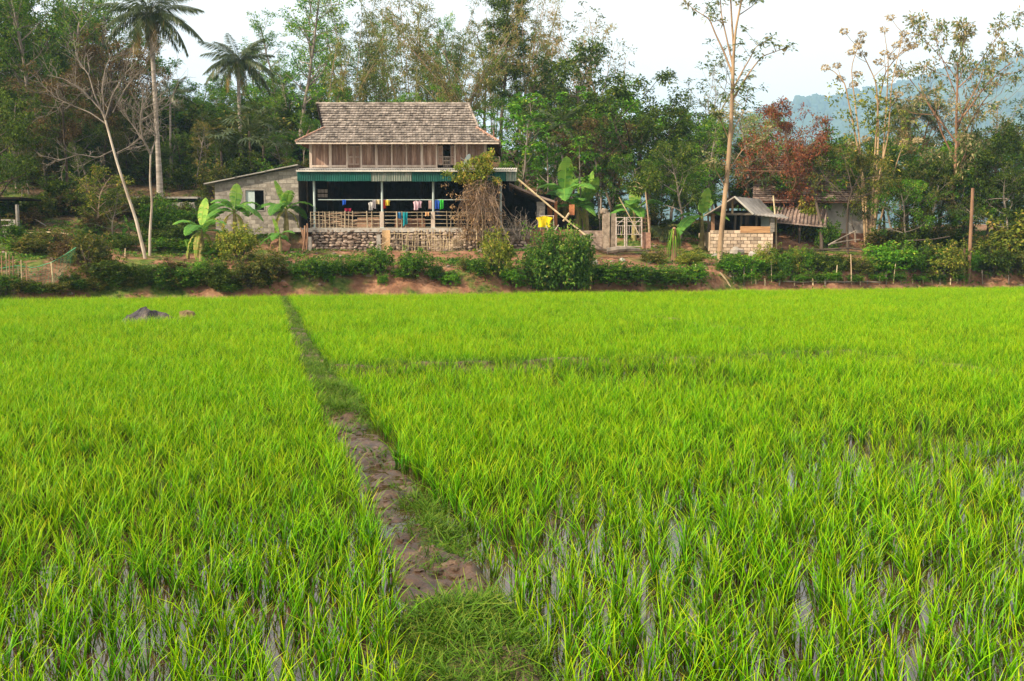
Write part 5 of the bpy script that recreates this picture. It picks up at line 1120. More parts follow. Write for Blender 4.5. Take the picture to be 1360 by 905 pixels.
def palm(name, base, crown, label, L=3.2, n=22, dead=3, r=.15, stiff=0, cat='palm tree'):
    t = thing(name, label, cat, base); h = Vector(crown) - Vector(base); mb = MB()
    pts = [Vector((h.x * u ** 1.4, h.y * u, h.z * u - .25 * (1 - u) ** 8)) for u in np.linspace(0, 1, 12)]
    mb.tube(pts, [r * (1.35 - .5 * min(1, 3 * u) - .12 * u) for u in np.linspace(0, 1, 12)], 8); mb.build('trunk', WOOD['palm'], t, True)
    s = L / 3.2
    for k in range(n):
        q = k / n; el = math.radians(78 - 108 * q ** .85 + stiff); az = k * 2.4 + RND.uniform(-.2, .2)
        o = obj('frond', FR[min(3, int(q * 4))], t, h, (0, -el * .62, az), s * RND.uniform(.88, 1.08)); o.rotation_euler = Euler((RND.uniform(-.3, .3), -el * .62, az), 'XYZ')
    for k in range(dead): obj('frond', FRD[k % 2], t, h - Vector((0, 0, .15)), Euler((0, math.radians(28), k * 2.1 + 1.0 + RND.random()), 'XYZ'), s * .9, label='hanging dry brown frond')
    mb = MB()
    for k in range(9): a = k * 2.4; mb.blob((h.x + .22 * math.cos(a), h.y + .22 * math.sin(a), h.z - .22 - .04 * (k % 3)), (.10, .10, .13), seed=k, rough=.05, lat=5, lon=7)
    mb.build('coconut_bunch' if dead else 'crownshaft', LEAF['yellow'] if dead else LEAF['mid'], t, True, kind='stuff')
    return t
Yc = 54.0; palm('coconut_palm', on(214, Yc), P(199, 20, Yc), 'tall coconut palm with drooping fronds, its trunk behind the bare pale tree', L=2.75, n=30, dead=5)
Yc = 66.0; palm('coconut_palm', on(322, Yc), P(316, 82, Yc), 'shorter coconut palm against the sky left of the house roof', L=2.6, n=30, dead=2)
Yc = 60.0; palm('areca_palm', on(229, Yc), P(226, 128, Yc), 'slim areca palm just right of the tall coconut palm trunk', L=1.5, n=11, dead=0, r=.08, stiff=14)
Yc = 62.0; palm('areca_palm', on(1204, Yc), P(1206, 150, Yc), 'drooping palm half hidden behind the pale flowering trees on the right', L=2.4, n=16, dead=2, r=.12)
Yc = 60.0; palm('areca_palm', on(752, Yc), P(744, 168, Yc), 'areca palm among the light green saplings right of the house', L=1.9, n=12, dead=0, r=.08, stiff=8)
# fan-leaved clumps
def fan_mesh(seed, n=11, L=.9, tint=.5):
    rng = np.random.default_rng(seed); mb = MB(); az = np.linspace(-2.0, 2.0, n); d = np.stack([np.cos(az), np.sin(az), .25 + 0 * az], 1)
    mb.leaves(np.zeros((n, 3)) + np.array((.9, 0, .9)), d + rng.normal(0, .06, (n, 3)), np.tile((0, 0, 1.0), (n, 1)), L * rng.uniform(.8, 1.1, n), .11, np.clip(rng.normal(tint, .15, n), 0, 1), bend=.3); mb.tube([(0, 0, 0), (.45, 0, .6), (.9, 0, .9)], .016, 4, tint=.7); return mb.mesh('fan_leaf', LEAF['palm'])
FAN = [fan_mesh(540 + i) for i in range(3)]
def fan_palm(px, Y, h, label, n=14, s=1.0):
    t = thing('fan_palm', label, 'palm', on(px, Y)); mb = MB(); mb.tube([(0, 0, -.1), (.03, 0, h * .5), (0, 0, h)], [.1, .08, .07], 7); mb.build('trunk', WOOD['dark'], t, True)
    for k in range(n): obj('fan_leaf', FAN[k % 3], t, (0, 0, h - .2), Euler((RND.uniform(-.3, .3), RND.uniform(-.45, .6), k * 2.4), 'XYZ'), s * RND.uniform(.8, 1.15))
fan_palm(334, 61, 3.2, 'tall fan palm in the dark thicket right of the shorter coconut palm trunk', 16, 1.1)
fan_palm(296, 59, 2.2, 'fan palm in the dark thicket left of the shorter coconut palm trunk', 14)
fan_palm(352, 58, 2.4, 'fan palm just above the ridge of the grey shed roof', 14)
fan_palm(1012, 57, 2.0, 'dark fan palm behind the gabled block hut', 12)

# ---- bamboo behind the house
BL_MESH = {}
def bamboo_clump(px, Y, top_py, label, n=12, lean=0.0, spread=1.0, leaf='bamboo', bare=.0, seed=0, T=(.5, .25)):
    rng = np.random.default_rng(700 + seed); g = on(px, Y); H = P(px, top_py, Y).z - g.z
    t = thing('bamboo_clump', label, 'bamboo', g); mf = MB()
    for k in range(n):
        a = rng.uniform(0, 6.28); h = H * rng.uniform(.62, 1.08); b = np.array((math.cos(a) * .5 * spread, math.sin(a) * .5, 0)); bow = np.array((math.cos(a) * .16 * spread + lean * rng.uniform(.6, 1.3), math.sin(a) * .14, 0)) * h
        u = np.linspace(0, 1, 10); pts = b[None, :] + bow[None, :] * (u ** 1.8)[:, None] + np.stack([0 * u, 0 * u, h * (u - .10 * np.linalg.norm(bow) / h * u ** 3) - .1], 1)
        pts += rng.normal(0, .035, pts.shape) * u[:, None]
        m = MB(); m.tube(pts, np.linspace(.055, .014, 10) * rng.uniform(.8, 1.15), 5, tint=rng.random()); m.build('culm', WOOD['culm'] if rng.random() < .6 else WOOD['twig'], t, True)
        # side sprays
        nb = int(46 * (1 - bare)); ub = rng.uniform(.28, 1.0, nb); q = np.stack([np.interp(ub, u, pts[:, i]) for i in range(3)], 1)
        az = rng.uniform(0, 6.28, nb); ln = rng.uniform(.35, .95, nb) * (1.15 - .5 * ub); e = q + np.stack([np.cos(az) * ln, np.sin(az) * ln, rng.uniform(-.1, .5, nb) * ln], 1)
        for i in range(0, nb, 2): mf.tube([q[i], e[i]], .009, 3, tint=.9, cap=False, mi=1)
        m_ = 14; c = np.repeat(q, m_, 0) + (np.repeat(e - q, m_, 0)) * rng.uniform(.2, 1.1, nb * m_)[:, None] + rng.normal(0, .10, (nb * m_, 3)); dd = np.repeat(e - q, m_, 0) + rng.normal(0, .4, (nb * m_, 3)); dd[:, 2] -= .35
        mf.leaves(c, dd, rng.normal(0, .6, (nb * m_, 3)) + np.array((0, 0, 1.)), rng.uniform(.16, .30, nb * m_), .055, np.clip(np.repeat(rng.normal(T[0], T[1] * .6, nb), m_) + rng.normal(0, T[1] * .6, nb * m_), 0, 1), bend=.2)
    mf.build('foliage', [LEAF[leaf], WOOD['twig']], t); return t
bamboo_clump(470, 76, 0, 'bamboo clump behind the left part of the roof, upright and green', 9, 0, 1.0, seed=1, T=(.35, .25), bare=.1)
bamboo_clump(508, 82, -30, 'very tall sparse bamboo clump left of the leaning culms', 9, -.03, 1.1, seed=2, bare=.25)
bamboo_clump(545, 74, -25, 'bamboo clump with culms leaning left over the middle of the roof', 9, -.12, 1.0, seed=3, bare=.2)
bamboo_clump(640, 66, -10, 'bamboo clump with bare culms leaning far left over the right part of the roof', 13, -.42, 1.0, seed=4, bare=.55, T=(.65, .25))
bamboo_clump(588, 84, 5, 'thin green bamboo clump standing behind the leaning culms', 9, .02, 1.0, seed=5, T=(.35, .2))
bamboo_clump(655, 82, -35, 'tall bamboo clump just left of the dark columnar tree', 9, .0, 1.0, seed=6, bare=.25)
bamboo_clump(700, 76, -20, 'tawny bamboo clump just right of the dark columnar tree', 12, .02, .9, seed=7, T=(.78, .2), bare=.1)
bamboo_clump(735, 80, 5, 'yellowing bamboo clump leaning right toward the dome shaped tree', 11, .16, 1.0, seed=8, T=(.82, .2), bare=.1)
bamboo_clump(440, 70, 30, 'wispy bamboo clump arching right from behind the left end of the roof', 9, .22, 1.0, seed=9, bare=.3, T=(.6, .25))
bamboo_clump(600, 70, 15, 'wispy yellow bamboo clump arching right behind the right half of the roof', 10, .26, 1.0, seed=10, bare=.35, T=(.65, .25))
tree('column_tree', 'column', 668, 74, -20, 'dark narrow columnar tree above the right end of the roof', 0, wide=1.2)
for k, (px, Y, tp, lf) in enumerate([(450, 84, 20, 'bright'), (495, 80, 70, 'mid'), (528, 92, 10, 'bamboo'), (570, 80, 80, 'bright'), (600, 92, 40, 'mid'), (640, 88, 30, 'bamboo'), (685, 86, 40, 'mid'), (718, 90, 30, 'bamboo'), (756, 88, 50, 'mid'), (420, 90, 40, 'mid'), (390, 88, 80, 'bright'), (355, 92, 60, 'mid'), (580, 86, -10, 'bamboo')]):
    tree('airy_tree', 'light', px, Y, tp, 'thin airy tree in the crowded screen of bamboo and trees behind the roof', k % 3, group='airy trees behind the roof', leaf=lf, wide=1.3)
tree('light_tree', 'light', 520, 88, 30, 'airy light green tree far behind the middle of the roof ridge', 1)
tree('light_tree', 'light', 560, 86, 60, 'short airy light tree behind the middle of the roof', 0)
tree('light_tree', 'light', 610, 88, 20, 'airy light green tree behind the right third of the roof', 2)
tree('bright_tree', 'midtree', 480, 70, 118, 'bright bushy tree top peeping over the left half of the roof ridge', 1, leaf='bright')
tree('bright_tree', 'midtree', 540, 69, 122, 'bright bushy tree top peeping over the middle of the roof ridge', 2, leaf='bright')
tree('bright_tree', 'midtree', 592, 70, 116, 'bright bushy tree top peeping over the right half of the roof ridge', 0, leaf='bright')

# ---- between the house and the tall slender tree
tree('dome_tree', 'broad', 785, 72, 52, 'dark dome shaped evergreen tree under the tall sparse tree', 0, wide=1.3)
tree('dome_tree', 'broad', 742, 70, 110, 'dark green tree at the left foot of the dome shaped evergreen', 1)
tree('sparse_tree', 'airy', 832, 84, -18, 'tall tree with reddish bare limbs and small tufts against the white sky', 0, wide=1.25)
tree('big_round_tree', 'broad', 872, 60, 98, 'large round dark green tree with pale limbs showing in its middle', 2, wide=1.3, leaf='dark')
tree('big_round_tree', 'broad', 915, 64, 128, 'dark green tree on the right shoulder of the large round tree', 3)
tree('brown_tree', 'browntree', 818, 57, 150, 'brown and olive leaved tree on the left side of the large round tree', 1)
tree('tuft_tree', 'tuft', 905, 78, 62, 'thin sparse tree with small leaf tufts left of the tall slender tree', 0, wide=1.2)
tree('tuft_tree', 'tuft', 945, 76, 76, 'second thin sparse tree with leaf tufts, right behind the tall slender tree', 1, wide=1.1)
for k, (px, Y, tp, sp) in enumerate([(690, 58, 138, 'whorl'), (712, 63, 120, 'whorl'), (728, 58, 165, 'whorl'), (742, 64, 128, 'whorl'), (764, 60, 138, 'whorl'), (781, 62, 120, 'whorl'), (798, 58, 150, 'whorl'), (668, 64, 150, 'whorl'), (812, 66, 132, 'whorl')]):
    tree('whorl_tree', sp, px, Y, tp, ['light green sapling with layered leaf rosettes right above the canopy end', 'light green sapling with layered rosettes, second from the house', 'short light green sapling in front of the dark tree', 'tall light green sapling below the bamboo', 'light green sapling in the middle of the sapling group', 'tall light green sapling under the dome shaped tree', 'light green sapling beside the brown and olive tree', 'light green sapling half behind the right end of the roof', 'pale green sapling at the right end of the sapling group'][k], k % 3, wide=1.15)
tree('papaya_tree', 'papaya', 775, 54, 188, 'thin pale stemmed papaya tree just right of the banana plant', 0)
tree('papaya_tree', 'papaya', 797, 55, 205, 'slim papaya tree behind the left gatepost', 1)
tree('light_tree', 'light', 940, 56, 150, 'light green leafy sapling in front of the round tree, left of the tall trunk', 0, wide=1.1)
tree('light_tree', 'slender', 992, 58, 128, 'light sparse tree right behind the tall slender tree', 1, wide=1.4, leaf='pale')
tree('light_tree', 'slender', 1016, 64, 150, 'thin leafed tree between the tall slender tree and the red tree', 2, wide=1.3, leaf='bright')
tree('midgreen_tree', 'midtree', 850, 55, 205, 'mid green thicket tree behind the white gate', 0)
tree('midgreen_tree', 'midtree', 905, 54, 190, 'mid green thicket tree right behind the drooping stump plant', 1, leaf='dark')
tree('midgreen_tree', 'broad', 965, 60, 170, 'dark thicket tree behind the tall slender trunk', 0)
tree('midgreen_tree', 'broad', 1010, 61, 190, 'dark green thicket tree just behind the gabled hut roof', 1)
for k, (px, Y, tp) in enumerate([(705, 84, 150), (760, 88, 140), (930, 82, 170), (700, 66, 185), (760, 66, 190)]):
    tree('background_tree', 'broad', px, Y, tp, 'dark tree crown in the shade behind the light green saplings', k % 4, group='far crowns right of the house')
# small round-headed tree in front of the gate
g = hit(864, 331); t = thing('round_headed_tree', 'small tree with a round dark head on a thin leaning stem beside the gate', 'tree', g)
mb = MB(); top = P(857, 252, g.y) - g; mb.tube([(0, 0, -.1), tuple(Vector(top) * .5 + Vector((.03, 0, 0))), tuple(top)], [.055, .045, .035], 6); rng = np.random.default_rng(77); an = []
for k in range(15):
    a = rng.uniform(0, 6.28); e = Vector(top) + Vector((math.cos(a) * rng.uniform(.3, .9), math.sin(a) * rng.uniform(.3, .9), rng.uniform(-.1, .85))); mb.tube([tuple(top), tuple(Vector(top).lerp(e, .6) + Vector((0, 0, .08))), tuple(e)], [.03, .02, .01], 4); an += [(np.array(e), np.array((0, 0, 1.)))] * 2
mb.build('trunk', WOOD['tan'], t, True); mb = MB(); crown_leaves(rng, mb, an, 48, .42, .17, .085, {}, (.55, .22)); mb.build('crown', LEAF['dark'], t)

# ---- the tall slender tree in front of the hut, leaf tufts high against the sky
g = hit(957, 352); Y0 = g.y; t = thing('tall_slender_tree', 'tall slender tan trunked tree by the field, forking high above the roof line', 'tree', g)
def limb(mb, pix, r0, r1, sides=7):
    pts = [np.array(P(a, b, Y0 + (c[0] if c else 0)) - g) for a, b, *c in pix]; n = len(pts); u = np.linspace(0, n - 1, 4 * n); q = np.stack([np.interp(u, range(n), [p[i] for p in pts]) for i in range(3)], 1)
    q[1:-1] = (q[:-2] + q[1:-1] * 2 + q[2:]) / 4; mb.tube(q, np.linspace(r0, r1, len(q)), sides); return q
mb = MB(); limb(mb, [(955, 358), (957, 320), (962, 270), (967, 220), (971, 165), (973, 115), (974, 75)], .135, .075, 9)
LB = [([(974, 80), (977, 40), (985, 0), (990, -60)], .07, .03), ([(973, 100), (962, 70), (950, 45), (942, 25), (925, 15), (912, 5)], .055, .015), ([(974, 90), (966, 55), (958, 20), (955, -30)], .05, .02), ([(975, 70), (972, 30), (970, -10), (974, -60)], .06, .02),
      ([(972, 135), (985, 112), (1000, 90), (1012, 75), (1032, 68), (1050, 62)], .05, .012), ([(973, 120), (984, 98), (996, 78), (1004, 62), (1018, 55)], .045, .012), ([(982, 20), (1000, 8), (1015, -10)], .03, .01), ([(968, 200), (975, 170), (988, 148), (992, 130)], .04, .012), ([(968, 185), (957, 160), (945, 142)], .03, .01),
      ([(985, 2), (1003, -20)], .03, .01), ([(971, 150), (976, 125), (986, 110)], .03, .01), ([(966, 230), (985, 200), (1003, 190), (1020, 185)], .03, .008), ([(964, 250), (950, 225), (940, 215)], .03, .008)]
tips = []
for pix, a, b in LB:
    dz = RND.uniform(-1.2, 1.2); pp = [(x, y, dz * i / len(pix)) for i, (x, y) in enumerate(pix)]; q = limb(mb, pp, a, b, 5); tips += [q[-1], q[-4], q[int(len(q) * .62)]]
    for k in range(2):
        s_ = q[int(len(q) * RND.uniform(.45, .9))]; e = s_ + np.array((RND.uniform(-.7, .7), RND.uniform(-.6, .6), RND.uniform(.1, .7))); mb.tube([s_, e], [.016, .008], 4); tips.append(e)
mb.build('trunk', solid('warm_trunk', (.17, .11, .065), (.38, .265, .16), 1.4, bump=.4, stretch=(1, 1, .4), objrand=0), t, True)
rng = np.random.default_rng(78); mb = MB(); crown_leaves(rng, mb, [(np.array(p) + rng.normal(0, .06, 3), np.array((0, 0, 1.))) for p in tips], 22, .14, .30, .10, dict(style='whorl', bend=.3, wel=.1), (.5, .22)); mb.build('crown', LEAF['pale'], t)

# ---- right-hand group
tree('red_tree', 'redtree', 1055, 56, 140, 'russet leaved tree left of the tall seed head tree', 0, wide=.85)
tree('red_tree', 'redtree', 1030, 58, 168, 'smaller russet tree at the left edge of the russet foliage', 1)
tree('midgreen_tree', 'hightree', 1092, 54, 165, 'olive green tree in front of the whitewashed house', 1, wide=1.1, leaf='mid')
tree('midgreen_tree', 'midtree', 1122, 62, 178, 'mid green tree between the russet tree and the seed head tree', 2)
tree('gnarled_tree', 'hightree', 1128, 53, 190, 'gnarled dark trunked tree in front of the whitewashed wall', 2, wide=.9)
tree('flowering_tree', 'paletree', 1268, 55, 22, 'tall leafy tree with pale flower heads and a brown leaning trunk', 0, wide=.8, leaf='pale')
tree('flowering_tree', 'paletree', 1226, 62, 120, 'leafy tree with pale flower heads left of the tall leafy tree', 1, leaf='pale', wide=1.2)
tree('flowering_tree', 'paletree', 1340, 60, 110, 'pale thin tree near the right edge of the photo', 2, leaf='pale')
tree('tuft_tree', 'tuft', 1322, 64, 92, 'thin tree with sparse tufts against the blue hill at the right edge', 2)
tree('broadleaf_tree', 'broad', 1330, 53, 176, 'dark thicket tree at the right edge of the photo', 0, wide=1.1)
tree('broadleaf_tree', 'broad', 1372, 52, 150, 'dark tree cut by the right edge of the photo', 1)
tree('broadleaf_tree', 'broad', 1296, 56, 196, 'dark thicket tree behind the tall wooden post', 2)
tree('thicket_tree', 'midtree', 1190, 55, 205, 'mid green thicket tree right of the seed head tree', 1, leaf='dark')
tree('thicket_tree', 'midtree', 1222, 55, 215, 'dark thicket tree left of the brown leaning trunk', 0, leaf='dark')
tree('thicket_tree', 'midtree', 1246, 57, 200, 'dark thicket tree behind the brown leaning trunk', 2, leaf='dark')
tree('thicket_tree', 'midtree', 1200, 58, 195, 'second thicket tree behind the seed head tree', 2)
for k, (px, Y, tp) in enumerate([(1060, 66, 190), (1150, 68, 175), (1200, 72, 165), (1280, 66, 170), (1340, 72, 160), (1400, 60, 140)]):
    tree('background_tree', 'olivetree', px, Y, tp, 'olive tree crown behind the right hand trees', k % 3, group='far crowns on the right', leaf=['olive', 'dark', 'mid'][k % 3])
# tree of seed heads: several stems, round heads at the tips
g = hit(1158, 331); t = thing('seed_head_tree', 'many stemmed tree with bare tips carrying round brown seed heads', 'tree', g); Y0 = g.y; mb = MB(); tips, mids = [], []
ST = [[(1155, 335), (1160, 250), (1163, 190), (1166, 140), (1176, 95), (1196, 70), (1204, 64)], [(1152, 335), (1150, 260), (1140, 200), (1130, 150), (1122, 110), (1108, 95), (1096, 90)], [(1158, 335), (1164, 250), (1167, 170), (1164, 110), (1150, 80), (1146, 72)],
      [(1157, 335), (1168, 260), (1174, 190), (1178, 130), (1180, 80), (1174, 40)], [(1150, 335), (1145, 250), (1142, 190), (1136, 140), (1130, 90), (1142, 55)], [(1160, 335), (1175, 270), (1190, 220), (1200, 190)], [(1156, 335), (1152, 270), (1125, 215), (1112, 200)], [(1160, 335), (1166, 240), (1180, 180), (1184, 110), (1200, 45)]]
for pix in ST:
    dz = RND.uniform(-.8, .8); pp = [(x, y, dz * i / len(pix)) for i, (x, y) in enumerate(pix)]; q = limb(mb, pp, .075, .016, 6); tips.append(q[-1])
    for k in range(3):
        s_ = q[int(len(q) * RND.uniform(.6, .97))]; e = s_ + np.array((RND.uniform(-1.1, 1.1), RND.uniform(-.6, .6), RND.uniform(.3, 1.2))); mb.tube([s_, (s_ + e) / 2 + np.array((0, 0, -.06)), e], [.022, .015, .010], 4); tips.append(e)
    for k in range(16): mids.append(q[int(len(q) * RND.uniform(.30, .68))] + np.array((RND.gauss(0, .6), RND.gauss(0, .45), RND.gauss(0, .3))))
mb.build('trunk', solid('golden_stem', (.20, .13, .07), (.40, .285, .165), 1.5, bump=.3, stretch=(1, 1, .4), objrand=0), t, True)
rng = np.random.default_rng(79); mb = MB(); crown_leaves(rng, mb, [(p, np.array((0, 0, 1.))) for p in tips], 130, .23, .11, .06, dict(style='ball'), (.6, .25)); mb.build('seed_heads', LEAF['flower'], t, kind='stuff')
mb = MB(); crown_leaves(rng, mb, [(p, np.array((0, 0, 1.))) for p in mids], 16, .28, .22, .10, {}, (.45, .25)); mb.build('foliage', LEAF['yellow'], t)

# ---- the bare pale tree with two stems (left)
g = hit(188, 344); Y0 = g.y
def bare_tree(label, trunk, limbs, r0, seed, var):
    t = thing('bare_tree', label, 'tree', g + Vector(((trunk[0][0] - 188) * g.y / FPX, .15 * var, 0))); off = np.array(t.location - g); mb = MB(); br_ = []
    q = limb(mb, trunk, r0, r0 * .55, 9); mb2 = MB(); rng = np.random.default_rng(seed)
    spec = dict(wob=.22, trop=.07, levels=4, n=(0, 9, 5), ang=(0, (25, 60), (25, 60)), len=(0, .55, .55), first=.3, env=ROUND, anch=1, first2=.15, end=.3, rr=.6, leaf_from=9)
    for pix, a in limbs:
        dz = rng.uniform(-1.6, 1.6); pp = [(x, y, dz * i / len(pix)) for i, (x, y) in enumerate(pix)]; q = limb(mb2, pp, a, .012, 5)
        for k in range(8):
            i = int(len(q) * rng.uniform(.12, .98)); i = min(i, len(q) - 2); d = unit(q[i + 1] - q[i]); d = unit(d + rng.normal(0, .6, 3)); grow(rng, q[i], d, rng.uniform(.7, 1.5), a * .42, 2, dict(spec, n=(0, 0, 6)), br_, [])
    for pts, rad, lv in br_: mb2.tube(pts, np.maximum(rad, .0075), 4 if lv < 3 else 3, cap=False)
    for nm, m, mt in (('trunk', mb, WOOD['white']), ('branches', mb2, WOOD['grey'])):
        me = m.mesh(nm, mt, True); me.transform(Matrix.Translation(Vector(-off))); obj(nm, me, t)
bare_tree('bare pale tree leaning left with a wide fan of leafless branches', [(194, 348), (187, 318), (180, 290), (168, 255), (155, 215), (140, 160)], [([(140, 160), (125, 125), (118, 100), (105, 82)], .04), ([(140, 158), (150, 125), (165, 100), (182, 80)], .04), ([(141, 165), (120, 150), (95, 140), (70, 128)], .033), ([(139, 158), (135, 120), (140, 90), (150, 70)], .03), ([(150, 200), (130, 210), (105, 205), (75, 215)], .03), ([(152, 205), (172, 195), (188, 180)], .025), ([(150, 150), (165, 120), (185, 95), (203, 72)], .034), ([(137, 150), (110, 120), (85, 105), (62, 100)], .03)], .078, 31, 0)
bare_tree('second bare pale stem, upright, forking in front of the coconut palm trunk', [(199, 340), (199, 310), (202, 270), (199, 240), (200, 205)], [([(200, 205), (190, 185), (186, 165), (190, 130), (185, 105)], .05), ([(200, 207), (207, 185), (206, 175)], .04), ([(187, 165), (190, 140), (205, 118), (222, 100)], .035), ([(190, 185), (175, 165), (165, 150)], .03), ([(188, 160), (205, 150), (222, 140)], .03)], .06, 32, 1)
tree('yellow_green_tree', 'yellowsap', 128, 46.0, 218, 'young yellow green tree standing left of the bare pale tree', 0, base=hit(130, 318), wide=1.1)
tree('yellow_green_tree', 'sapling', 152, 47.5, 250, 'young dark green tree at the right foot of the yellow green tree', 1, leaf='dark', base=hit(150, 322), wide=1.3)

# ---- bananas
def banana_leaf(seed, L=1.9, W=.4, arch=.5, torn=.5, tint=.5):
    rng = np.random.default_rng(seed); n = 16; u = np.linspace(0, 1, n); mb = MB()
    mid = np.stack([L * (.55 * u * arch + .45 * u ** 2 * arch), 0 * u, L * (u * (1.05 - .25 * arch) - .75 * arch * u ** 2.3)], 1); mb.tube(mid, np.linspace(.03, .008, n), 5, tint=.8)
    w = W * np.clip(np.sin(np.pi * np.clip((u - .12) / .88, 0, 1)) ** .55, 0, 1)
    for sgn in (-1, 1):
        for i in range(2, n - 1):
            j = .12 if rng.random() < torn else 0.0; wa, wb = w[i] * rng.uniform(1 - .25 * torn, 1), w[i + 1] * rng.uniform(1 - .25 * torn, 1); dr = rng.uniform(.0, .35) * torn
            a, b = mid[i], mid[i + 1]; e = np.array((0, sgn, .22 - dr)); a2, b2 = a + e * wa * .5, b + e * wb * .5; a3, b3 = a2 + np.array((0, sgn * .5, -.25 - dr)) * wa * .55, b2 + np.array((0, sgn * .5, -.25 - dr)) * wb * .55
            gap = (mid[i + 1] - mid[i]) * j; t_ = np.clip(rng.normal(tint, .1), 0, 1)
            mb.add([a, b, b2 - gap * .5, a2], np.array([(0, 1, 2, 3)]), t_); mb.add([a2, b2 - gap * .5, b3 - gap * 1.4, a3], np.array([(0, 1, 2, 3)]), np.clip(t_ + .05, 0, 1))
    return mb.mesh('leaf', LEAF['banana'])
BAN = [banana_leaf(800 + i, 1.9, .5, a, .4, tt) for i, (a, tt) in enumerate(((.15, .70), (.5, .58), (.75, .5), (.95, .42), (1.15, .4)))]
BAND = [banana_leaf(820, 1.4, .3, 1.35, 1.0, .99)]
def banana(px, py, top_py, label, n=7, s=None, upright=.3, dry=2, seed=0, base=None, col=None):
    r = random.Random(900 + seed); g = base or hit(px, py); H = P(px, top_py, g.y).z - g.z; h = H * .5; s = s or H * .62 / 1.9
    t = thing('banana_plant', label, 'banana plant', g); mb = MB(); mb.tube([(0, 0, -.1), (.03, 0, h * .5), (.0, 0, h)], [.14 * s + .03, .10 * s + .02, .06 * s], 8); mb.build('stem', solid('banana_stem_%d' % seed, (.13, .10, .04), (.30, .26, .10), 3, bump=.3), t, True)
    for k in range(n):
        q = k / max(1, n - 1); m = BAN[0] if k == 0 or upright > .9 else BAN[min(4, 1 + int((1.15 - upright) * q * 3.4 + r.random() * 1.2))]
        obj('leaf', m, t, (0, 0, h - .05 - .12 * q), Euler((r.uniform(-.15, .15), .12 + .25 * q + r.uniform(-.1, .1), k * 2.4 + r.uniform(-.4, .4) + seed), 'XYZ'), s * r.uniform(.85, 1.1))
    for k in range(dry): obj('leaf', BAND[0], t, (0, 0, h * .9), Euler((0, .9, k * 2.6 + 1 + seed), 'XYZ'), s * .8, label='dry brown hanging leaf')
    return t
banana(268, 346, 262, 'ragged banana plant on the bank right of the bare pale tree', 6, upright=.4, dry=4, seed=1)
banana(312, 320, 238, 'dark green banana plant before the window of the grey shed', 9, upright=.25, dry=2, seed=2)
banana(380, 318, 236, 'banana plant with upright bright leaf at the right end of the grey shed', 8, upright=.5, dry=2, seed=3)
banana(372, 336, 288, 'small bright banana plant on the bank below the shed corner', 6, upright=.2, dry=0, seed=4)
banana(750, 300, 212, 'large blue green banana plant right of the lean-to', 8, upright=.35, dry=2, seed=5, base=on(750, 54))
banana(764, 300, 240, 'second banana plant close right of the large one', 6, upright=.45, dry=1, seed=6, base=on(766, 53.5))
banana(778, 298, 226, 'slim young yellow green banana plant left of the boulder', 4, upright=.95, dry=2, seed=7, base=on(778, 55))
banana(845, 300, 240, 'bright banana plant behind the round headed tree', 7, upright=.4, dry=1, seed=8, base=on(842, 53))
banana(176, 300, 284, 'low broad leaved taro like plant behind the pale stems', 6, upright=.1, dry=0, seed=9, base=on(170, 46.5))
banana(268, 344, 318, 'stumpy banana shoot at the foot of the ragged banana plant', 2, upright=1, dry=1, seed=10, base=hit(250, 344))
banana(940, 290, 246, 'broad leaved plant in the shade left of the tall slender trunk', 6, upright=.2, dry=0, seed=11, base=on(932, 53))
# cycad-like fronds right of the gate and the stump with drooping leaves
CY_M = [frond_mesh(560 + i, 1.3, .5 + .3 * i, n=26, lw=.03, ll=.42, tint=(.6, .15)).mesh('frond', LEAF['palm']) for i in range(3)]
g = hit(879, 322); t = thing('cycad', 'dark feathery cycad at the right side of the gate', 'cycad', g); mb = MB(); mb.tube([(0, 0, -.1), (0, 0, .6)], [.16, .12], 7); mb.build('trunk', WOOD['dark'], t)
for k in range(17): obj('frond', CY_M[k % 3], t, (0, 0, .6), Euler((0, RND.uniform(-.75, .25), k * 2.4), 'XYZ'), RND.uniform(.85, 1.2))
g = hit(895, 347); t = thing('stump_plant', 'cut stump with a skirt of long drooping green leaves beside the field bank', 'plant', g); mb = MB(); mb.tube([(0, 0, -.1), (.02, 0, .8), (0, 0, 1.5)], [.14, .11, .09], 8); mb.blob((0, 0, 1.5), (.10, .10, .10), seed=1, rough=.1); mb.build('stump', WOOD['red'], t, True)
mb = MB(); rng = np.random.default_rng(81)
for k in range(46):
    a = rng.uniform(0, 6.28); L_ = rng.uniform(.8, 1.4); b = np.array((math.cos(a), math.sin(a), 0)); z0 = rng.uniform(.9, 1.5); pts = [np.array((0, 0, z0)) + b * (.08 + .42 * L_ * u - .16 * L_ * u * u) + np.array((0, 0, .35 * L_ * u - 1.15 * L_ * u * u)) for u in np.linspace(0, 1, 6)]; sd = np.array((-b[1], b[0], 0)) * .035
    v = []; 
    for i, p in enumerate(pts): v += [p - sd * (1 - i / 5.5), p + sd * (1 - i / 5.5)]
    mb.add(v, np.array([(2 * i, 2 * i + 1, 2 * i + 3, 2 * i + 2) for i in range(5)]), float(np.clip(rng.normal(.6, .25), 0, 1)))
mb.build('leaves', LEAF['bright'], t)

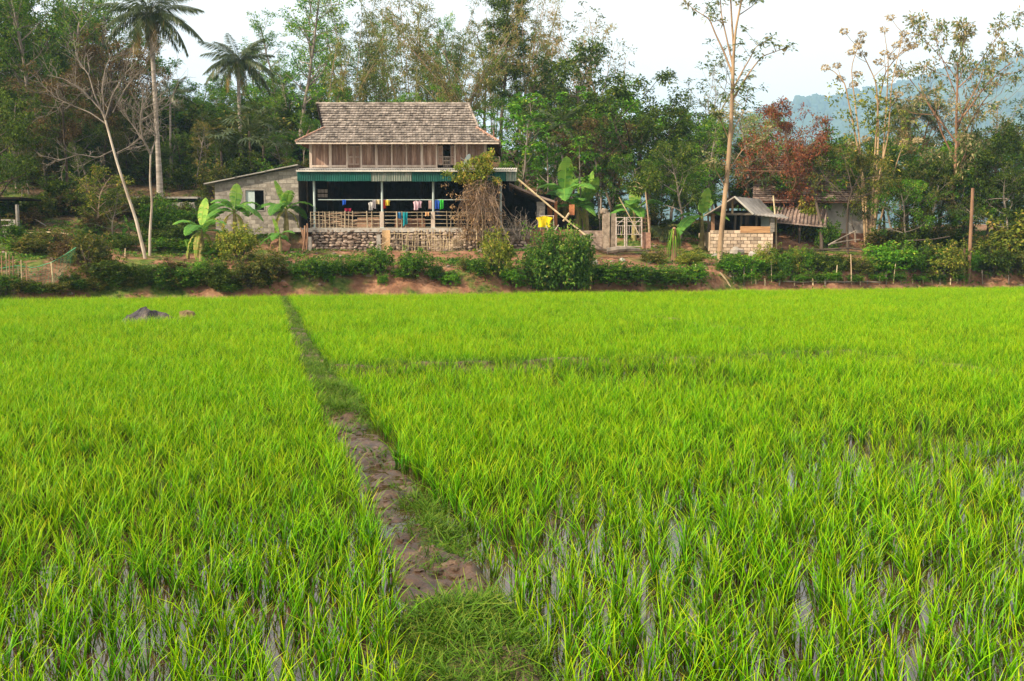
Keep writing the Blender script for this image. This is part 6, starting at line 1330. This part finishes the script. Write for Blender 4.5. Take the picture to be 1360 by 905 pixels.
# ---- the dead creeper over a stake in front of the house
g = Vector((P(640, 300, 48.2).x, 48.2, hz(P(640, 300, 48.2).x, 48.2))); Y0 = g.y; t = thing('vine_mound', 'mound of dead brown creeper with a green leafy top in front of the house', 'creeper', g); rng = np.random.default_rng(82); mb = MB(); hx_ = P(640, 222, Y0) - g
for k in range(250):
    u0 = rng.random(); px0 = rng.normal(642, 7) if u0 < .65 else rng.uniform(618, 656); py0 = rng.uniform(232, 268); px1 = px0 + rng.normal(-5, 15); py1 = py0 + rng.uniform(25, 72)
    if px1 < 608: px1 = rng.uniform(608, 620)
    dy = rng.normal(0, .35); a, b = np.array(P(px0, py0, Y0 + dy) - g), np.array(P(px1, min(py1, 328), Y0 + dy * 1.4) - g); m = (a + b) / 2 + np.array((rng.normal(0, .22) + (px1 - px0) * .012, rng.normal(0, .15), rng.uniform(.1, .45))); u = np.linspace(0, 1, 8)[:, None]; q = a * (1 - u) ** 2 + 2 * m * u * (1 - u) + b * u * u + rng.normal(0, .055, (8, 3)); mb.tube(q, rng.uniform(.005, .012), 3, cap=False, tint=rng.random())
mb.build('dead_stems', WOOD['twig'], t)
mb = MB(); an = []
for px, py, s_, n_ in [(640, 214, 8, 18), (648, 212, 6, 9), (644, 226, 8, 14), (625, 232, 10, 12), (622, 220, 7, 6), (610, 222, 4, 4), (640, 230, 5, 9), (638, 244, 6, 9), (660, 240, 3, 4), (606, 238, 6, 5), (622, 234, 6, 5), (592, 232, 4, 3), (650, 330, 12, 16), (640, 345, 12, 10), (668, 338, 8, 8), (655, 310, 7, 5)]:
    for k in range(n_): an.append((np.array(P(rng.normal(px, s_ * .7), rng.normal(py, s_ * .6), Y0 - .15 + rng.normal(0, .2)) - g), np.array((0, 0, 1.))))
crown_leaves(rng, mb, an, 34, .2, .13, .085, {}, (.5, .25)); mb.build('foliage', LEAF['yellow'], t)
mb = MB(); an = [(np.array(P(rng.normal(637, 14), rng.uniform(245, 320), Y0 + rng.normal(0, .3)) - g), np.array((0, 0, -1.))) for k in range(150)]; crown_leaves(rng, mb, an, 16, .25, .11, .06, dict(droop=.8), (.4, .25)); mb.build('dry_leaves', LEAF['dry'], t)
mb = MB(); 
for a, b in (((640, 232), (641, 335)), ((632, 290), (634, 340)), ((645, 300), (646, 338)), ((662, 292), (642, 336)), ((662, 290), (684, 338))): mb.tube([np.array(P(*a, Y0) - g), np.array(P(*b, Y0 - .2) - g)], .03, 5)
mb.build('stakes', WOOD['cane'], t)
g2_ = Vector((P(690, 300, 48.3).x, 48.3, hz(P(690, 300, 48.3).x, 48.3))); t = thing('dead_bush', 'tangle of leafless grey twigs at the right end of the railing', 'bush', g2_); br_ = []
for k in range(26): grow(rng, np.array(P(rng.uniform(678, 705), 318, 48.3) - g2_), (rng.normal(0, .5), rng.normal(0, .3), 1), rng.uniform(.9, 1.7), .014, 1, dict(wob=.3, trop=.02, levels=3, n=(0, 6), ang=(0, (25, 60)), len=(0, .5), first=.2, env=ROUND, anch=1, leaf_from=9), br_, [])
mb = MB()
for pts, rad, lv in br_: mb.tube(pts, np.maximum(rad, .006), 3, cap=False)
mb.build('twigs', WOOD['grey'], t)

# ------------------------------------------------------------------ bushes of the bank
BUSH = {}
def bush_meshes(leaf, var, dense=1.0):
    key = (leaf, var, dense)
    if key not in BUSH:
        rng = np.random.default_rng(1000 + var * 7 + len(leaf)); ms, mf = MB(), MB(); an = []
        k = 9
        lobes = [np.array((rng.uniform(-.33, .33), rng.uniform(-.33, .33), rng.uniform(.42, .74))) for _ in range(k)]
        for l in lobes:
            ms.tube([(rng.normal(0, .05), rng.normal(0, .05), -.1), tuple(l * .5 + rng.normal(0, .04, 3)), tuple(l)], [.02, .014, .006], 4); r_ = rng.uniform(.17, .28)
            for _ in range(int(26 * dense)):
                o_ = unit(rng.normal(0, 1, 3)) * r_ * rng.uniform(.6, 1.08); p = l + o_; p[2] = max(p[2], .04); an.append((p, unit(o_)))
        for _ in range(int(70 * dense)):
            a = rng.uniform(0, 6.28); e = np.array((math.cos(a) * rng.uniform(.3, .55), math.sin(a) * rng.uniform(.3, .55), rng.uniform(.05, .5))); an.append((e, unit(e)))
        for _ in range(24): a = rng.uniform(0, 6.28); q_ = rng.uniform(.15, .62); e = np.array((math.cos(a) * q_, math.sin(a) * q_, rng.uniform(.45, 1.18))); ms.tube([(0, 0, .1), tuple(e * .6 + np.array((0, 0, .1))), tuple(e)], [.012, .008, .004], 3); an += [(e, unit(e)), (e * .92, unit(e))]
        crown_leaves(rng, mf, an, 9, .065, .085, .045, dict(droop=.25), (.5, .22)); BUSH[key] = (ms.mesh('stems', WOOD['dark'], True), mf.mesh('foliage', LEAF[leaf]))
    return BUSH[key]
def bush(px, py, w_px, h_px, label, leaf='mid', var=0, group=None, name='bush', base=None, deep=None, cat='bush'):
    g = base or hit(px, py); k = g.y / FPX; w, h = w_px * k, h_px * k; ms, mf = bush_meshes(leaf, var)
    dp = (deep or w_px) * k; t = thing(name, label, cat, g - Vector((0, 0, .06)), (0, 0, RND.uniform(0, 6.28) if not deep else RND.choice((0, math.pi))), (w * .95, dp * .95, h * 1.02), group)
    obj('stems', ms, t); obj('foliage', mf, t); return t
# the big rounded bush in front of the lean-to: three lobes of one plant
g = hit(742, 381); t = thing('round_bush', 'big rounded dark green bush at the foot of the bank right of the house', 'bush', g); k = g.y / FPX
for i, (dx, dz, w, h) in enumerate([(-18, 0, 54, 72), (14, 0, 56, 76), (2, 4, 52, 64), (26, 0, 36, 50), (-24, -2, 38, 54)]):
    ms, mf = bush_meshes('weed', 2 + i % 3, 1.6); o = obj('stems', ms, t, (dx * k, .2 * (i % 2), dz * k - .1), (0, 0, i * 1.3), (w * k, w * k, h * k)); o = obj('foliage', mf, t, (dx * k, .2 * (i % 2), dz * k - .1), (0, 0, i * 1.3), (w * k, w * k, h * k))
HB = 'hedge bushes along the right field edge'; LBK = 'bushes on the bank left of the house'; MBK = 'low bushes on the bank in front of the house'
B = [(118, 362, 54, 52, 'tangled brown green bush at the end of the green net', 'olive'), (95, 350, 50, 34, 'dry brown bush behind the green net', 'brown'), (150, 378, 60, 36, 'dark bush at the field edge below the bare pale tree', 'dark'), (40, 338, 44, 24, 'weedy bush above the net fence at the left', 'olive'), (14, 322, 34, 26, 'weedy green bush below the grey outbuilding', 'mid'), (70, 330, 40, 26, 'weedy bush right of the grey outbuilding', 'olive'), (125, 318, 30, 34, 'brown bush at the foot of the yellow green tree', 'brown'),
     (208, 316, 56, 44, 'leafy green bush right behind the bare pale stems', 'mid'), (238, 328, 44, 32, 'domed dark green bush before the grey stained wall', 'dark'), (222, 334, 46, 16, 'low flat green bush under the domed dark bush', 'mid'), (218, 300, 26, 36, 'creeper covered bush against the stained wall', 'mid'), (316, 348, 54, 48, 'yellow green leafy shrub below the window of the grey shed', 'yellow'), (290, 345, 40, 24, 'dark low shrub beside the ragged banana plant', 'mid'),
     (285, 378, 36, 30, 'dark shrub on the bank below the ragged banana plant', 'dark'), (250, 380, 44, 26, 'low leafy shrub at the field edge left of the path end', 'mid'), (215, 378, 40, 26, 'low green shrub at the field edge under the pale stems', 'mid'), (330, 380, 42, 34, 'dry grassy shrub on the bank left of the path end', 'olive'), (358, 374, 38, 40, 'yellowish tangled shrub above the far end of the path', 'olive'), (300, 385, 40, 24, 'small dark shrub at the field edge', 'dark'),
     (410, 372, 44, 28, 'low green bush on the bank just right of the path end', 'mid'), (440, 368, 36, 24, 'low green bush below the left end of the stone wall', 'mid'), (502, 366, 38, 36, 'leafy bush on the bank below the stub post', 'mid'), (552, 366, 44, 32, 'leafy bush on the bank below the bamboo lattice', 'mid'), (470, 366, 36, 22, 'small bush between the two leafy bushes left of the lattice', 'mid'), (598, 378, 26, 18, 'tiny leafy plant on bare soil below the fish net', 'bright'), (580, 372, 22, 22, 'tiny bush right of the leafy bush on the bank', 'mid'), (660, 368, 40, 54, 'yellow green bush under the dead creeper mound', 'yellow'), (636, 366, 36, 24, 'low bush left under the dead creeper mound', 'mid'), (680, 382, 34, 28, 'bright bush left of the big rounded bush', 'bright'),
     (808, 378, 60, 28, 'low ground creeping bush right of the big rounded bush', 'mid'), (845, 378, 56, 26, 'low creeping bush on the slope below the gate', 'mid'), (885, 378, 50, 22, 'low creeping bush below the stump plant', 'mid'), (920, 376, 40, 26, 'low bush at the field edge left of the leaning stake', 'bright'), (916, 352, 34, 18, 'yellowish low bush right of the stump plant', 'yellow'), (868, 350, 34, 16, 'dry low bush left of the stump plant', 'olive'),
     (1340, 352, 80, 62, 'large yellowish green bush at the right edge', 'yellow'), (1318, 368, 50, 42, 'dark bush right of the tall wooden post', 'dark'), (1362, 372, 50, 40, 'dark bush at the far right of the field edge', 'olive'), (1255, 366, 52, 40, 'bright rounded bush left of the tall wooden post', 'yellow'), (1180, 358, 62, 34, 'bright hedge bush below the seed head tree', 'bright'),
     (1068, 318, 40, 54, 'yellow green shrub with upright shoots before the tiled shed', 'yellow'), (1098, 330, 30, 34, 'feathery dark green shrub before the whitewashed wall', 'mid')]
for k, (px, py, w, h, lab, lf) in enumerate(B): bush(px, py, w, h, lab, lf, k % 5)
for k in range(20):
    px = 968 + k * 17.5 + RND.uniform(-5, 5); w_ = RND.uniform(28, 54); bush(px, RND.uniform(359, 367) - (3 if px > 1150 else 0), w_, RND.uniform(16, 34), 'leafy hedge bush behind the row of short stakes at the right field edge', ['mid', 'bright', 'olive', 'yellow', 'bright', 'dark'][RND.randrange(6)], k % 5, HB, deep=w_ * .6)
for k in range(12): bush(975 + k * 27 + RND.uniform(-6, 6), RND.uniform(373, 376), RND.uniform(20, 30), RND.uniform(8, 13), 'low leafy ground plant at the foot of the right hedge', ['mid', 'bright'][k % 2], k % 5, 'ground plants under the right hedge')
for k in range(14): bush(395 + k * 22 + RND.uniform(-6, 6), RND.uniform(358, 378), RND.uniform(14, 24), RND.uniform(8, 16), 'small weed clump on the red bank below the house', ['mid', 'olive', 'bright'][k % 3], k % 5, 'weed clumps on the red bank')
for k in range(22): bush(-10 + k * 17 + RND.uniform(-6, 6), RND.uniform(378, 388) if k > 5 else RND.uniform(384, 392), RND.uniform(22, 40), RND.uniform(10, 20), 'low dark weed clump along the left field edge', ['dark', 'mid', 'olive'][k % 3], k % 5, 'weed clumps along the left field edge')
for k, (px, Y) in enumerate([(240, 57), (265, 61), (285, 56), (200, 60), (165, 62), (110, 58), (60, 58), (300, 63), (335, 58), (365, 57), (390, 60), (130, 66), (320, 68), (220, 66), (30, 56), (80, 52), (700, 56), (720, 58), (745, 60), (790, 57), (815, 56), (830, 58), (860, 57), (890, 58), (920, 57), (1010, 56), (1180, 54), (1210, 53), (1235, 54), (1270, 54), (1300, 53)]):
    bush(px, 0, RND.uniform(36, 64), RND.uniform(22, 44), 'dim bush on the wooded slope behind the house' if px < 660 else 'dim bush in the thicket behind the gate and huts', ['dark', 'mid', 'olive', 'dark'][k % 4], k % 5, 'understorey bushes of the left slope' if px < 660 else 'understorey bushes on the right', name='understorey_bush', base=on(px, Y))

for k in range(22):
    px = 20 + k * 18 + RND.uniform(-8, 8)
    bush(px, 0, RND.uniform(80, 120), RND.uniform(44, 78), 'dim bush on the wooded slope behind the house', ['dark', 'mid', 'dark', 'olive'][k % 4], k % 5, 'understorey bushes of the left slope', name='understorey_bush', base=on(px, 68 + (k % 3) * 4))
for k, (px, tp) in enumerate([(150, 110), (185, 120), (230, 130), (260, 132), (290, 138), (330, 140), (360, 138), (395, 128), (110, 90), (70, 80)]):
    tree('background_tree', 'midtree', px, 80 + (k % 3) * 3, tp, 'dark tree crown far back on the slope of the left wood', k % 3, group='far crowns of the left wood', leaf=['dark', 'mid', 'dark'][k % 3], wide=1.5)

for k in range(24):
    px = -5 + k * 11.5 + RND.uniform(-6, 6)
    bush(px, RND.uniform(272, 306), RND.uniform(28, 50), RND.uniform(14, 30), 'dim bush on the wooded slope behind the house', ['dark', 'olive', 'mid', 'dark', 'brown'][k % 5], k % 5, 'understorey bushes of the left slope', name='understorey_bush')

# ---- ground cover nobody could count: weeds on bank and terrace, dead leaves in the wood
rng = np.random.default_rng(91); mb = MB(); n = 16000
x = rng.uniform(-30, 32, n); s_ = rng.random(n) ** .8 * 14; y = edge_y(x) + .15 + s_; keep = (bumps(x, y, .45) + .6 * bumps(x, y, 1.3) + rng.normal(0, .25, n)) > .12 - .5 * (1 - sst(.8, 2.5, s_)) * (1 - .75 * ((x > -8.5) & (x < 1)))
keep &= ~((x > -11) & (x < 3.5) & (y > 48.5)); keep &= ~((x > -9) & (x < -1.5) & (y > 45.6) & (rng.random(n) < .7)); x, y = x[keep], y[keep]; z = height(x, y); k = len(x); m_ = 7
c = np.repeat(np.stack([x, y, z], 1), m_, 0); az = rng.uniform(0, 6.28, k * m_); d = np.stack([np.cos(az), np.sin(az), rng.uniform(.2, 1.6, k * m_)], 1); c = c + np.stack([np.cos(az), np.sin(az), .2 + 0 * az], 1) * .07
mb.leaves(c, d, rng.normal(0, .3, (k * m_, 3)) + np.array((0, 0, 1.)), rng.uniform(.10, .30, k * m_), rng.uniform(.03, .08, k * m_), np.clip(np.repeat(rng.normal(.5, .2, k), m_) + rng.normal(0, .1, k * m_), 0, 1), bend=.3)
o = mb.build('ground_weeds', LEAF['weed'], kind='stuff'); o['label'] = 'low green weeds over the bank and terrace'; o['category'] = 'weeds'
mb = MB(); n = 14000; x = rng.uniform(-34, 34, n); y = edge_y(x) + .3 + rng.random(n) ** 1.2 * 30; ok = ~((x > -11) & (x < 3.5) & (y > 48.4) & (y < 58)); x, y = x[ok], y[ok]; z = height(x, y) + .015; az = rng.uniform(0, 6.28, len(x))
mb.leaves(np.stack([x, y, z], 1), np.stack([np.cos(az), np.sin(az), rng.uniform(-.1, .3, len(x))], 1), rng.normal(0, .25, (len(x), 3)) + np.array((0, 0, 1.)), rng.uniform(.08, .2, len(x)), rng.uniform(.04, .1, len(x)), rng.random(len(x)), bend=0)
o = mb.build('leaf_litter', LEAF['dry'], kind='stuff'); o['label'] = 'scattered dry brown leaves on the bank and under the trees'; o['category'] = 'leaf litter'

# ------------------------------------------------------------------ stakes, posts, net, debris
def stick(px0, py0, px1, py1, r, label, cat='stake', name='stake', mat='cane', Y=None, group=None, bend=0):
    b = hit(px0, py0) if Y is None else on(px0, Y); T_ = P(px1, py1, b.y); mb = MB(); h = T_ - b
    mb.tube([(0, 0, -.15), tuple(h * .5 + Vector((bend, 0, 0))), tuple(h)], [r, r * .95, r * .85], 7); o = mb.build(name, WOOD[mat], None, True, loc=b); return tag(o, label, cat, group)
stick(1286, 376, 1292, 250, .09, 'tall weathered wooden post at the right field edge', 'post', 'wooden_post', 'red')
stick(1280, 376, 1281, 330, .06, 'short reddish post just left of the tall wooden post', 'post', 'wooden_post', 'red')
stick(1202, 332, 1196, 283, .07, 'leaning reddish brown post in front of the dark thicket', 'post', 'wooden_post', 'red')
stick(1031, 333, 1027, 260, .045, 'thin pale pole at the right corner of the block hut', 'pole', 'pole', 'cane', bend=.06)
stick(957 + 16, 383, 956, 362, .04, 'pale stick leaning on the bank at the foot of the tall slender tree', 'stick', 'stick', 'cane')
stick(924, 378, 924, 351, .022, 'thin white stake at the field edge left of the leaning stick')
stick(1186, 378, 1190, 347, .022, 'thin white stake in the middle of the right hedge')
stick(1025, 376, 1024, 346, .022, 'thin white stake below the right end of the block hut')
stick(1110, 376, 1112, 352, .022, 'thin stake right of the stump in the hedge')
stick(1131, 378, 1130, 338, .028, 'brown stake taller than its neighbours, left of the seed head tree stems', mat='tan')
stick(865, 331, 822, 262, .03, 'slim bamboo pole rising left behind the gate', 'pole', 'pole', 'cane', Y=50)
for k, (px, h, m) in enumerate([(975, 12, 'grey'), (988, 24, 'grey'), (998, 22, 'tan'), (1004, 10, 'cane'), (1016, 9, 'cane'), (1035, 8, 'grey'), (1055, 9, 'cane'), (1067, 8, 'tan'), (1080, 9, 'cane'), (1096, 8, 'grey'), (1121, 10, 'red'), (1142, 9, 'cane'), (1152, 7, 'grey'), (1168, 12, 'tan'), (1177, 17, 'grey'), (1197, 8, 'grey'), (1212, 8, 'tan'), (1226, 10, 'cane'), (1238, 9, 'cane'), (1249, 9, 'grey'), (1262, 9, 'cane'), (1271, 8, 'tan'), (1305, 20, 'grey'), (1340, 24, 'grey')]):
    stick(px, 379.5 if px < 1150 else 378.5, px + RND.uniform(-1, 1), 379 - h, .035 if h < 12 else .025, 'short wooden stake in the row along the right field edge', mat=m, group='short stakes along the right field edge')
for k in range(5):
    px = 1040 + k * 26; b = hit(px, 379); e = hit(px + 26, 379); mb = MB(); mb.tube([b + Vector((0, 0, .12)), e + Vector((0, 0, .12))], .035, 5); tag(mb.build('edge_board', WOOD['grey']), 'weathered pole laid along the right field edge behind the stakes', 'pole', 'poles laid along the right field edge')
# net fence, far left
nf = thing('net_fence', 'sagging green net fence on thin canes at the left field edge', 'fence', hit(60, 384)); YN = nf.location.y
tops = [(-60, 352), (0, 357), (22, 353), (45, 356), (68, 349), (84, 340), (101, 329)]
for a, b in [((-30, 384), (-30, 350)), ((25, 388), (24, 353)), ((71, 381), (68, 349))]:
    mb = MB(); mb.tube([P(*a, YN), P(*b, YN)], .028, 6); spart(nf, 'post', mb, WOOD['cane'])
gn = np.zeros((11, 34, 3)); xs_ = np.linspace(-60, 101, 34)
for i, x_ in enumerate(xs_):
    ty = np.interp(x_, [a for a, b in tops], [b for a, b in tops]); by_ = np.interp(x_, [-60, 25, 71, 101], [386, 384, 380, 352])
    for j in range(11): v = j / 10; q = P(x_ - v * 4, ty + (by_ - ty) * v, YN + .12 * math.sin(x_ * .2 + v * 3)); gn[j, i] = q
mb = MB(); M_NET = solid('green_net', (.05, .22, .11), (.10, .34, .18), 3, bump=0)
for j in range(11): mb.tube(gn[j], .018 if j == 0 else .0045, 3, cap=False)
for i in range(33): mb.tube(gn[:, i], .0045, 3, cap=False)
for j in range(10): mb.tube([gn[j, i + (j % 2)] for i in range(33)], .004, 3, cap=False)
spart(nf, 'net', mb, M_NET)
for k, (px, py, t_, m) in enumerate([(9, 372, 335, 'cane'), (13, 374, 338, 'red'), (18, 376, 340, 'red'), (3, 374, 340, 'red'), (-6, 374, 337, 'red'), (29, 378, 345, 'cane'), (36, 377, 350, 'red')]):
    stick(px, py, px - 1, t_, .022, 'thin upright cane in the broken fence behind the green net', mat=m, group='canes behind the green net', cat='cane', name='cane')
for k, (px, t_) in enumerate([(2, 378), (8, 379), (17, 377), (20, 378)]): stick(px, 391, px, t_, .06, 'short dark stub in the mud at the left end of the field edge', mat='dark', group='dark stubs at the left field edge', cat='stub', name='stub')
stick(166, 342, 166.5, 330, .03, 'short white stake left of the pale stems', mat='cane')
for px, py, w, lab in ((200, 292, .5, 'pale plank lying on the dark slope at the far left'),):
    b = on(57, 48.5); mb = MB(); mb.box((0, 0, .1), (.9, .12, .05), (0, .6, .5)); tag(mb.build('plank', M_CONC, None, loc=b), lab, 'plank')
b = on(62, 47.0); mb = MB(); mb.tube([(-1.1, 0, .15), (0, .1, .2), (1.0, 0, .12)], .05, 6); tag(mb.build('pale_log', WOOD['cane'], None, loc=b), 'pale pole lying in the dark shed yard at the far left', 'log')
# pale trunks of the bare thicket on the right, fallen branches, stones
for k, (px, py, top, lab) in enumerate([(1262, 328, 262, 'bare whitish forked sapling left of the tall wooden post'), (1218, 330, 272, 'thin bare leaning sapling in front of the thicket'), (1136, 322, 284, 'bare crooked sapling before the whitewashed wall')]):
    gg = hit(px, py); t = thing('bare_sapling', lab, 'tree', gg); br_ = []; H = P(px, top, gg.y).z - gg.z; grow(np.random.default_rng(95 + k), (0, 0, -.1), (.12 * (-1) ** k, 0, 1), H, .06, 0, dict(wob=.16, trop=.05, levels=3, n=(5, 3), ang=((25, 50), (25, 55)), len=(.5, .5), first=.35, env=VASE, anch=1, leaf_from=9, trunk_wob=1.0), br_, [], segs=8); mb = MB(); skin(mb, br_); mb.build('trunk', WOOD['white' if k == 0 else 'grey'], t, True)
gg = hit(1290, 300, y0=44) if False else on(1292, 50.5)
for k, (a, m, b, r_) in enumerate([((1100, 326), (1118, 316), (1138, 306), .05), ((1105, 324), (1125, 320), (1142, 318), .04), ((1090, 332), (1130, 330), (1165, 335), .07), ((1070, 330), (1100, 333), (1140, 334), .05), ((1205, 320), (1240, 318), (1262, 314), .04)]):
    y_ = 51.0; mb = MB(); mb.tube([P(*a, y_), P(*m, y_), P(*b, y_ - .2)], [r_, r_ * .8, r_ * .5], 6); tag(mb.build('fallen_branch', WOOD['grey' if k < 2 else 'dark']), ['pale forked branch lying before the whitewashed wall', 'second pale branch beside the forked branch', 'long dark log lying under the seed head tree', 'dark pole on the red soil left of the seed head tree', 'thin bare pole lying across the thicket edge'][k], 'branch')
rng = np.random.default_rng(97)
for k, (px, py, s_, lab) in enumerate([(978, 338, .42, 'pale slab of rubble leaning on the block wall of the hut'), (966, 336, .26, 'upright pale chunk of rubble at the hut wall'), (1000, 341, .3, 'small grey rubble stone right of the pale slab'), (1012, 343, .24, 'dark rubble stone below the hut corner'), (949, 342, .2, 'pale stone left of the tall trunk'), (376, 381, .2, 'reddish stone at the far end of the path'), (372, 333, .5, 'low red brown mound of earth under the small banana plant'), (790, 352, .22, 'pale stone on the red slope below the gate'), (826, 348, .18, 'small pale stone on the red slope'), (770, 380, .2, 'tan clod at the field edge under the big rounded bush')]):
    b = hit(px, py); mb = MB(); mb.blob((0, 0, s_ * .25), (s_ * rng.uniform(.8, 1.1), s_ * .7, s_ * rng.uniform(.45, .8)), seed=200 + k, rough=.28, lat=5, lon=8); tag(mb.build('stone' if k != 6 else 'earth_mound', M_CONC if k not in (5, 6, 9) else solid('red_earth_%d' % k, (.18, .08, .05), (.36, .19, .12), 4, bump=.6), None, loc=b), lab, 'stone' if k != 6 else 'earth')
mb = MB()
for k in range(260):
    x_ = rng.uniform(-26, 30); y_ = float(edge_y(x_)) + rng.uniform(.5, 9.5)
    if -11 < x_ < 3.5 and y_ > 48.4: continue
    s_ = rng.uniform(.03, .11); mb.blob((x_, y_, hz(x_, y_) + s_ * .2), (s_ * 1.3, s_, s_ * .7), seed=k, rough=.3, lat=3, lon=6, tint=rng.random())
o = mb.build('loose_stones', M_STONE, kind='stuff'); o['label'] = 'small loose stones over the bank'; o['category'] = 'stones'

# more growth along the left bank and terrace
for k in range(13):
    px = 112 + k * 20.5 + RND.uniform(-6, 6); s_ = RND.uniform(364, 379)
    bush(px, s_, RND.uniform(20, 40), RND.uniform(10, 22), 'scrubby bush in the tangle on the bank left of the path end', ['mid', 'olive', 'dark', 'weed', 'brown', 'bright'][RND.randrange(6)], k % 5, 'scrub on the left bank')
for k in range(16):
    px = 20 + k * 17 + RND.uniform(-6, 6)
    bush(px, RND.uniform(318, 340), RND.uniform(22, 40), RND.uniform(10, 22), 'weedy low bush on the terrace below the grey shed and ruined hut', ['mid', 'weed', 'dark', 'bright'][RND.randrange(4)], k % 5, 'weedy bushes on the left terrace')

# ------------------------------------------------------------------ the air of the valley
hm, nt, out = nodes('valley_haze'); pv = nt.nodes.new('ShaderNodeVolumePrincipled'); pv.inputs['Color'].default_value = (0.44, 0.71, 1.0, 1); pv.inputs['Density'].default_value = 0.00030; pv.inputs['Anisotropy'].default_value = 0.0
nt.links.new(pv.outputs[0], out.inputs['Volume'])
mb = MB(); mb.box((0, 1950, 262), (7600, 4200, 528)); hb = mb.build('haze', hm, kind='stuff')
